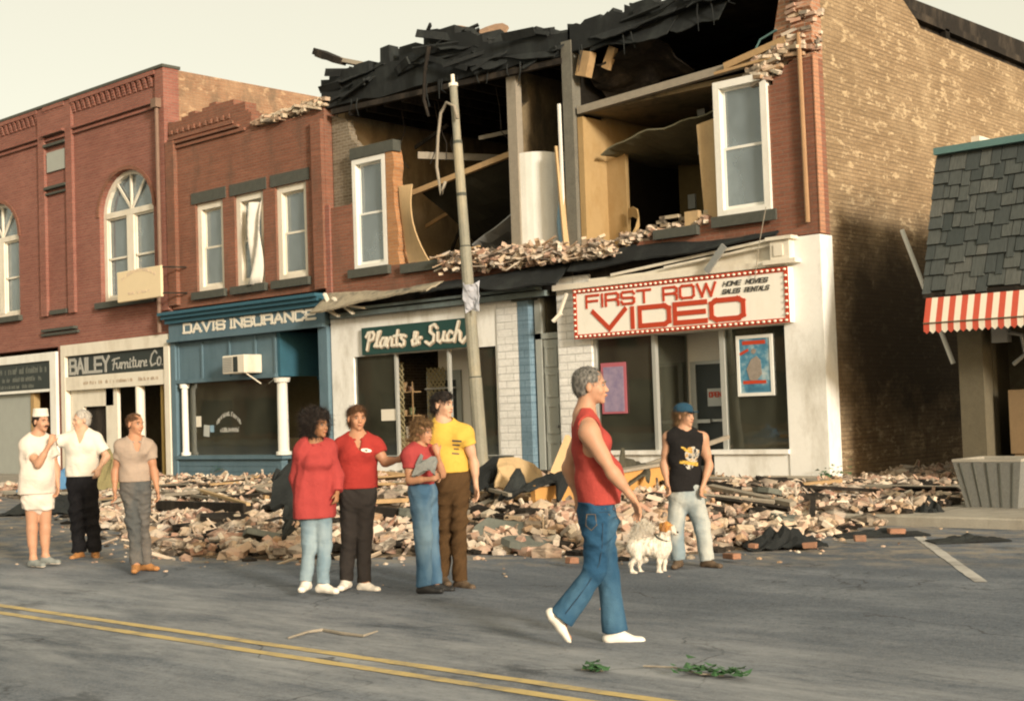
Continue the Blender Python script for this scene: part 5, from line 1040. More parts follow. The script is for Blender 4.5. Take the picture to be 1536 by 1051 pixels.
def brick_shape(mb, c, L, w_, h, rot, r2):
    hs = Vector((L, w_, h))/2; vs = []
    for i in (-1, 1):
        for j in (-1, 1):
            for k in (-1, 1): vs.append(Vector(c)+rot@Vector((i*hs.x*r2.uniform(.86, 1.04), j*hs.y*r2.uniform(.86, 1.04), k*hs.z*r2.uniform(.84, 1.05))))
    mb.add(vs, [(0, 1, 3, 2), (4, 6, 7, 5), (0, 4, 5, 1), (2, 3, 7, 6), (0, 2, 6, 4), (1, 5, 7, 3)])
from mathutils import Euler
pts = []
while len(pts) < 26000:
    x = rs.uniform(-32, -7.3); y = rs.uniform(-12.3, 5.5)
    if x < -18 and y > -2 and rs.random() < .5: continue
    pts.append((x, y))
PA = np.array(pts); PH = rub_h(PA[:, 0], PA[:, 1]); PD = inside_dist(PA)
DK = []
for (x, y), h, d in zip(pts, PH, PD):
    if d < .02 or (x < -11.7 and y > -.35): 
        if d < .02 and d > -.5 and rs.random() < .12 and y < -6: h = .0
        else: continue
    if x < -24 and rs.random() < .65: continue
    big = rs.random(); rot = Euler((rs.gauss(0, .5), rs.gauss(0, .5), rs.uniform(0, 3.14))).to_matrix()
    if d < .35: big *= .5
    if d < .5 and rs.random() < .35: DK.append((x, y, h)); continue
    if big < .22: b.rock((x, y, h+.01), rs.uniform(.03, .09), None, (1, 1, .7))
    elif big < .34: brick_shape(b, (x, y, h+.02), rs.uniform(.15, .5), rs.uniform(.02, .05), .02, rot, rs)
    elif big < .40: b.rock((x, y, h+.03), rs.uniform(.10, .19), None, (1, 1, .6))
    else: brick_shape(b, (x, y, h+.02+rs.uniform(0, .05)), rs.choice([.19, .13, .08, .10, .06, .05]), rs.choice([.095, .06, .08, .04]), rs.choice([.06, .05, .035]), rot, rs)
tag(b.build('rubble', 'bits'), 'heap of broken bricks, mortar lumps and splinters before the shops', 'rubble', kind='stuff')
b = MB()
for x, y, h in DK: b.rock((x, y, max(h, 0)+.01), rs.uniform(.03, .10), None, (1.3, 1, .5))
for k in range(900):
    x = rs.uniform(-26, -7.6); y = rs.uniform(-12.2, -.5); h = float(rub_h(x, y))
    if h > .03: b.rock((x, y, h+.04), rs.uniform(.06, .17), None, (1.5, 1, .45))
tag(b.build('charred_scraps', 'char'), 'charred scraps and sooty lumps mixed through the rubble heap', 'rubble', kind='stuff')
b = MB()
for k in range(2600):
    x = rs.uniform(-24, -6.5); y = rs.uniform(-13.6, -6); d = float(inside_dist(np.array([[x, y]]))[0])
    if -1.6 < d < .1 and rs.random() < math.exp(d*2.2) or rs.random() < .03: b.rock((x, y, .006), rs.uniform(.008, .028), None, (1.2, 1, .6))
tag(b.build('grit', 'bits'), 'fine grit and brick chips spread on the asphalt before the heap', 'grit', kind='stuff')
# the nearest loose bricks: each an object of its own
protos = []
for k in range(6):
    b = MB(); r2 = random.Random(k+50); brick_shape(b, (0, 0, 0), [.205, .15, .12, .09, .19, .13][k], [.10, .09, .095, .08, .10, .07][k], [.065, .06, .065, .05, .06, .07][k], Matrix.Identity(3), r2)
    me_o = b.build('loose_brick', 'brick_obj', None, bevel=.006); protos.append(me_o)
cnt = 0; first = set()
def put_brick(loc, rot, k, lab, grp):
    global cnt
    if k not in first: o = protos[k]; first.add(k)
    else: o = protos[k].copy(); COL.objects.link(o)
    o.location = loc; o.rotation_euler = rot; WL[o.name] = np.array(loc); tag(o, lab, 'brick', grp); cnt += 1; return o
cand = []
while len(cand) < 1500:
    t = rs.random(); x = rs.uniform(-15.5, -7.6); y = rs.uniform(-12.2, -5)
    cand.append((x, y))
CA = np.array(cand); CD = inside_dist(CA); CH = rub_h(CA[:, 0], CA[:, 1])
dist = (CA-EYE[:2])@(FW[:2]/np.linalg.norm(FW[:2]))
sel = [i for i in np.argsort(dist) if CD[i] > .05][:286]
for i in sel:
    put_brick((CA[i, 0], CA[i, 1], float(CH[i])+.05+rs.uniform(0, .04)), (rs.gauss(0, .45), rs.gauss(0, .45), rs.uniform(0, 6.28)), rs.randrange(6), 'loose pale brick lying on the front slope of the rubble heap', 'loose bricks on the rubble heap')
M['stray'] = plain('sooty_orange_brick', (.30, .155, .095), .9, .35, 14, .4, dirt=(.10, .08, .06, 1))
for (x, y), lab in (((1098, 838), 'lone orange brick on the asphalt right of the man in black'), ((858, 845), 'small brick piece on the asphalt behind the walking man'), ((1215, 822), 'brick on the asphalt beside the black tar sheet'), ((1130, 822), 'orange brick at the foot of the rubble next to the black tar sheet'), ((1345, 800), 'brick lying by the kerb near the white bay line'), ((1290, 812), 'orange half brick at the kerb end'), ((905, 838), 'brick chip on the asphalt near the dog tail')):
    o = put_brick(tuple(G(x, y, .032)), (0, rs.uniform(-.1, .1), rs.uniform(0, 3)), rs.randrange(1, 6), lab, 'stray bricks on the asphalt'); o.material_slots[0].link = 'OBJECT'; o.material_slots[0].material = M['stray']
# ---- timber and sheets on the heap
def on(px, py, dz=0.05):
    """first point where the sight line meets the heap"""
    d = _ray(px, py); best = None
    for t in np.arange(9, 32, .04):
        p = EYE+t*d; 
        if p[2] <= max(0, float(rub_h(p[0], p[1])))+dz: return p
    return EYE+28*d
def board(a, c, w_, th, mat, lab, name='plank', grp=None, dz=.05, roll=0):
    A = np.array(a if len(a) == 3 else on(*a, dz)); C_ = np.array(c if len(c) == 3 else on(*c, dz)); b = MB(); b.beam(A, C_, w_, th, roll); o = b.build(name, mat); return tag(o, lab, {'plank': 'plank', 'charred_beam': 'beam'}.get(name, 'board'), grp)
board((240, 757), (372, 762), .14, .14, 'char', 'long charred beam lying level on the rubble left of the red coat', 'charred_beam', dz=.12)
board((245, 738), (330, 748), .10, .04, 'wood_gr', 'grey plank behind the charred beam before the blue shop', dz=.12)
board((300, 735), (372, 756), .07, .04, 'board', 'tan lath crossing the rubble below the blue shop window', dz=.18)
board((412, 712), (446, 706), .30, .06, 'wood_or', 'short yellow board beside the red coat', dz=.3)
board((250, 742), (420, 726), .10, .05, 'wood_gr', 'long grey plank on the crest before the blue shop', dz=.2)
board((700, 738), (800, 748), .12, .05, 'wood', 'tan plank lying below the torn wallboard', dz=.12)
board((555, 752), (700, 745), .16, .05, 'wood', 'brown plank between the two couples', dz=.14)
board((690, 722), (765, 742), .05, .04, 'wood_gr', 'thin pale lath sloping beside the yellow shirt man arm', dz=.25)
board((560, 765), (606, 770), .12, .10, 'char', 'short charred beam between the two couples', 'charred_beam', dz=.1)
a1 = D(800, 748, 17.0); a2 = D(1010, 712, 19.0)
b = MB(); b.beam(a1, a2, .08, .34); 
for k in range(0): pass
WB = b.build('timber_panel', 'wood_or'); tag(WB, 'long orange timber panel edge lying behind the walking man', 'timber')
b = MB(); b.beam(a1+np.array([0, .1, .17]), a2+np.array([0, .1, .19]), .22, .04); tag(b.build('plank', 'wood_gr'), 'grey plank resting along the top of the orange timber panel', 'plank')
board(tuple(D(928, 712, 18.2)), tuple(D(1092, 655, 21.5)), .06, .06, 'wood_gr', 'long thin stick leaning up before the video shop door')
b = MB(); b.sheet(crumple(D(748, 688, 18.0), D(815, 700, 18.6), D(738, 735, 17.4), D(840, 738, 17.8), 8, 5, .05, 15), .03); tag(b.build('torn_wallboard', 'board'), 'torn tan wallboard sheet lying on the heap before the blue pier', 'wallboard')
b = MB(); P4 = [D(848, 652, 17.6), D(825, 708, 17.2), D(868, 722, 17.3), D(900, 716, 17.8)]; off = np.array([.02, .05, 0]); b.add(P4+[p+off for p in P4], [(0, 1, 2, 3), (4, 7, 6, 5), (0, 4, 5, 1), (1, 5, 6, 2), (2, 6, 7, 3), (3, 7, 4, 0)]); tag(b.build('torn_wallboard', 'board'), 'pointed tan wallboard piece standing up behind the walking man', 'wallboard')
b = MB(); b.sheet(crumple(D(768, 712, 17.3), D(850, 712, 17.3), D(756, 738, 16.9), D(852, 736, 16.9), 14, 5, .09, 16), .04); tag(b.build('tar_sheet', 'black'), 'ragged black tar sheet over the torn wallboard', 'tar sheet')
b = MB(); b.sheet(crumple(D(700, 700, 18.6), D(745, 694, 18.6), D(712, 738, 17.6), D(746, 738, 17.6), 8, 6, .07, 17), .04); tag(b.build('tar_sheet', 'black'), 'dark crumpled tar sheet beside the pole foot', 'tar sheet')
b = MB(); b.sheet(crumple(D(926, 680, 19), D(960, 690, 19), D(925, 726, 18.2), D(975, 722, 18.2), 8, 6, .05, 18), .03); tag(b.build('tar_sheet', plain('dark_felt', (.07, .065, .045), .9, .3, 5, .4)), 'olive felt flap below the left video window', 'roofing felt')
b = MB(); b.sheet(crumple(D(420, 700, 16.5), D(446, 700, 16.5), D(418, 785, 15.6), D(446, 785, 15.6), 6, 8, .09, 19), .06); tag(b.build('tar_sheet', 'black'), 'black tar bundle just left of the red coat', 'tar sheet')
def slab(px, py, sx, sy_, mat, lab, name='plaster_slab', seed=1, cat='slab', tilt=(.2, .1), dz=.08):
    p = on(px, py, dz); r2 = random.Random(seed); n = 9; ring_ = [(math.cos(2*math.pi*k/n)*sx*r2.uniform(.7, 1.1), math.sin(2*math.pi*k/n)*sy_*r2.uniform(.7, 1.1)) for k in range(n)]; b = MB(); b.prism(ring_, [], -.03, .04, ax='z')
    R3 = Euler((tilt[0], tilt[1], r2.uniform(0, 3))).to_matrix(); b.v = [tuple(Vector(p)+R3@Vector(q_)) for q_ in b.v]; tag(b.build(name, mat), lab, cat)
M['slab_g'] = plain('grey_plaster', (.13, .14, .12), .9, .3, 4, .5)
slab(398, 808, .42, .3, 'slab_g', 'grey roofing slab at the front of the heap left of the red coat', seed=1, tilt=(.35, .2))
slab(745, 800, .35, .28, 'slab_g', 'grey plaster slab on the heap right of the brown trousers', seed=2, tilt=(.5, -.2))
slab(1195, 780, .45, .3, 'slab_g', 'flat dark roofing slab on the right of the heap', seed=3, tilt=(.15, .1))
slab(1035, 752, .40, .25, 'slab_g', 'grey slab on the heap right of the man in black', seed=4, tilt=(.25, -.3))
slab(340, 778, .35, .22, 'char', 'charred flat slab on the left of the heap', seed=5)
slab(1150, 738, .4, .2, 'slab_g', 'dark slab near the red kerb strip', seed=6)
slab(620, 770, .3, .2, 'slab_g', 'small grey slab behind the woman in jeans', seed=7)
slab(800, 815, .4, .25, 'slab_g', 'grey slab low in front of the heap behind the walking man', seed=8, tilt=(.2, .1))
def tarp(cx, cy, hx, hy, hz, lab, seed, dep=None, px=True, name='tar_sheet', mat='black', cat='tar sheet'):
    p = G(cx, cy, .0) if dep is None else D(cx, cy, dep); r2 = random.Random(seed); gr = []
    ph = [r2.uniform(0, 6) for _ in range(4)]
    for i in range(11):
        row = []
        for j in range(15):
            u = i/5-1; v_ = j/7-1; k = max(0, 1-abs(u)**1.5)*max(0, 1-abs(v_+.2*u)**1.3); z = hz*k*(1+.6*math.sin(v_*9+ph[0])*math.sin(u*7+ph[1]))+.012+r2.uniform(0, .035)*(hz > .1)
            row.append((p[0]+v_*hx*.74+u*hy*-.67, p[1]+v_*hx*.67+u*hy*.74, p[2]+z))
        gr.append(row)
    b = MB(); b.sheet(gr, .012); tag(b.build(name, mat), lab, cat)
tarp(1175, 822, .42, .26, .17, 'peaked black tar sheet at the foot of the heap', 3)
tarp(1395, 782, .26, .2, .22, 'black lump of tar paper left of the planter', 4)
tarp(1320, 803, .5, .25, .05, 'flat dark roofing paper over the kerb end', 5)
tarp(1452, 812, .4, .18, .05, 'flat wet black paper in the gutter below the planter', 6)
tarp(390, 832, .45, .25, .10, 'dark felt scrap at the heap front left of the red coat', 7)
tarp(80, 770, .9, .4, .30, 'dark heap of cloth behind the man in white shorts', 8, name='debris_pile', cat='debris')
tarp(88, 735, .55, .3, .30, 'blue tarpaulin bundle behind the man in white shorts', 9, dep=21, name='tarpaulin', mat='cloth_bl', cat='tarpaulin')
tarp(170, 735, .35, .25, .5, 'olive sacking bundle between the two men at left', 10, dep=19, name='sacking', mat=plain('olive_sacking', (.22, .19, .09), .9, .3, 6), cat='sack')
# laths and planks scattered over the heap
rl = random.Random(31)
for k in range(110):
    x = rl.uniform(-24, -8.4); y = rl.uniform(-9.8, -1.2)
    if float(inside_dist(np.array([[x, y]]))[0]) < .4: continue
    a = rl.uniform(-.5, .5) if rl.random() < .7 else rl.uniform(0, 3.1); L = rl.uniform(.3, 2.0); h = float(rub_h(x, y))+.10
    dx, dy = math.cos(a)*L/2, math.sin(a)*L/2; h1 = float(rub_h(x-dx, y-dy)); h2 = float(rub_h(x+dx, y+dy))
    b = MB(); b.beam((x-dx, y-dy, max(h1, 0)+.10), (x+dx, y+dy, max(h2, 0)+.12), rl.uniform(.04, .12), rl.uniform(.02, .06), rl.uniform(-.5, .5))
    mt = rl.choice(['wood', 'wood_gr', 'char', 'wood_gr', 'char']); tag(b.build('broken_lath', mt), 'broken timber lath strewn over the brick rubble', 'lath', 'broken laths strewn over the heap')
# bricks and rubbish on the broken sills and the cornice ledge
b = MB(); r2 = random.Random(12)
for k in range(900):
    t = r2.random(); px = 660+t*260; py = 392-t*14+r2.gauss(0, 8); p = F(px, py, r2.uniform(-.35, .25)); p[2] = min(p[2], 4.98)
    if p[2] < 4.5: p[2] = 4.5+r2.uniform(0, .15)
    rot = Euler((r2.gauss(0, .5), r2.gauss(0, .5), r2.uniform(0, 3))).to_matrix()
    if r2.random() < .6: brick_shape(b, p, .2, .1, .065, rot, r2)
    else: brick_shape(b, p, r2.uniform(.2, .6), .05, .025, Euler((r2.gauss(0, .2), r2.gauss(0, .25), r2.gauss(0, .3))).to_matrix(), r2)
tag(b.build('ledge_rubble', 'bits'), 'broken bricks and splinters heaped on the ledge above the plant shop', 'rubble', kind='stuff')
b = MB()
for k in range(160):
    t = r2.random(); p = F(930+t*130, 362-t*30+r2.gauss(0, 4), r2.uniform(0, .4)); brick_shape(b, p, .2, .1, .065, Euler((r2.gauss(0, .4), r2.gauss(0, .3), r2.uniform(0, 3))).to_matrix(), r2)
tag(b.build('ledge_rubble', 'bits'), 'broken bricks along the sill of the open yellow room', 'rubble', kind='stuff')
b = MB()
for k in range(220):
    t = r2.random(); p = F(1130+t*70, 112-t*50+r2.gauss(0, 9), r2.uniform(-.05, .35)); brick_shape(b, p, r2.choice([.2, .4]), .1, .065, Euler((r2.gauss(0, .15), r2.gauss(0, .25), r2.uniform(-.4, .4))).to_matrix(), r2)
for k in range(90): p = np.array([-12.3+r2.uniform(0, .5), r2.uniform(0, .3), 7.7+r2.uniform(0, 1.7)]); brick_shape(b, p, .2, .1, .065, Euler((0, r2.gauss(0, .1), r2.uniform(-.3, .3))).to_matrix(), r2)
tag(b.build('ledge_rubble', 'bits'), 'loosened bricks at the broken top corner of the building', 'rubble', kind='stuff')
b = MB(); b.beam(F(478, 84, .6), F(590, 106, 1.2), .35, .10); tag(b.build('roof_board', 'wood_gr'), 'pale charred roof board sticking up at the left roof corner', 'board')
b = MB(); b.beam(F(479, 79, .55), F(510, 92, .6), .45, .16); tag(b.build('charred_beam', 'char'), 'charred stub of beam at the left roof corner', 'beam')
b = MB(); b.tube([tuple(F(x, y, -.25)) for x, y in ((643, 70), (637, 110), (636, 150), (643, 175))], [.05, .04, .04, .03], 6); tag(b.build('hanging_strip', 'char'), 'burnt strip hanging from the roof edge left of the pole', 'strip')
b = MB(); b.sheet(crumple(F(683, 40, 2.5), F(760, 42, 2.5), F(690, 58, 2.0), F(755, 58, 2.0), 8, 3, .08, 40), .05); tag(b.build('rusty_sheet', plain('rusty_tin', (.30, .19, .12), .8, .3, 6)), 'rusty brown tin sheet on top of the torn roof', 'tin sheet')
b = MB(); b.tube([tuple(F(x, y, .1)) for x, y in ((1165, 45), (1140, 60), (1133, 75), (1145, 88), (1165, 84))], .02, 6); tag(b.build('hanging_cable', 'ridge'), 'looped greenish cable at the top right corner of the open attic', 'cable')
b = MB(); b.tube([tuple(F(x, y, -.3)) for x, y in ((1149, 310), (1138, 370), (1132, 420))], .008, 5); tag(b.build('thin_wire', 'wood_gr'), 'thin wire hanging below the large white sash window', 'wire')
# splintered white trim between the two shopfronts
b = MB()
for (p, q_) in (((487, 440), (500, 470)), ((495, 455), (548, 462)), ((500, 447), (530, 470)), ((486, 462), (508, 474))): b.beam(F(*p, -.35), F(*q_, -.3), .10, .05)
b.build('x', 'cream').name = 'splintered_trim'; o_ = bpy.data.objects['splintered_trim']; tag(o_, 'splintered white trim hanging at the right end of the blue cornice', 'trim')
b = MB(); b.beam(F(842, 470, -.25), F(830, 482, -.3), .1, .06); b.beam(F(850, 440, -.25), F(838, 474, -.25), .07, .04); o_ = b.build('dangling_trim', 'cream'); tag(o_, 'white strip of trim dangling over the stair doorway', 'trim')
b = MB(); b.obox(F(1073, 388, -.3), (.12, .05, .6), Matrix.Rotation(.75, 3, 'Y')); o_ = b.build('slanting_slat', 'metal'); tag(o_, 'grey slat slanting in the gap above the video sign', 'slat')
# ================================================================== BODIES: smooth blended volumes meshed as one continuous surface
def V(*a): return np.array(a, float)
def unit(v): v = np.array(v, float); return v/(np.linalg.norm(v)+1e-12)
class Prim:
    """kind 'c': round cone a->b (ra, rb), optionally flattened along axis n by factor f; 'e': ellipsoid centre a, radii r, frame R (columns)"""
    def __init__(s, kind, a, b=None, ra=0, rb=0, k=.02, n=None, f=1.0, R=None, sub=False, cut=None):
        s.kind, s.a, s.ra, s.rb, s.k, s.f, s.R, s.sub, s.cut = kind, np.array(a, float), ra, rb, k, f, R, sub, cut
        s.b = None if b is None else np.array(b, float); s.n = None if n is None else unit(n)
    def bbox(s, g):
        if s.kind == 'c':
            r = max(s.ra, s.rb)+g; return np.minimum(s.a, s.b)-r, np.maximum(s.a, s.b)+r
        r = max(s.ra)+g; return s.a-r, s.a+r
    def d(s, P, g):
        if s.kind == 'e':
            q = P-s.a
            if s.R is not None: q = q@s.R
            r = np.array(s.ra)+g; k0 = np.linalg.norm(q/r, axis=-1); k1 = np.linalg.norm(q/(r*r), axis=-1)+1e-9; return k0*(k0-1)/k1
        a, b, ra, rb = s.a, s.b, s.ra, s.rb
        q = P-a; ab = b-a
        if s.n is not None and s.f != 1:
            n = s.n-ab*(s.n@ab)/(ab@ab+1e-12); n = unit(n); q = q+(q@n)[..., None]*n*(1/s.f-1)
        t = np.clip((q@ab)/(ab@ab+1e-12), 0, 1); dd = np.linalg.norm(q-t[..., None]*ab, axis=-1)
        r = ra+(rb-ra)*t+(g/(s.f if s.f < 1 else 1))*1.0
        out = dd-r
        if s.n is not None and s.f < 1: out = out*(s.f*.5+.5)
        if s.cut: 
            u = unit(ab)
            if 'b' in s.cut: out = np.maximum(out, (P-b)@u)
            if 'a' in s.cut: out = np.maximum(out, -(P-a)@u)
        return out
def sdf_mesh(prims, h=.008, grow=0., cuts=(), noise=None, pad=.03, subs=(), smooth=1):
    lo = np.min([p.bbox(grow)[0] for p in prims], 0)-pad; hi = np.max([p.bbox(grow)[1] for p in prims], 0)+pad
    n = np.ceil((hi-lo)/h).astype(int)+1; ax = [lo[i]+h*np.arange(n[i]) for i in range(3)]; Fd = np.full(n, .5, np.float32)
    def region(p, ex):
        a, b = p.bbox(grow+ex); i0 = np.maximum(np.floor((a-lo)/h).astype(int), 0); i1 = np.minimum(np.ceil((b-lo)/h).astype(int)+1, n)
        if np.any(i1 <= i0): return None, None
        sl_ = tuple(slice(i0[i], i1[i]) for i in range(3)); P = np.stack(np.meshgrid(*[ax[i][sl_[i]] for i in range(3)], indexing='ij'), -1); return sl_, P
    for p in prims:
        sl_, P = region(p, p.k+3*h)
        if sl_ is None: continue
        dd = p.d(P, grow); f0 = Fd[sl_]; k = p.k
        hh = np.maximum(k-np.abs(f0-dd), 0)/k; Fd[sl_] = np.minimum(f0, dd)-hh*hh*k*.25
    for p in subs:
        sl_, P = region(p, p.k+3*h)
        if sl_ is None: continue
        dd = -p.d(P, 0); f0 = Fd[sl_]; k = p.k; hh = np.maximum(k-np.abs(f0-dd), 0)/k; Fd[sl_] = np.maximum(f0, dd)+hh*hh*k*.25
    if cuts or noise:
        P = np.stack(np.meshgrid(*ax, indexing='ij'), -1).astype(np.float32)
        if noise: Fd += noise(P).astype(np.float32)
        for c, nn in cuts: Fd = np.maximum(Fd, ((P-np.array(c, np.float32))@np.array(unit(nn), np.float32)))
    Fd[0], Fd[-1], Fd[:, 0], Fd[:, -1], Fd[:, :, 0], Fd[:, :, -1] = .5, .5, .5, .5, .5, .5
    ins = Fd < 0; c = np.zeros(np.array(n)-1, int)
    for i in (0, 1):
        for j in (0, 1):
            for k in (0, 1): c += ins[i:n[0]-1+i, j:n[1]-1+j, k:n[2]-1+k]
    act = (c > 0) & (c < 8); idx = -np.ones(act.shape, int); cells = np.argwhere(act); idx[act] = np.arange(len(cells))
    acc = np.zeros((len(cells), 3)); cnt = np.zeros(len(cells)); off = [(i, j, k) for i in (0, 1) for j in (0, 1) for k in (0, 1)]
    vals = {o: Fd[cells[:, 0]+o[0], cells[:, 1]+o[1], cells[:, 2]+o[2]] for o in off}
    for o in off:
        for a in range(3):
            if o[a] == 0:
                o2 = list(o); o2[a] = 1; o2 = tuple(o2); v0, v1 = vals[o], vals[o2]; m_ = (v0 < 0) != (v1 < 0); t = np.where(m_, v0/(v0-v1+1e-12), 0)
                p = np.tile(np.array(o, float), (len(cells), 1)); p[:, a] += t; acc += p*m_[:, None]; cnt += m_
    vs = lo+h*(cells+acc/np.maximum(cnt, 1)[:, None]); faces = []
    for a in range(3):
        b_, c_ = (a+1) % 3, (a+2) % 3; s0 = [slice(None)]*3; s1 = [slice(None)]*3; s0[a] = slice(0, -1); s1[a] = slice(1, None)
        e = np.argwhere(ins[tuple(s0)] != ins[tuple(s1)]); e = e[(e[:, b_] > 0) & (e[:, c_] > 0) & (e[:, b_] < n[b_]-1) & (e[:, c_] < n[c_]-1)]
        inside0 = ins[e[:, 0], e[:, 1], e[:, 2]]; q = []
        for db, dc in ((-1, -1), (0, -1), (0, 0), (-1, 0)):
            f = e.copy(); f[:, b_] += db; f[:, c_] += dc; q.append(idx[f[:, 0], f[:, 1], f[:, 2]])
        q = np.stack(q, 1); q[~inside0] = q[~inside0][:, ::-1]; faces.append(q)
    faces = np.concatenate(faces); faces = faces[(faces >= 0).all(1)]
    for _ in range(smooth):      # light Laplacian pass
        s_ = np.zeros_like(vs); w_ = np.zeros(len(vs))
        for i in range(4):
            j = (i+1) % 4; np.add.at(s_, faces[:, i], vs[faces[:, j]]); np.add.at(w_, faces[:, i], 1); np.add.at(s_, faces[:, j], vs[faces[:, i]]); np.add.at(w_, faces[:, j], 1)
        vs = vs*.5+.5*s_/np.maximum(w_, 1)[:, None]
    return vs, faces
def mesh_part(vf, name, mat, parent, base, mats_fn=None):
    vs, fs = vf; me = bpy.data.meshes.new(name); vv = vs-base
    me.vertices.add(len(vv)); me.vertices.foreach_set('co', vv.astype(np.float32).ravel()); me.loops.add(len(fs)*4); me.loops.foreach_set('vertex_index', fs.astype(np.int32).ravel())
    me.polygons.add(len(fs)); me.polygons.foreach_set('loop_start', np.arange(0, len(fs)*4, 4, dtype=np.int32)); me.update(calc_edges=True); me.validate()
    me.polygons.foreach_set('use_smooth', [True]*len(me.polygons))
    for q in (mat if isinstance(mat, list) else [mat]): me.materials.append(M[q] if isinstance(q, str) else q)
    if mats_fn is not None:
        cen = vs[fs].mean(1); me.polygons.foreach_set('material_index', mats_fn(cen).astype(np.int32))
    o = bpy.data.objects.new(name, me); COL.objects.link(o); o.parent = parent; WL[o.name] = base; return o
def folds(seed, amp=.004, s=(16, 16, 9)):
    r = np.random.RandomState(seed); D_ = r.normal(size=(5, 3)); D_[:, 2] = np.abs(D_[:, 2])*1.1+.35; D_ /= np.linalg.norm(D_, axis=1)[:, None]; ph = r.uniform(0, 6.28, 12); fr = np.array([1.0, 1.5, 2.1, 2.9, 3.7])*(s[0]+s[1]+s[2])/3
    def f(P):
        x, y, z = P[..., 0], P[..., 1], P[..., 2]
        w0 = .9*np.sin(4.1*x+3*z+ph[5])+.9*np.sin(5.2*z-3.3*y+ph[6])+.6*np.sin(9*y+7*x+ph[7]); a = 0
        for i in range(5): a = a+(1-2*np.abs(np.sin(fr[i]*.5*(D_[i, 0]*x+D_[i, 1]*y+D_[i, 2]*z)+w0*(1+.3*i)+ph[i])))/(1+.45*i)
        return (-amp*.95*a*(.65+.35*np.sin(3*z+2*x+ph[8]))).astype(np.float32)
    return f
def fabric(name, col, var=.15, scale=7, rough=.9, wear=None, bumpk=.25):
    q = NT(name); n = q.noise(scale, detail=5); c = q.mix(n, c4(col, 1-var), c4(col, 1+var)); f = q.noise(160, detail=2)
    c = q.mix(q.ramp(f, [(.4, 0.), (.7, .3)]), c, c4(col, .8))
    if wear: c = q.mix(q.ramp(q.noise(3.2, q.vec(1, 1, .45), detail=3), [(.40, 0.), (.62, .85)]), c, wear)
    wv = q.noise(7, q.vec(1, 1, 1.3), detail=3, rough=.5); q.bump(q.math('ADD', wv, q.math('MULTIPLY', f, .15)), bumpk*2.2, .045); return q.fin(c, rough, .12)
def skin_mat(name, col):
    q = NT(name); n = q.noise(9, detail=4); c = q.mix(n, c4(col, .86), c4(col, 1.1)); c = q.mix(q.ramp(q.noise(24, detail=2), [(.5, 0.), (.8, .3)]), c, (col[0]*.95, col[1]*.72, col[2]*.62, 1))
    q.b.inputs['Subsurface Weight'].default_value = .12; q.b.inputs['Subsurface Radius'].default_value = (.02, .008, .004); q.b.inputs['Subsurface Scale'].default_value = .5
    return q.fin(c, .55, .35)
def hair_mat(name, c1, c2):
    q = NT(name); n = q.noise(60, q.vec(1, 1, .35), detail=4); c = q.mix(q.ramp(n, [(.35, 0.), (.65, 1.)]), c4(c1), c4(c2)); q.bump(n, .8, .012); return q.fin(c, .7, .25)
M['skin_a'] = skin_mat('skin_fair_tanned', (.43, .24, .15)); M['skin_b'] = skin_mat('skin_warm', (.39, .20, .115)); M['skin_c'] = skin_mat('skin_olive', (.30, .145, .072)); M['skin_d'] = skin_mat('skin_pale', (.49, .30, .20))
M['h_grey'] = hair_mat('grey_hair', (.05, .05, .045), (.22, .21, .19)); M['h_dark'] = hair_mat('dark_hair', (.010, .008, .007), (.03, .022, .018)); M['h_brown'] = hair_mat('brown_hair', (.045, .022, .010), (.13, .065, .03)); M['h_lbrown'] = hair_mat('light_brown_hair', (.08, .045, .02), (.20, .12, .055)); M['h_silver'] = hair_mat('silver_hair', (.25, .23, .20), (.50, .47, .42))
M['eye_w'] = plain('eye_white', (.26, .22, .19), .3, .03, 9, 0, .5); M['iris'] = plain('dark_iris', (.02, .015, .012), .3, .1, 9, 0, .5); M['lip'] = plain('lips', (.38, .13, .09), .5, .1, 9, 0)
M['shoe_w'] = plain('white_canvas_shoe', (.72, .68, .60), .7, .06, 8, .15); M['sole'] = plain('shoe_sole', (.55, .50, .42), .7, .1, 8, 0); M['shoe_k'] = plain('black_shoe', (.022, .022, .022), .5, .2, 8, .1); M['shoe_t'] = plain('tan_leather', (.36, .17, .06), .6, .15, 8, .15); M['shoe_br'] = plain('brown_shoe', (.10, .07, .045), .6, .2, 8, .15); M['shoe_gr'] = plain('grey_slipper', (.20, .22, .21), .7, .2, 8, .15)
CR = _r0.copy(); CB = _f0.copy()      # camera's level right / away directions, used to describe how people stand
def dirv(deg, z=0):                   # 0 = facing the camera, 90 = facing the picture's right, 180 = away
    a = R_(deg); return unit(-CB*math.cos(a)+CR*math.sin(a)+V(0, 0, z))
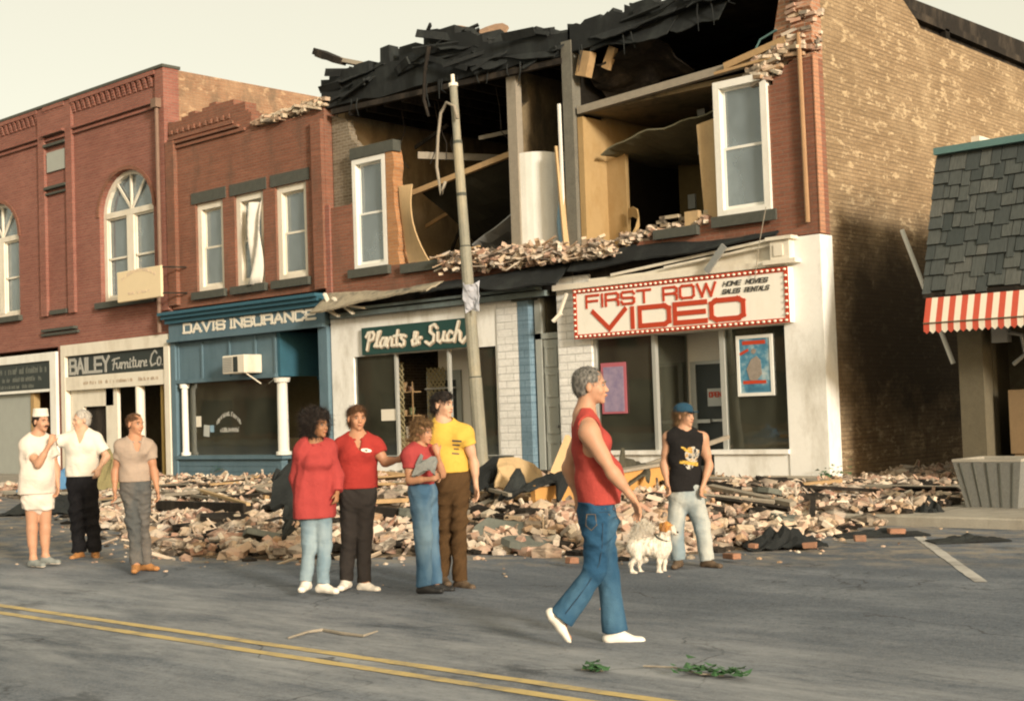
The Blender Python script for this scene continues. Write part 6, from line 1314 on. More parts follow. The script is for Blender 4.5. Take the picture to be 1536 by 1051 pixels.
def person(label, dep, J, o, h=.0085):
    """J: joints as (px, py, depth offset). o: options"""
    ground = o.get('ground', 0.0)
    base = G(*o['foot'], ground); pt = lambda k: (D(J[k][0], J[k][1], dep+J[k][2]))
    j = {k: pt(k) for k in J}; S_ = o['S']; T = thing('person', label, 'person', tuple(base), o.get('group'))
    bf = dirv(o['face']); hf = dirv(o['look'], o.get('look_z', 0)); up = V(0, 0, 1)
    hs = unit(np.cross(hf, up)); hu = unit(np.cross(hs, hf)); HR = np.stack([hs, hf, hu], 1)   # head frame: side(right of person), forward, up
    c = j['head']; H = lambda x, y, z: c+HR@(np.array([x, y, z])*S_*o.get('hs', 1)); k1 = S_*o.get('hs', 1)
    E = lambda x, y, z, a, b_, d_, k=.012, sub=False: Prim('e', H(x, y, z), ra=(a*k1, b_*k1, d_*k1), k=k*k1, R=HR, sub=sub)
    neck = j['neck']; shL, shR = j['shL'], j['shR']; sd = unit(shR-shL); fem = o.get('fem', 0); mid_sh = (shL+shR)/2
    pel = (j['hipL']+j['hipR'])/2; spine = unit(neck-pel); fwd = unit(bf-spine*(bf@spine)); w_ = o.get('width', 1.0)*S_*.94; dp = o.get('depth', 1.0)
    bel = o.get('belly', 0.0)
    chest = pel+(neck-pel)*.66+fwd*.005; waist = pel+(neck-pel)*.28; up_ch = pel+(neck-pel)*.86
    head = [E(0, -.014, .036, .076, .096, .080), E(0, .018, -.018, .062, .070, .085), E(0, .030, -.070, .046, .050, .036, .02), E(0, .066, -.100, .020, .016, .016, .02),
            E(.036, .058, -.034, .022, .022, .026, .015), E(-.036, .058, -.034, .022, .022, .026, .015), E(0, .082, .020, .046, .014, .011, .012),
            Prim('c', H(0, .082, .004), H(0, .102, -.034), .0080*k1, .0115*k1, k=.012*k1), E(.010, .094, -.039, .009, .009, .007, .006), E(-.010, .094, -.039, .009, .009, .007, .006),
            E(0, .088, -.060, .022, .010, .0065, .006), E(0, .086, -.069, .019, .010, .006, .006), E(.080, -.006, -.010, .010, .019, .031, .006), E(-.080, -.006, -.010, .010, .019, .031, .006)]
    hsub = [E(.030, .096, .001, .014, .012, .009, .008, True), E(-.030, .096, .001, .014, .012, .009, .008, True)]
    nk = [Prim('c', H(0, -.022, -.055), neck, (.056 if not fem else .047)*k1, (.062 if not fem else .050)*S_, k=.03)]
    tw = (.155 if not fem else .135)*w_; tr = [
        Prim('c', waist, chest, tw*(.88 if not fem else .80), tw, k=.05, n=fwd, f=.68*dp),
        Prim('c', chest, up_ch, tw, tw*.86, k=.05, n=fwd, f=.62*dp),
        Prim('c', pel-up*.02*S_, waist, tw*(1.0 if not fem else 1.12), tw*(.88 if not fem else .80), k=.05, n=fwd, f=.72*dp)]
    if bel: tr.append(Prim('e', waist+fwd*(.05+bel*.3)*S_+up*.04*S_, ra=(.12*w_, .12*w_, .15*w_), k=.08))
    if fem: 
        for sg in (-1, 1): tr.append(Prim('e', chest+sd*sg*.06*S_+fwd*.085*S_+up*.01, ra=(.062*S_,)*3, k=.05))
    else:
        for sg in (-1, 1): tr.append(Prim('e', chest+sd*sg*.065*S_+fwd*.060*S_+up*.04*S_, ra=(.075*S_, .055*S_, .06*S_), k=.06))
    for sg, s_ in ((-1, shL), (1, shR)): tr.append(Prim('c', neck-up*.01, s_, .058*S_, .056*S_, k=.05))
    tr.append(Prim('c', shL+(up_ch-mid_sh)*.35, shR+(up_ch-mid_sh)*.35, .062*S_, .062*S_, k=.05))
    am = o.get('arm', 1.0)*S_*.93*(1 if not fem else .85); arms = []; slv = {}
    for sd_, A, B, C_ in (('L', shL, j['elL'], j['wrL']), ('R', shR, j['elR'], j['wrR'])):
        arms += [Prim('c', A, B, .054*am, .041*am, k=.035), Prim('c', A+(B-A)*.2, A+(B-A)*.6, .052*am, .048*am, k=.03), Prim('c', B, C_, .040*am, .0255*am, k=.02), Prim('c', B+(C_-B)*.15, B+(C_-B)*.42, .045*am, .037*am, k=.03)]
        slv[sd_] = (A, B, C_)
    hands = []
    for sd_ in 'LR':
        w0 = j['wr'+sd_]; hd = unit(j['ha'+sd_]-w0); hm = S_*(.98 if not fem else .88); tn = o.get('thumb'+sd_, bf); t_ = unit(tn-hd*(tn@hd)); n_ = np.cross(hd, t_)
        if o.get('palm'+sd_, 1) < 0: n_ = -n_
        cu = o.get('curl'+sd_, .5); pe = w0+hd*.085*hm
        hands.append(Prim('c', w0+hd*.01, w0+hd*.07*hm, .030*hm, .040*hm, k=.02, n=n_, f=.48))
        for q, (L, offs) in enumerate(((.070, .028), (.080, .010), (.074, -.009), (.058, -.027))):
            p0 = w0+hd*.075*hm+t_*offs*hm; a1_ = cu*.8+q*.06; d1 = unit(hd*math.cos(a1_)+n_*math.sin(a1_)+t_*offs*1.5); d2 = unit(hd*math.cos(a1_*2.1)+n_*math.sin(a1_*2.1)); p1 = p0+d1*L*.52*hm; p2 = p1+d2*L*.5*hm
            hands += [Prim('c', p0, p1, .0095*hm, .0088*hm, k=.004), Prim('c', p1, p2, .0088*hm, .0072*hm, k=.003)]
        p0 = w0+hd*.025*hm+t_*.026*hm; p1 = p0+unit(hd*.75+t_*.75+n_*.3)*.040*hm; p2 = p1+unit(hd*.95+t_*.2+n_*.45)*.034*hm; hands += [Prim('c', p0, p1, .013*hm, .0105*hm, k=.008), Prim('c', p1, p2, .0105*hm, .0085*hm, k=.004)]
    legs = []; lg = o.get('leg', 1.0)*S_; thin = 1.0 if o.get('shorts') else .86
    for s_ in 'LR':
        A, B, C_ = j['hip'+s_], j['kn'+s_], j['an'+s_]; cb = -unit(o.get('toe'+s_, bf))
        legs += [Prim('c', A, B, (.088 if not fem else .095)*lg*thin, .056*lg*thin, k=.03), Prim('c', B, C_, .054*lg*thin, .037*lg, k=.03), Prim('c', B+(C_-B)*.15+cb*.012, B+(C_-B)*.5+cb*.010, .050*lg*thin, .046*lg*thin, k=.03)]
    feet = []; fp = {}
    for s_ in 'LR':
        C_ = j['an'+s_]; t_ = pt('to'+s_) if 'to'+s_ in J else C_+unit(o.get('toe'+s_, bf))*.17*S_-up*.06*S_
        fd = unit(t_-C_); heel = C_-up*0+0; sole_dn = o.get('dn'+s_, -up); hl = C_+sole_dn*.055*S_-unit(fd-sole_dn*(fd@sole_dn))*.035*S_; fp[s_] = (C_, hl, t_, sole_dn)
        feet += [Prim('c', C_, hl, .036*S_, .032*S_, k=.02), Prim('c', hl+0*up, t_, .032*S_, .027*S_, k=.03, n=sole_dn, f=.8), Prim('c', C_, hl+(t_-hl)*.5-sole_dn*.012, .036*S_, .032*S_, k=.03)]
    bodyp = tr+legs+arms+nk+head+hands+feet
    body = mesh_part(sdf_mesh(bodyp, h, subs=hsub), 'body', o['skin'], T, base)
    # --- eyes, brows, mouth
    for sg in (-1, 1):
        b = MB(); ellipsoid(b, H(.030*sg, .0765, .001), (.0120*k1, .0120*k1, .0085*k1), 8, 6); e = b.build('eye', 'eye_w', T, smooth=True)
        b = MB(); ellipsoid(b, H(.030*sg, .0842, .0005), (.0068*k1, .006*k1, .0065*k1), 6, 4); b.build('iris', 'iris', e, smooth=True)
        b = MB(); b.tube([H(.014*sg, .0955, .018), H(.030*sg, .096, .023), H(.047*sg, .082, .018)], [.0035*k1, .0045*k1, .0025*k1], 6); b.build('eyebrow', o['hair'], T)
    b = MB(); b.tube([H(-.021, .088, -.065), H(-.008, .0975, -.0635), H(.008, .0975, -.0635), H(.021, .088, -.065)], [.002*k1, .0042*k1, .0042*k1, .002*k1], 6); b.build('mouth', 'lip', T, smooth=True)
    if o.get('moustache'): b = MB(); b.tube([H(-.030, .084, -.060), H(-.014, .101, -.052), H(.014, .101, -.052), H(.030, .084, -.060)], [.004*k1, .008*k1, .008*k1, .004*k1], 6); b.build('moustache', 'h_dark', T)
    # --- hair
    if o.get('hairstyle'):
        st = o['hairstyle']; rn = folds(int(base[0]*100) % 97, .005*k1, (60, 60, 50)); hp = [E(0, -.020, .042, .083, .099, .083, .02)]; sub = [E(0, .105, -.040, .075, .060, .095, .02), E(0, -.02, -.13, .11, .12, .055, .02)]
        if st == 'short': hp.append(E(0, -.045, -.005, .076, .070, .075, .02)); sub = [E(0, .100, -.035, .072, .052, .085, .015), E(.086, .008, -.020, .02, .03, .045, .01), E(-.086, .008, -.020, .02, .03, .045, .01)]
        if st == 'receding': hp = [E(0, -.036, .034, .084, .088, .078, .02), E(0, -.05, -.010, .074, .062, .070, .02)]; sub = [E(0, .104, -.015, .064, .056, .086, .015), E(.086, .010, -.025, .02, .03, .045, .01), E(-.086, .010, -.025, .02, .03, .045, .01)]
        if st == 'full': hp += [E(0, .035, .078, .066, .060, .040, .03), E(0, -.05, -.02, .080, .066, .082, .03)]; sub = [E(0, .108, -.040, .068, .050, .086, .015)]
        if st == 'curly': hp = [E(0, -.025, .045, .098, .108, .090, .03), E(0, -.055, -.040, .095, .075, .10, .03), E(0, .05, .075, .075, .055, .040, .03)]; sub = [E(0, .115, -.045, .066, .060, .092, .012)]; rn = folds(5, .009*k1, (75, 75, 60))
        if st == 'big': hp = [E(0, -.045, .050, .135, .125, .115, .04), E(-.03, -.070, -.070, .130, .10, .14, .04), E(0, .03, .09, .095, .07, .055, .03)]; sub = [E(0, .125, -.045, .070, .072, .100, .012)]; rn = folds(6, .012*k1, (55, 60, 48))
        if st == 'ponytail': hp = [E(0, -.03, .02, .083, .092, .075, .02), Prim('c', H(0, -.09, -.01), H(0, -.125, -.13), .035*k1, .018*k1, k=.03), E(0, -.05, -.05, .07, .05, .07, .02)]; sub = [E(0, .100, -.04, .075, .06, .085, .015)]
        hl_ = {'short': .022, 'receding': .020, 'full': .040, 'curly': .045, 'big': .060, 'ponytail': .06}[st]; mesh_part(strands(sdf_mesh(hp, max(.006, h*.8), subs=sub, noise=rn, smooth=1), 3500 if st != 'big' else 7000, hl_*k1, .0016, 7, out=.25 if st in ('short', 'receding', 'full', 'ponytail') else .7, curl=.5 if st in ('curly', 'big') else .0), 'hair', o['hair'], T, base)
    if o.get('cap') == 'ball':
        cp_ = [E(0, -.016, .066, .090, .105, .068, .02), E(0, -.016, .045, .089, .104, .040, .02)]; cap = mesh_part(sdf_mesh(cp_, .007, cuts=[(H(0, 0, .034), -HR[:, 2])]), 'cap', o['capm'], T, base)
        vz = [E(0, .105, .034, .068, .062, .007, .01)]; mesh_part(sdf_mesh(vz, .004), 'visor', o['capm'], cap, base)
    if o.get('cap') == 'sailor':
        mesh_part(sdf_mesh([E(0, -.012, .060, .084, .10, .05, .02), Prim('c', H(0, -.012, .07), H(0, -.012, .125), .088*k1, .082*k1, k=.01)], .007, cuts=[(H(0, 0, .052), -HR[:, 2]), (H(0, 0, .150), HR[:, 2])]), 'cap', 'hat_w', T, base)
    # --- shirt
    sl = o.get('sleeve', .5); hem = j['hem']; gs = o.get('shirt_grow', .016); sp = [Prim(p.kind, p.a, p.b, p.ra, p.rb, p.k, p.n, p.f, p.R) for p in tr]
    loose = o.get('loose', 1.0)
    sp.append(Prim('c', hem-up*.02, waist, tw*1.02*loose, tw*.98*loose, k=.04, n=fwd, f=.74*dp))
    if sl > 0:
        for s_ in 'LR':
            A, B, C_ = slv[s_]; e_ = A+(B-A)*min(sl, 1); sp.append(Prim('c', A, e_, .060*am, (.055 if sl <= 1 else .056)*am*o.get('sleeve_w', 1), k=.03, cut='b' if sl < 1 else None))
            if sl > 1: sp.append(Prim('c', B, C_, .054*am*o.get('sleeve_w', 1), .040*am*o.get('sleeve_w', 1), k=.025, cut='b'))
    cuts = [(hem, (0, 0, -1))]; subs = [Prim('e', neck+fwd*.012+up*.030*S_, ra=((.078 if not fem else .07)*S_,)*3, k=.008)]
    if o.get('vneck'): subs.append(Prim('c', neck+fwd*.07*S_+up*.03*S_, neck+fwd*.12*S_-up*.10*S_, .055*S_, .012*S_, k=.005))
    if sl == 0:     # armholes
        for s_, sg in (('L', 1), ('R', -1)):
            A = slv[s_][0]; u = unit(A-mid_sh); ah = o.get('armhole', .075); subs.append(Prim('c', A-u*.005+up*.06, A-u*.005-up*.10*S_, ah*S_, ah*S_*.92, k=.01)); subs.append(Prim('c', A+u*.06, A+u*.06-up*.13*S_, .085*S_, .085*S_, k=.01))
    if o.get('tank'): subs += [Prim('e', neck+fwd*.085*S_+up*.0*S_, ra=(.095*S_, .095*S_, .12*S_), k=.008), Prim('e', neck-fwd*.075*S_+up*.01, ra=(.085*S_, .085*S_, .08*S_), k=.008)]
    shirt = mesh_part(sdf_mesh(sp, h, grow=gs, cuts=cuts, subs=subs, noise=folds(int(abs(base[1])*31) % 50, o.get('fold', .004))), o.get('shirt_name', 'shirt'), o['shirt'], T, base)
    if o.get('collar'):
        ring_ = [Prim('c', neck+up*.015*S_-fwd*.03+sd*.05*S_*q, neck-up*.012*S_+fwd*.085*S_+sd*.035*S_*q, .020*S_, .018*S_, k=.01, n=up, f=.6) for q in (-1, 1)]+[Prim('c', neck+up*.02*S_-fwd*.045-sd*.05*S_, neck+up*.02*S_-fwd*.045+sd*.05*S_, .018*S_, .018*S_, k=.01)]
        mesh_part(sdf_mesh(ring_, .006), 'collar', o['shirt'], shirt, base)
    # --- trousers
    lp = [Prim('c', pel-up*.03*S_, waist-up*.02*S_, tw*(1.03 if not fem else 1.14), tw*.93, k=.04, n=fwd, f=.76*dp)]; lw = o.get('legw', 1.0); shorts = o.get('shorts')
    for s_ in 'LR':
        A, B, C_ = j['hip'+s_], j['kn'+s_], j['an'+s_]
        lp.append(Prim('c', A, B if not shorts else A+(B-A)*shorts, (.096 if not fem else .100)*lg, (.070*lw if not shorts else .095)*lg, k=.03, cut='b' if shorts else None))
        if not shorts: lp.append(Prim('c', B, C_+(C_-B)*.03, .066*lg*lw, o.get('cuff', .060)*lg, k=.025, cut='b'))
    tc = [(pel+(waist-pel)*o.get('rise', .62), up)]
    tro = mesh_part(sdf_mesh(lp, h, grow=.010, cuts=tc, noise=folds(int(abs(base[0])*17) % 50, o.get('tfold', .0085), (26, 26, 34)), subs=[]), 'shorts' if shorts else 'trousers', o['trousers'], T, base)
    if o.get('belt'): 
        bw = pel+(waist-pel)*o.get('rise', .62); mesh_part(sdf_mesh([Prim('c', pel-up*.03*S_, waist-up*.02*S_, tw*1.03, tw*.93, k=.04, n=fwd, f=.76*dp)], .006, grow=.014, cuts=[(bw+up*.002, up), (bw-up*.032, -up)]), 'belt', o['belt'], T, base)
    for s_ in 'LR':
        C_, hl, t_, dn = fp[s_]; sh = mesh_part(sdf_mesh([Prim('c', C_+dn*.018*S_, hl, .040*S_, .039*S_, k=.02), Prim('c', hl, t_, .040*S_, .036*S_, k=.03, n=dn, f=.75), Prim('c', C_+dn*.015, hl+(t_-hl)*.55-dn*.010, .040*S_, .034*S_, k=.03)], .006, cuts=[(C_-dn*.004, -dn), (hl+dn*.030*S_, dn)]), 'shoe', o['shoe'], T, base)
        if o.get('sole', 1): mesh_part(sdf_mesh([Prim('c', hl, t_, .044*S_, .040*S_, k=.02, n=dn, f=.8)], .005, cuts=[(hl+dn*.033*S_, dn), (hl+dn*.018*S_, -dn)]), 'sole', 'sole', sh, base)
    return T, base, j, dict(fwd=fwd, sd=sd, chest=chest, waist=waist, neck=neck, tw=tw, tr=tr, gs=gs, shirt=shirt, S=S_, dp=dp, H=H, slv=slv)
def decal(T, base, info, pieces, depth=.02):
    """printed patches lying on the cloth: each (dx, dz, w, h, angle, material, name) laid on the shirt's front surface"""
    from mathutils.bvhtree import BVHTree
    sh = info['shirt']; bv = BVHTree.FromPolygons([tuple(np.array(v.co)+base) for v in sh.data.vertices], [tuple(p.vertices) for p in sh.data.polygons])
    for n_, (dx, dz, w_, h_, ang, mt, nm, shape) in enumerate(pieces):
        f, s_ = info['fwd'], info['sd']; cx = info['chest']+s_*dx+V(0, 0, dz); n1 = 14; vs = []; fs = []; ok = True
        rows = 7
        for i in range(rows+1):
            for k in range(n1+1):
                u = k/n1*2-1; v_ = i/rows*2-1
                if shape == 'o': sc = math.sqrt(max(0, 1-v_*v_)); u2 = u*max(sc, .05); v2 = v_
                elif shape == 'v': u2 = u*(.15+.85*(v_*.5+.5)); v2 = v_
                else: u2, v2 = u, v_
                a = u2*w_/2*math.cos(ang)-v2*h_/2*math.sin(ang); c_ = u2*w_/2*math.sin(ang)+v2*h_/2*math.cos(ang)
                p = cx+s_*a+V(0, 0, c_); hit = bv.ray_cast(Vector(p+f*.4), Vector(-f))
                if hit[0] is None: ok = False; break
                vs.append(np.array(hit[0])+f*(.0025+.0012*n_))
            if not ok: break
        if not ok: continue
        for i in range(rows):
            for k in range(n1): a = i*(n1+1)+k; fs.append((a, a+1, a+n1+2, a+n1+1))
        b = MB(); b.add(vs, fs); b.build(nm, mt, sh, smooth=True)
M['hat_w'] = fabric('white_cotton', (.62, .58, .50), .08); M['tee_w'] = fabric('white_tee', (.62, .56, .49), .08); M['shirt_w'] = fabric('white_shirt', (.64, .60, .52), .08)
M['polo_b'] = fabric('beige_knit', (.33, .26, .205), .1); M['red_coat'] = fabric('red_coat_cloth', (.32, .048, .045), .14); M['red_polo'] = fabric('red_knit', (.32, .036, .03), .14); M['red_tee'] = fabric('crimson_tee', (.31, .048, .048), .12)
M['yel_tee'] = fabric('yellow_tee', (.56, .36, .07), .1); M['tank'] = fabric('red_rib_tank', (.34, .055, .045), .14, 12); M['blk_tee'] = fabric('black_tee', (.014, .013, .013), .3); M['blue_sh'] = fabric('blue_shirt', (.05, .12, .28), .15)
M['jean_d'] = fabric('blue_denim', (.020, .065, .125), .3, 5, .9, (.065, .14, .21, 1)); M['jean_m'] = fabric('mid_denim', (.055, .12, .20), .3, 5, .9, (.17, .26, .33, 1)); M['jean_l'] = fabric('pale_denim', (.10, .17, .22), .25, 5, .9, (.27, .34, .37, 1)); M['jean_w'] = fabric('bleached_denim', (.20, .26, .29), .25, 5, .9, (.42, .43, .39, 1))
M['tr_k'] = fabric('black_cloth', (.012, .012, .014), .3); M['tr_g'] = fabric('grey_trousers', (.075, .08, .08), .2, 6, .9, (.14, .125, .11, 1)); M['tr_c'] = fabric('charcoal_trousers', (.032, .028, .026), .25); M['tr_b'] = fabric('brown_trousers', (.070, .040, .018), .2); M['cap_b'] = fabric('blue_cap', (.02, .06, .10), .2); M['belt_t'] = plain('tan_belt', (.45, .26, .07), .6, .1, 8, 0); M['belt_k'] = plain('black_belt', (.02, .02, .02), .5, .1, 8, 0)
up3 = V(0, 0, 1)
def strands(vf, n, L, w_, seed, down=.8, out=.5, curl=0):
    vs, fs = vf; r = np.random.RandomState(seed); fi = r.randint(0, len(fs), n); q = vs[fs[fi]]; c = q.mean(1); nm = np.cross(q[:, 2]-q[:, 0], q[:, 3]-q[:, 1]); nm /= np.linalg.norm(nm, axis=1)[:, None]+1e-9
    cen = vs.mean(0); sg = np.sign(((c-cen)*nm).sum(1)); nm *= np.where(sg.mean() < 0, -1, 1)
    g = np.tile(np.array([0, 0, -1.0]), (n, 1)); g -= nm*(g*nm).sum(1)[:, None]; g /= np.linalg.norm(g, axis=1)[:, None]+1e-6
    d = g*down+nm*out+r.normal(0, .35+curl, (n, 3)); d /= np.linalg.norm(d, axis=1)[:, None]; s_ = np.cross(d, nm+1e-3); s_ /= np.linalg.norm(s_, axis=1)[:, None]+1e-9; l = L*r.uniform(.5, 1.2, n)[:, None]; j2 = r.normal(0, .25+curl, (n, 3))
    p0 = c-nm*.004; p1 = p0+d*l*.55; p2 = p0+(d+j2*.5+g*.25)*l
    V2 = np.stack([p0-s_*w_, p0+s_*w_, p1+s_*w_*.8, p1-s_*w_*.8, p2+s_*w_*.15, p2-s_*w_*.15], 1).reshape(-1, 3); b0 = len(vs)+6*np.arange(n)[:, None]
    return np.concatenate([vs, V2]), np.concatenate([fs, b0+np.array([[0, 1, 2, 3]]), b0+np.array([[3, 2, 4, 5]])])
# ---- 1 walking man in the red tank top
T, bs, j, I_ = person('grey haired man in red tank top and blue jeans striding right across the road', 8.93, dict(
    head=(886, 579, 0), neck=(877, 621, 0), shR=(884, 650, -.19), shL=(876, 646, .19), elR=(917, 706, -.25), wrR=(950, 748, -.24), haR=(962, 776, -.22), elL=(852, 700, .24), wrL=(868, 748, .25), haL=(872, 770, .25),
    hipR=(895, 772, -.085), hipL=(899, 772, .085), knR=(893, 856, -.09), anR=(843, 925, -.09), toR=(852, 956, -.09), knL=(912, 862, .09), anL=(922, 944, .09), toL=(960, 960, .08), hem=(900, 755, 0)),
    dict(foot=(930, 968), S=1.03, face=98, look=82, look_z=.04, skin='skin_a', hair='h_grey', hairstyle='short', shirt='tank', shirt_name='tank_top', sleeve=0, tank=1, armhole=.060, trousers='jean_d', shoe='shoe_w', belly=.065, width=1.03, depth=1.02, thumbR=unit(-CB+.45*CR), palmR=1, thumbL=dirv(100, .5), curlR=.45, curlL=.6,
         toeR=dirv(95), toeL=dirv(95), dnR=unit(-CR*.94-V(0, 0, .30)), cuff=.084, legw=1.0, leg=.92, arm=1.0, fold=.0045, tfold=.008, rise=.50, hs=1.02, shirt_grow=.010), h=.0062)
# ---- 2 man in black shirt
T, bs, j, I_ = person('man with blue cap and ponytail in black sleeveless shirt standing behind the dog', 12.95, dict(
    head=(1027, 623, 0), neck=(1026, 647, 0), shR=(1004, 656, .02), shL=(1053, 657, -.03), elR=(996, 695, .02), wrR=(1001, 727, -.05), haR=(1004, 740, -.07), elL=(1064, 697, -.02), wrL=(1054, 730, -.10), haL=(1051, 742, -.12),
    hipR=(1018, 738, 0), hipL=(1040, 738, 0), knR=(1013, 790, 0), knL=(1053, 790, 0), anR=(1017, 838, 0), anL=(1060, 838, 0), hem=(1026, 736, 0)),
    dict(foot=(1037, 850), S=.93, face=12, look=48, skin='skin_a', hair='h_lbrown', hairstyle='ponytail', cap='ball', capm='cap_b', shirt='blk_tee', sleeve=0, armhole=.05, trousers='jean_w', shoe='shoe_br', sole=0, toeR=dirv(-20), toeL=dirv(40), thumbR=dirv(20, .2), thumbL=dirv(-30, .2), palmL=-1, curlR=.7, curlL=.8, legw=1.1, cuff=.068, width=1.02, arm=1.0))
q = NT('eagle_print'); nn = q.noise(26, detail=4, rough=.6); M['print_mix'] = q.fin(q.ramp(nn, [(.40, (.02, .02, .02, 1)), (.46, (.28, .27, .24, 1)), (.54, (.52, .50, .44, 1)), (.62, (.40, .22, .05, 1))]), .9, .1)
q = NT('bar_print'); nn = q.noise(32, q.vec(1, 1, 2), detail=3); M['print_bar'] = q.fin(q.ramp(nn, [(.38, (.03, .03, .02, 1)), (.48, (.45, .27, .04, 1)), (.62, (.50, .36, .10, 1))]), .9, .1)
decal(T, bs, I_, [(-.03, -.01, .15, .15, .25, 'print_mix', 'shirt_print', 'o'), (.03, .03, .12, .03, .5, 'print_bar', 'shirt_print', 'o'), (-.005, -.115, .19, .09, .0, 'print_mix', 'shirt_print', 'v'), (-.005, -.095, .20, .035, .14, 'print_bar', 'shirt_print', 'b')])
# ---- 3 man in yellow
T, bs, j, I_ = person('dark haired man in yellow tee shirt and brown trousers holding the woman in jeans', 12.15, dict(
    head=(664, 607, 0), neck=(665, 636, 0), shR=(645, 650, .04), shL=(698, 650, -.03), elR=(628, 690, .10), wrR=(648, 715, -.12), haR=(664, 718, -.20), elL=(711, 693, -.02), wrL=(714, 730, -.06), haL=(716, 748, -.07),
    hipR=(668, 716, 0), hipL=(690, 716, 0), knR=(668, 790, .03), knL=(688, 790, -.03), anR=(663, 862, .03), anL=(690, 868, -.03), hem=(676, 708, 0)),
    dict(foot=(676, 880), S=1.0, face=25, look=58, skin='skin_d', hair='h_dark', hairstyle='full', shirt='yel_tee', sleeve=.42, sleeve_w=1.15, trousers='tr_b', shoe='shoe_br', sole=0, toeR=dirv(20), toeL=dirv(40), thumbL=dirv(30, .1), thumbR=up3, curlL=.45, cuff=.062, arm=.95, rise=.66, belt='belt_k'))
decal(T, bs, I_, [(-.04, .01, .10, .016, .05, 'dk_letter', 'shirt_print', 'b'), (-.04, -.025, .085, .012, .05, 'dk_letter', 'shirt_print', 'b'), (-.05, -.06, .07, .010, .05, 'dk_letter', 'shirt_print', 'b'), (-.04, -.10, .09, .012, .05, 'dk_letter', 'shirt_print', 'b')])
# ---- 4 woman in crimson tee
T, bs, j, I_ = person('woman with curly brown hair in crimson tee and jeans holding hand to face', 11.83, dict(
    head=(634, 648, 0), neck=(628, 671, 0), shR=(614, 684, -.13), shL=(642, 680, .12), elR=(614, 720, -.18), wrR=(650, 718, -.26), haR=(668, 708, -.26), elL=(663, 712, .0), wrL=(656, 680, -.10), haL=(651, 664, -.09),
    hipR=(629, 735, -.07), hipL=(639, 735, .07), knR=(635, 805, -.07), knL=(645, 805, .07), anR=(636, 876, -.07), anL=(652, 874, .07), hem=(629, 727, 0)),
    dict(foot=(645, 890), S=.90, face=62, look=58, look_z=-.03, fem=1, skin='skin_b', hair='h_lbrown', hairstyle='curly', shirt='red_tee', sleeve=.55, sleeve_w=1.2, trousers='jean_m', shoe='shoe_k', sole=0, toeR=dirv(70), toeL=dirv(75), thumbR=up3, thumbL=dirv(90, .2), curlR=.9, curlL=.8, cuff=.068, legw=1.12, leg=1.02, arm=1.08))
b = MB(); b.sheet(crumple(D(630, 686, 11.66), D(648, 690, 11.62), D(622, 712, 11.60), D(656, 708, 11.56), 6, 6, .03, 44), .05); tag(b.build('cloth_bag', plain('grey_cloth', (.20, .21, .20), .9, .2, 8)), 'grey crumpled cloth bag clutched by the woman in jeans', 'bag')
# ---- 5 man in red polo
T, bs, j, I_ = person('man in red polo shirt and charcoal trousers reaching toward the woman in crimson', 12.2, dict(
    head=(535, 627, 0), neck=(537, 656, 0), shR=(512, 668, .02), shL=(562, 667, -.02), elR=(503, 705, .05), wrR=(503, 735, -.02), haR=(505, 750, -.04), elL=(577, 693, -.06), wrL=(598, 689, -.10), haL=(612, 684, -.10),
    hipR=(524, 738, 0), hipL=(549, 738, 0), knR=(524, 802, 0), knL=(546, 802, 0), anR=(519, 868, 0), anL=(546, 872, -.03), hem=(537, 732, 0)),
    dict(foot=(532, 885), S=.97, face=8, look=26, skin='skin_b', hair='h_brown', hairstyle='full', shirt='red_polo', sleeve=.55, sleeve_w=1.15, vneck=1, collar=1, trousers='tr_c', shoe='shoe_w', toeR=dirv(-10), toeL=dirv(50), thumbL=up3, thumbR=dirv(10), width=1.06, cuff=.056))
decal(T, bs, I_, [(-.075 if I_['sd']@CR < 0 else .075, .06, .10, .035, .15, 'letter_w', 'chest_badge', 'o'), (-.075 if I_['sd']@CR < 0 else .075, .06, .03, .015, .15, 'dk_letter', 'chest_badge', 'o')])
# ---- 6 woman in red coat
T, bs, j, I_ = person('woman with big dark curly hair in long loose red coat and pale jeans', 11.88, dict(
    head=(477, 637, 0), neck=(472, 664, 0), shR=(454, 676, -.05), shL=(492, 674, .03), elR=(446, 716, .04), wrR=(452, 744, -.03), haR=(456, 756, -.05), elL=(504, 714, .02), wrL=(506, 738, -.06), haL=(505, 748, -.08),
    hipR=(463, 748, 0), hipL=(483, 748, 0), knR=(464, 818, 0), knL=(487, 818, 0), anR=(459, 870, 0), anL=(484, 874, -.05), hem=(474, 776, 0)),
    dict(foot=(470, 893), S=.96, face=25, look=55, fem=1, skin='skin_c', hair='h_dark', hairstyle='big', shirt='red_coat', shirt_name='coat', sleeve=1.5, sleeve_w=1.28, loose=1.24, shirt_grow=.018, fold=.020, trousers='jean_l', shoe='shoe_w', toeR=dirv(-5), toeL=dirv(50), thumbL=up3, thumbR=up3, width=1.10, leg=.86, cuff=.058, collar=1))
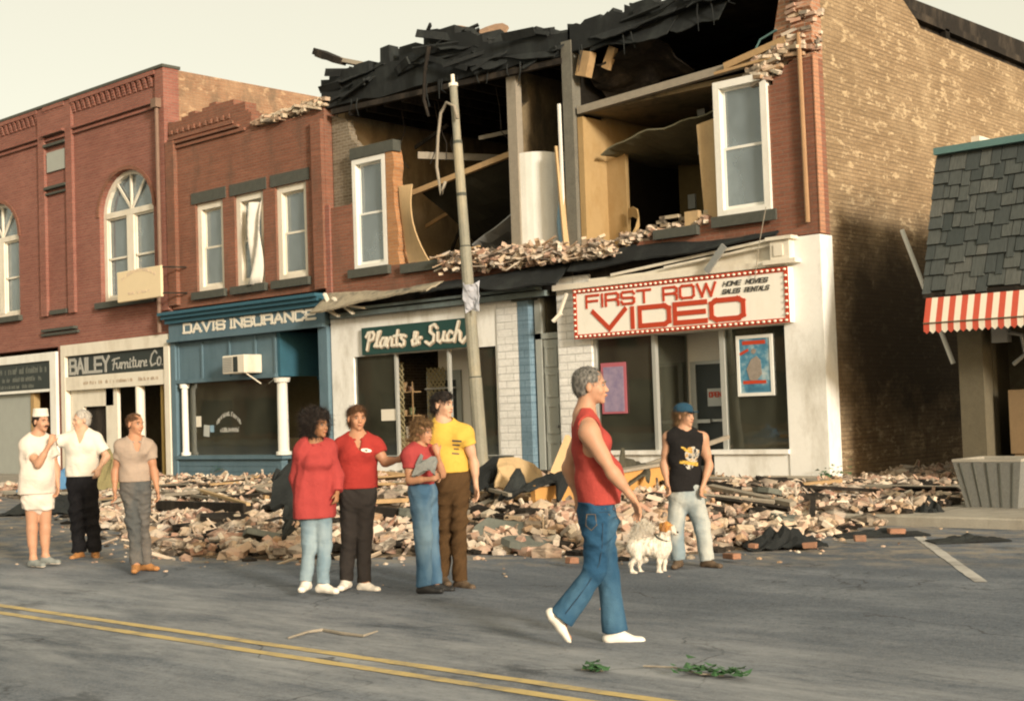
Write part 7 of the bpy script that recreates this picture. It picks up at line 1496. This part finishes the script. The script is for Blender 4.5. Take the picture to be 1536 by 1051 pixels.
# ---- 7 beige polo man
T, bs, j, I_ = person('short haired man in beige polo shirt and grey trousers walking with tan shoes', 14.25, dict(
    head=(203, 636, 0), neck=(203, 660, 0), shR=(183, 670, -.03), shL=(222, 670, .0), elR=(173, 706, -.02), wrR=(172, 736, -.08), haR=(173, 750, -.10), elL=(231, 706, 0), wrL=(236, 735, -.08), haL=(238, 748, -.10),
    hipR=(194, 728, 0), hipL=(213, 728, 0), knR=(200, 785, -.10), knL=(214, 784, .02), anR=(204, 845, -.14), anL=(219, 843, .10), hem=(203, 722, 0)),
    dict(foot=(212, 857), S=.97, face=25, look=55, skin='skin_b', hair='h_brown', hairstyle='short', shirt='polo_b', sleeve=.52, sleeve_w=1.1, vneck=1, collar=1, trousers='tr_g', shoe='shoe_t', sole=0, toeR=dirv(10), toeL=dirv(55), thumbL=dirv(30), thumbR=dirv(30), belt='belt_t', rise=.55, cuff=.060))
# ---- 8 white shirt man
T, bs, j, I_ = person('silver haired man in white shirt and black trousers with hand on hip', 16.1, dict(
    head=(122, 630, 0), neck=(123, 650, 0), shR=(104, 658, 0), shL=(143, 658, 0), elR=(80, 664, -.05), wrR=(66, 650, -.20), haR=(58, 645, -.25), elL=(160, 684, 0), wrL=(149, 702, -.08), haL=(146, 711, -.10),
    hipR=(113, 717, 0), hipL=(133, 717, 0), knR=(116, 772, 0), knL=(137, 772, 0), anR=(119, 826, 0), anL=(143, 826, 0), hem=(123, 714, 0)),
    dict(foot=(131, 836), S=1.0, face=5, look=-50, skin='skin_d', hair='h_silver', hairstyle='short', shirt='shirt_w', sleeve=.75, sleeve_w=1.25, loose=1.1, vneck=1, trousers='tr_k', shoe='shoe_t', sole=0, toeR=dirv(-10), toeL=dirv(20), thumbL=up3, thumbR=up3, width=1.1, legw=1.25, cuff=.075))
# ---- 9 man in white cap
T, bs, j, I_ = person('moustached man in white cap, white tee and shorts with hand at mouth', 15.1, dict(
    head=(62, 632, 0), neck=(56, 655, 0), shR=(40, 668, -.06), shL=(71, 664, .06), elR=(57, 697, -.22), wrR=(76, 664, -.22), haR=(80, 650, -.18), elL=(84, 700, .06), wrL=(87, 728, .0), haL=(86, 742, .0),
    hipR=(48, 742, -.03), hipL=(67, 742, .03), knR=(48, 792, -.03), knL=(68, 792, .03), anR=(50, 838, -.03), anL=(68, 834, .03), hem=(56, 740, 0)),
    dict(foot=(60, 850), S=.98, face=38, look=55, skin='skin_a', hair='h_dark', hairstyle='short', cap='sailor', moustache=1, shirt='tee_w', sleeve=.6, sleeve_w=1.35, loose=1.12, belly=.08, trousers='tee_w', shorts=.42, shoe='shoe_gr', toeR=dirv(55), toeL=dirv(70), thumbR=dirv(120, .3), thumbL=dirv(40), curlR=.8, width=1.18, leg=1.02))
# ---- 10 half hidden person in the stair doorway
T, bs, j, I_ = person('half hidden person in blue shirt inside the stair doorway behind the brick pier', 28.3, dict(
    head=(843, 597, 0), neck=(844, 610, 0), shR=(835, 616, 0), shL=(855, 616, 0), elR=(830, 632, 0), wrR=(830, 621, -.1), haR=(832, 614, -.12), elL=(859, 634, 0), wrL=(859, 650, 0), haL=(859, 658, 0),
    hipR=(840, 652, 0), hipL=(850, 652, 0), knR=(840, 682, 0), knL=(851, 682, 0), anR=(841, 709, 0), anL=(851, 709, 0), hem=(845, 655, 0)),
    dict(foot=(846, 714), ground=.12, S=.98, face=-60, look=-70, skin='skin_b', hair='h_brown', hairstyle='short', cap='ball', capm='cap_b', shirt='blue_sh', sleeve=.55, trousers='jean_d', shoe='shoe_k', sole=0), h=.012)
# ================================================================== DOG
DG = thing('dog', 'small shaggy white terrier with orange ears standing before the man in black', 'dog', tuple(G(983, 860, 0)))
db = np.array(WL[DG.name]); dd = 12.72; P_ = lambda x, y, o_=0: D(x, y, dd+o_)
df = unit(P_(1005, 810)-P_(950, 812)); ds = CB
hc = P_(1000, 791, -.04); hd_ = unit(CR*.80-CB*.55-V(0, 0, .12)); hs_ = unit(np.cross(hd_, up3)); HR2 = np.stack([hs_, hd_, np.cross(hs_, hd_)], 1); HD = lambda x, y, z: hc+HR2@np.array([x, y, z])
dp_ = [Prim('c', P_(992, 818), P_(953, 819), .096, .082, k=.04), Prim('e', P_(990, 823), ra=(.095, .092, .102), k=.04), Prim('c', P_(992, 812), P_(999, 797, -.03), .062, .055, k=.04),
       Prim('e', hc+HR2@V(0, -.01, .0), ra=(.062, .065, .058), k=.03, R=HR2), Prim('c', HD(0, .04, -.018), HD(0, .095, -.030), .034, .022, k=.02), Prim('e', HD(0, .05, .015), ra=(.04, .03, .02), k=.02, R=HR2)]
for sx, o_ in ((0, -.05), (8, .05)):       # fore legs
    dp_ += [Prim('c', P_(988+sx, 828, o_), P_(989+sx, 842, o_), .038, .024, k=.03), Prim('c', P_(989+sx, 842, o_), P_(988+sx, 856, o_), .022, .020, k=.02), Prim('c', P_(988+sx, 857.5, o_), P_(993+sx, 859, o_-.02), .022, .018, k=.015)]
for sx, o_ in ((-2, -.05), (10, .06)):     # hind legs: thigh, hock backward, upright shank
    dp_ += [Prim('c', P_(953+sx, 822, o_), P_(958+sx, 836, o_), .058, .034, k=.04), Prim('c', P_(958+sx, 836, o_), P_(948+sx, 845, o_), .030, .018, k=.02), Prim('c', P_(948+sx, 845, o_), P_(950+sx, 856, o_), .018, .017, k=.015), Prim('c', P_(950+sx, 857, o_), P_(956+sx, 859, o_-.01), .021, .017, k=.015)]
M['fur_w'] = hair_mat('white_fur', (.52, .47, .38), (.78, .74, .66)); M['fur_o'] = hair_mat('orange_fur', (.40, .17, .04), (.55, .28, .08)); M['fur_d'] = hair_mat('brown_ear_fur', (.16, .07, .025), (.32, .15, .05))
def dog_mat(cen):
    q = (cen-hc)@HR2; r_ = np.where((np.linalg.norm((cen-hc), axis=1) < .11) & (q[:, 1] < .06) & (q[:, 2] > -.035+.02*np.sin(q[:, 0]*60)), 1, 0); return r_
shag = folds(3, .0045, (95, 95, 90)); mesh_part(strands(sdf_mesh(dp_, .0055, noise=shag, smooth=1), 14000, .022, .0014, 3, down=1.0, out=.12), 'body', ['fur_w', 'fur_o'], DG, db, dog_mat)
mesh_part(strands(sdf_mesh([Prim('c', P_(952, 812), P_(955, 797), .030, .040, k=.03), Prim('e', P_(962, 788), ra=(.062, .05, .055), k=.04), Prim('e', P_(972, 792), ra=(.045, .04, .04), k=.03)], .006, noise=folds(8, .006, (80, 80, 80)), smooth=1), 5000, .045, .0018, 4, down=.5, out=.7, curl=.3), 'tail', 'fur_w', DG, db)
for sg in (-1, 1):
    mesh_part(sdf_mesh([Prim('c', HD(.045*sg, -.01, .035), HD(.070*sg, -.005, -.015), .022, .026, k=.02, n=HR2[:, 0], f=.5)], .005, noise=folds(9, .004, (80, 80, 80)), smooth=1), 'ear', 'fur_d', DG, db)
    b = MB(); ellipsoid(b, HD(.026*sg, .052, .008), (.0085,)*3, 7, 5); b.build('eye', 'iris', DG, smooth=True)
b = MB(); ellipsoid(b, HD(0, .116, -.026), (.012, .010, .010), 8, 6); b.build('nose', 'iris', DG, smooth=True)
b = MB(); b.tube([HD(-.018, .085, -.048), HD(0, .108, -.052), HD(.018, .085, -.048)], .004, 5); b.build('mouth', 'char', DG)
cc_ = P_(994, 806, -.01); cn = unit(P_(1000, 795, -.03)-P_(992, 815)); u1 = unit(np.cross(cn, CR)); u2 = np.cross(cn, u1)
b = MB(); b.tube([tuple(cc_+(u1*math.cos(t)+u2*math.sin(t))*.072) for t in np.linspace(0, 2*math.pi, 19)], .009, 6, cap=False); b.build('collar', 'stone', DG)

def cloth_line(shirt, base, pts, r, mat, name):
    from mathutils.bvhtree import BVHTree
    bv = BVHTree.FromPolygons([tuple(np.array(v.co)+base) for v in shirt.data.vertices], [tuple(p.vertices) for p in shirt.data.polygons]); out = []
    for p in pts:
        d = Vector(p-EYE).normalized(); h_ = bv.ray_cast(Vector(EYE), d)
        if h_[0] is not None and abs((Vector(p)-h_[0]).length) < .5: out.append(h_[0]-d*.001)
    if len(out) > 1: b = MB(); b.tube(out, r, 5); b.build(name, mat, shirt)
M['stitch'] = plain('orange_stitching', (.16, .12, .07), .9, .2, 20, 0); M['seam'] = plain('dark_seam', (.018, .04, .07), .9, .2, 20, 0)
tk = [o for o in bpy.data.objects if o.get('label', '').startswith('grey haired man in red tank')][0]; tj = [c for c in tk.children if c.name.startswith('trousers')][0]; tb = WL[tj.name]
q_ = lambda *L: [D(x, y, 8.8) for x, y in L]
cloth_line(tj, tb, q_((903, 762), (904, 790), (903, 820), (899, 845), (884, 872), (866, 897), (848, 920)), .004, 'seam', 'side_seam')
cloth_line(tj, tb, q_((880, 771), (893, 771), (895, 787), (887, 795), (879, 788), (880, 771)), .003, 'stitch', 'back_pocket')
cloth_line(tj, tb, q_((908, 762), (914, 772), (925, 777)), .003, 'stitch', 'front_pocket')
cloth_line(tj, tb, q_((872, 765), (885, 767), (900, 768), (915, 767), (928, 765)), .003, 'seam', 'waistband_seam')

# ================================================================== separate pieces become parts of their own
def split_parts():
    names = {'pane', 'pilaster', 'post', 'mullion', 'interior_wall', 'dark_wall', 'side_wall', 'rear_wall', 'corner_post', 'brick_wall', 'sash', 'broken_lath', 'burnt_block', 'burnt_header', 'stall_riser', 'windows', 'entry_wall', 'back_wall'}
    for o in list(COL.objects):
        if o.type != 'MESH' or o.name.split('.')[0] not in names or o.parent is None or o.parent.parent is not None and o.name.split('.')[0] != 'pane': continue
        me = o.data; n = len(me.vertices); par = list(range(n))
        def find(i):
            while par[i] != i: par[i] = par[par[i]]; i = par[i]
            return i
        for p in me.polygons:
            v = p.vertices; r = find(v[0])
            for i in v[1:]: par[find(i)] = r
        groups = {}
        for p in me.polygons: groups.setdefault(find(p.vertices[0]), []).append(p.index)
        if not 1 < len(groups) <= 14: continue
        kids = list(o.children); first = True
        for g_, fs in groups.items():
            ids = sorted({v for f in fs for v in me.polygons[f].vertices}); mp = {v: i for i, v in enumerate(ids)}; nm = o.name.split('.')[0]
            m2 = bpy.data.meshes.new(nm); m2.from_pydata([me.vertices[i].co[:] for i in ids], [], [tuple(mp[v] for v in me.polygons[f].vertices) for f in fs])
            for q in me.materials: m2.materials.append(q)
            if first: new = o; first = False; keep = m2
            else:
                c = bpy.data.objects.new('window' if nm == 'windows' else nm, m2); COL.objects.link(c); c.parent = o.parent; c.location = o.location
        o.data = keep
        if o.name.startswith('windows'): o.name = 'window'
split_parts()
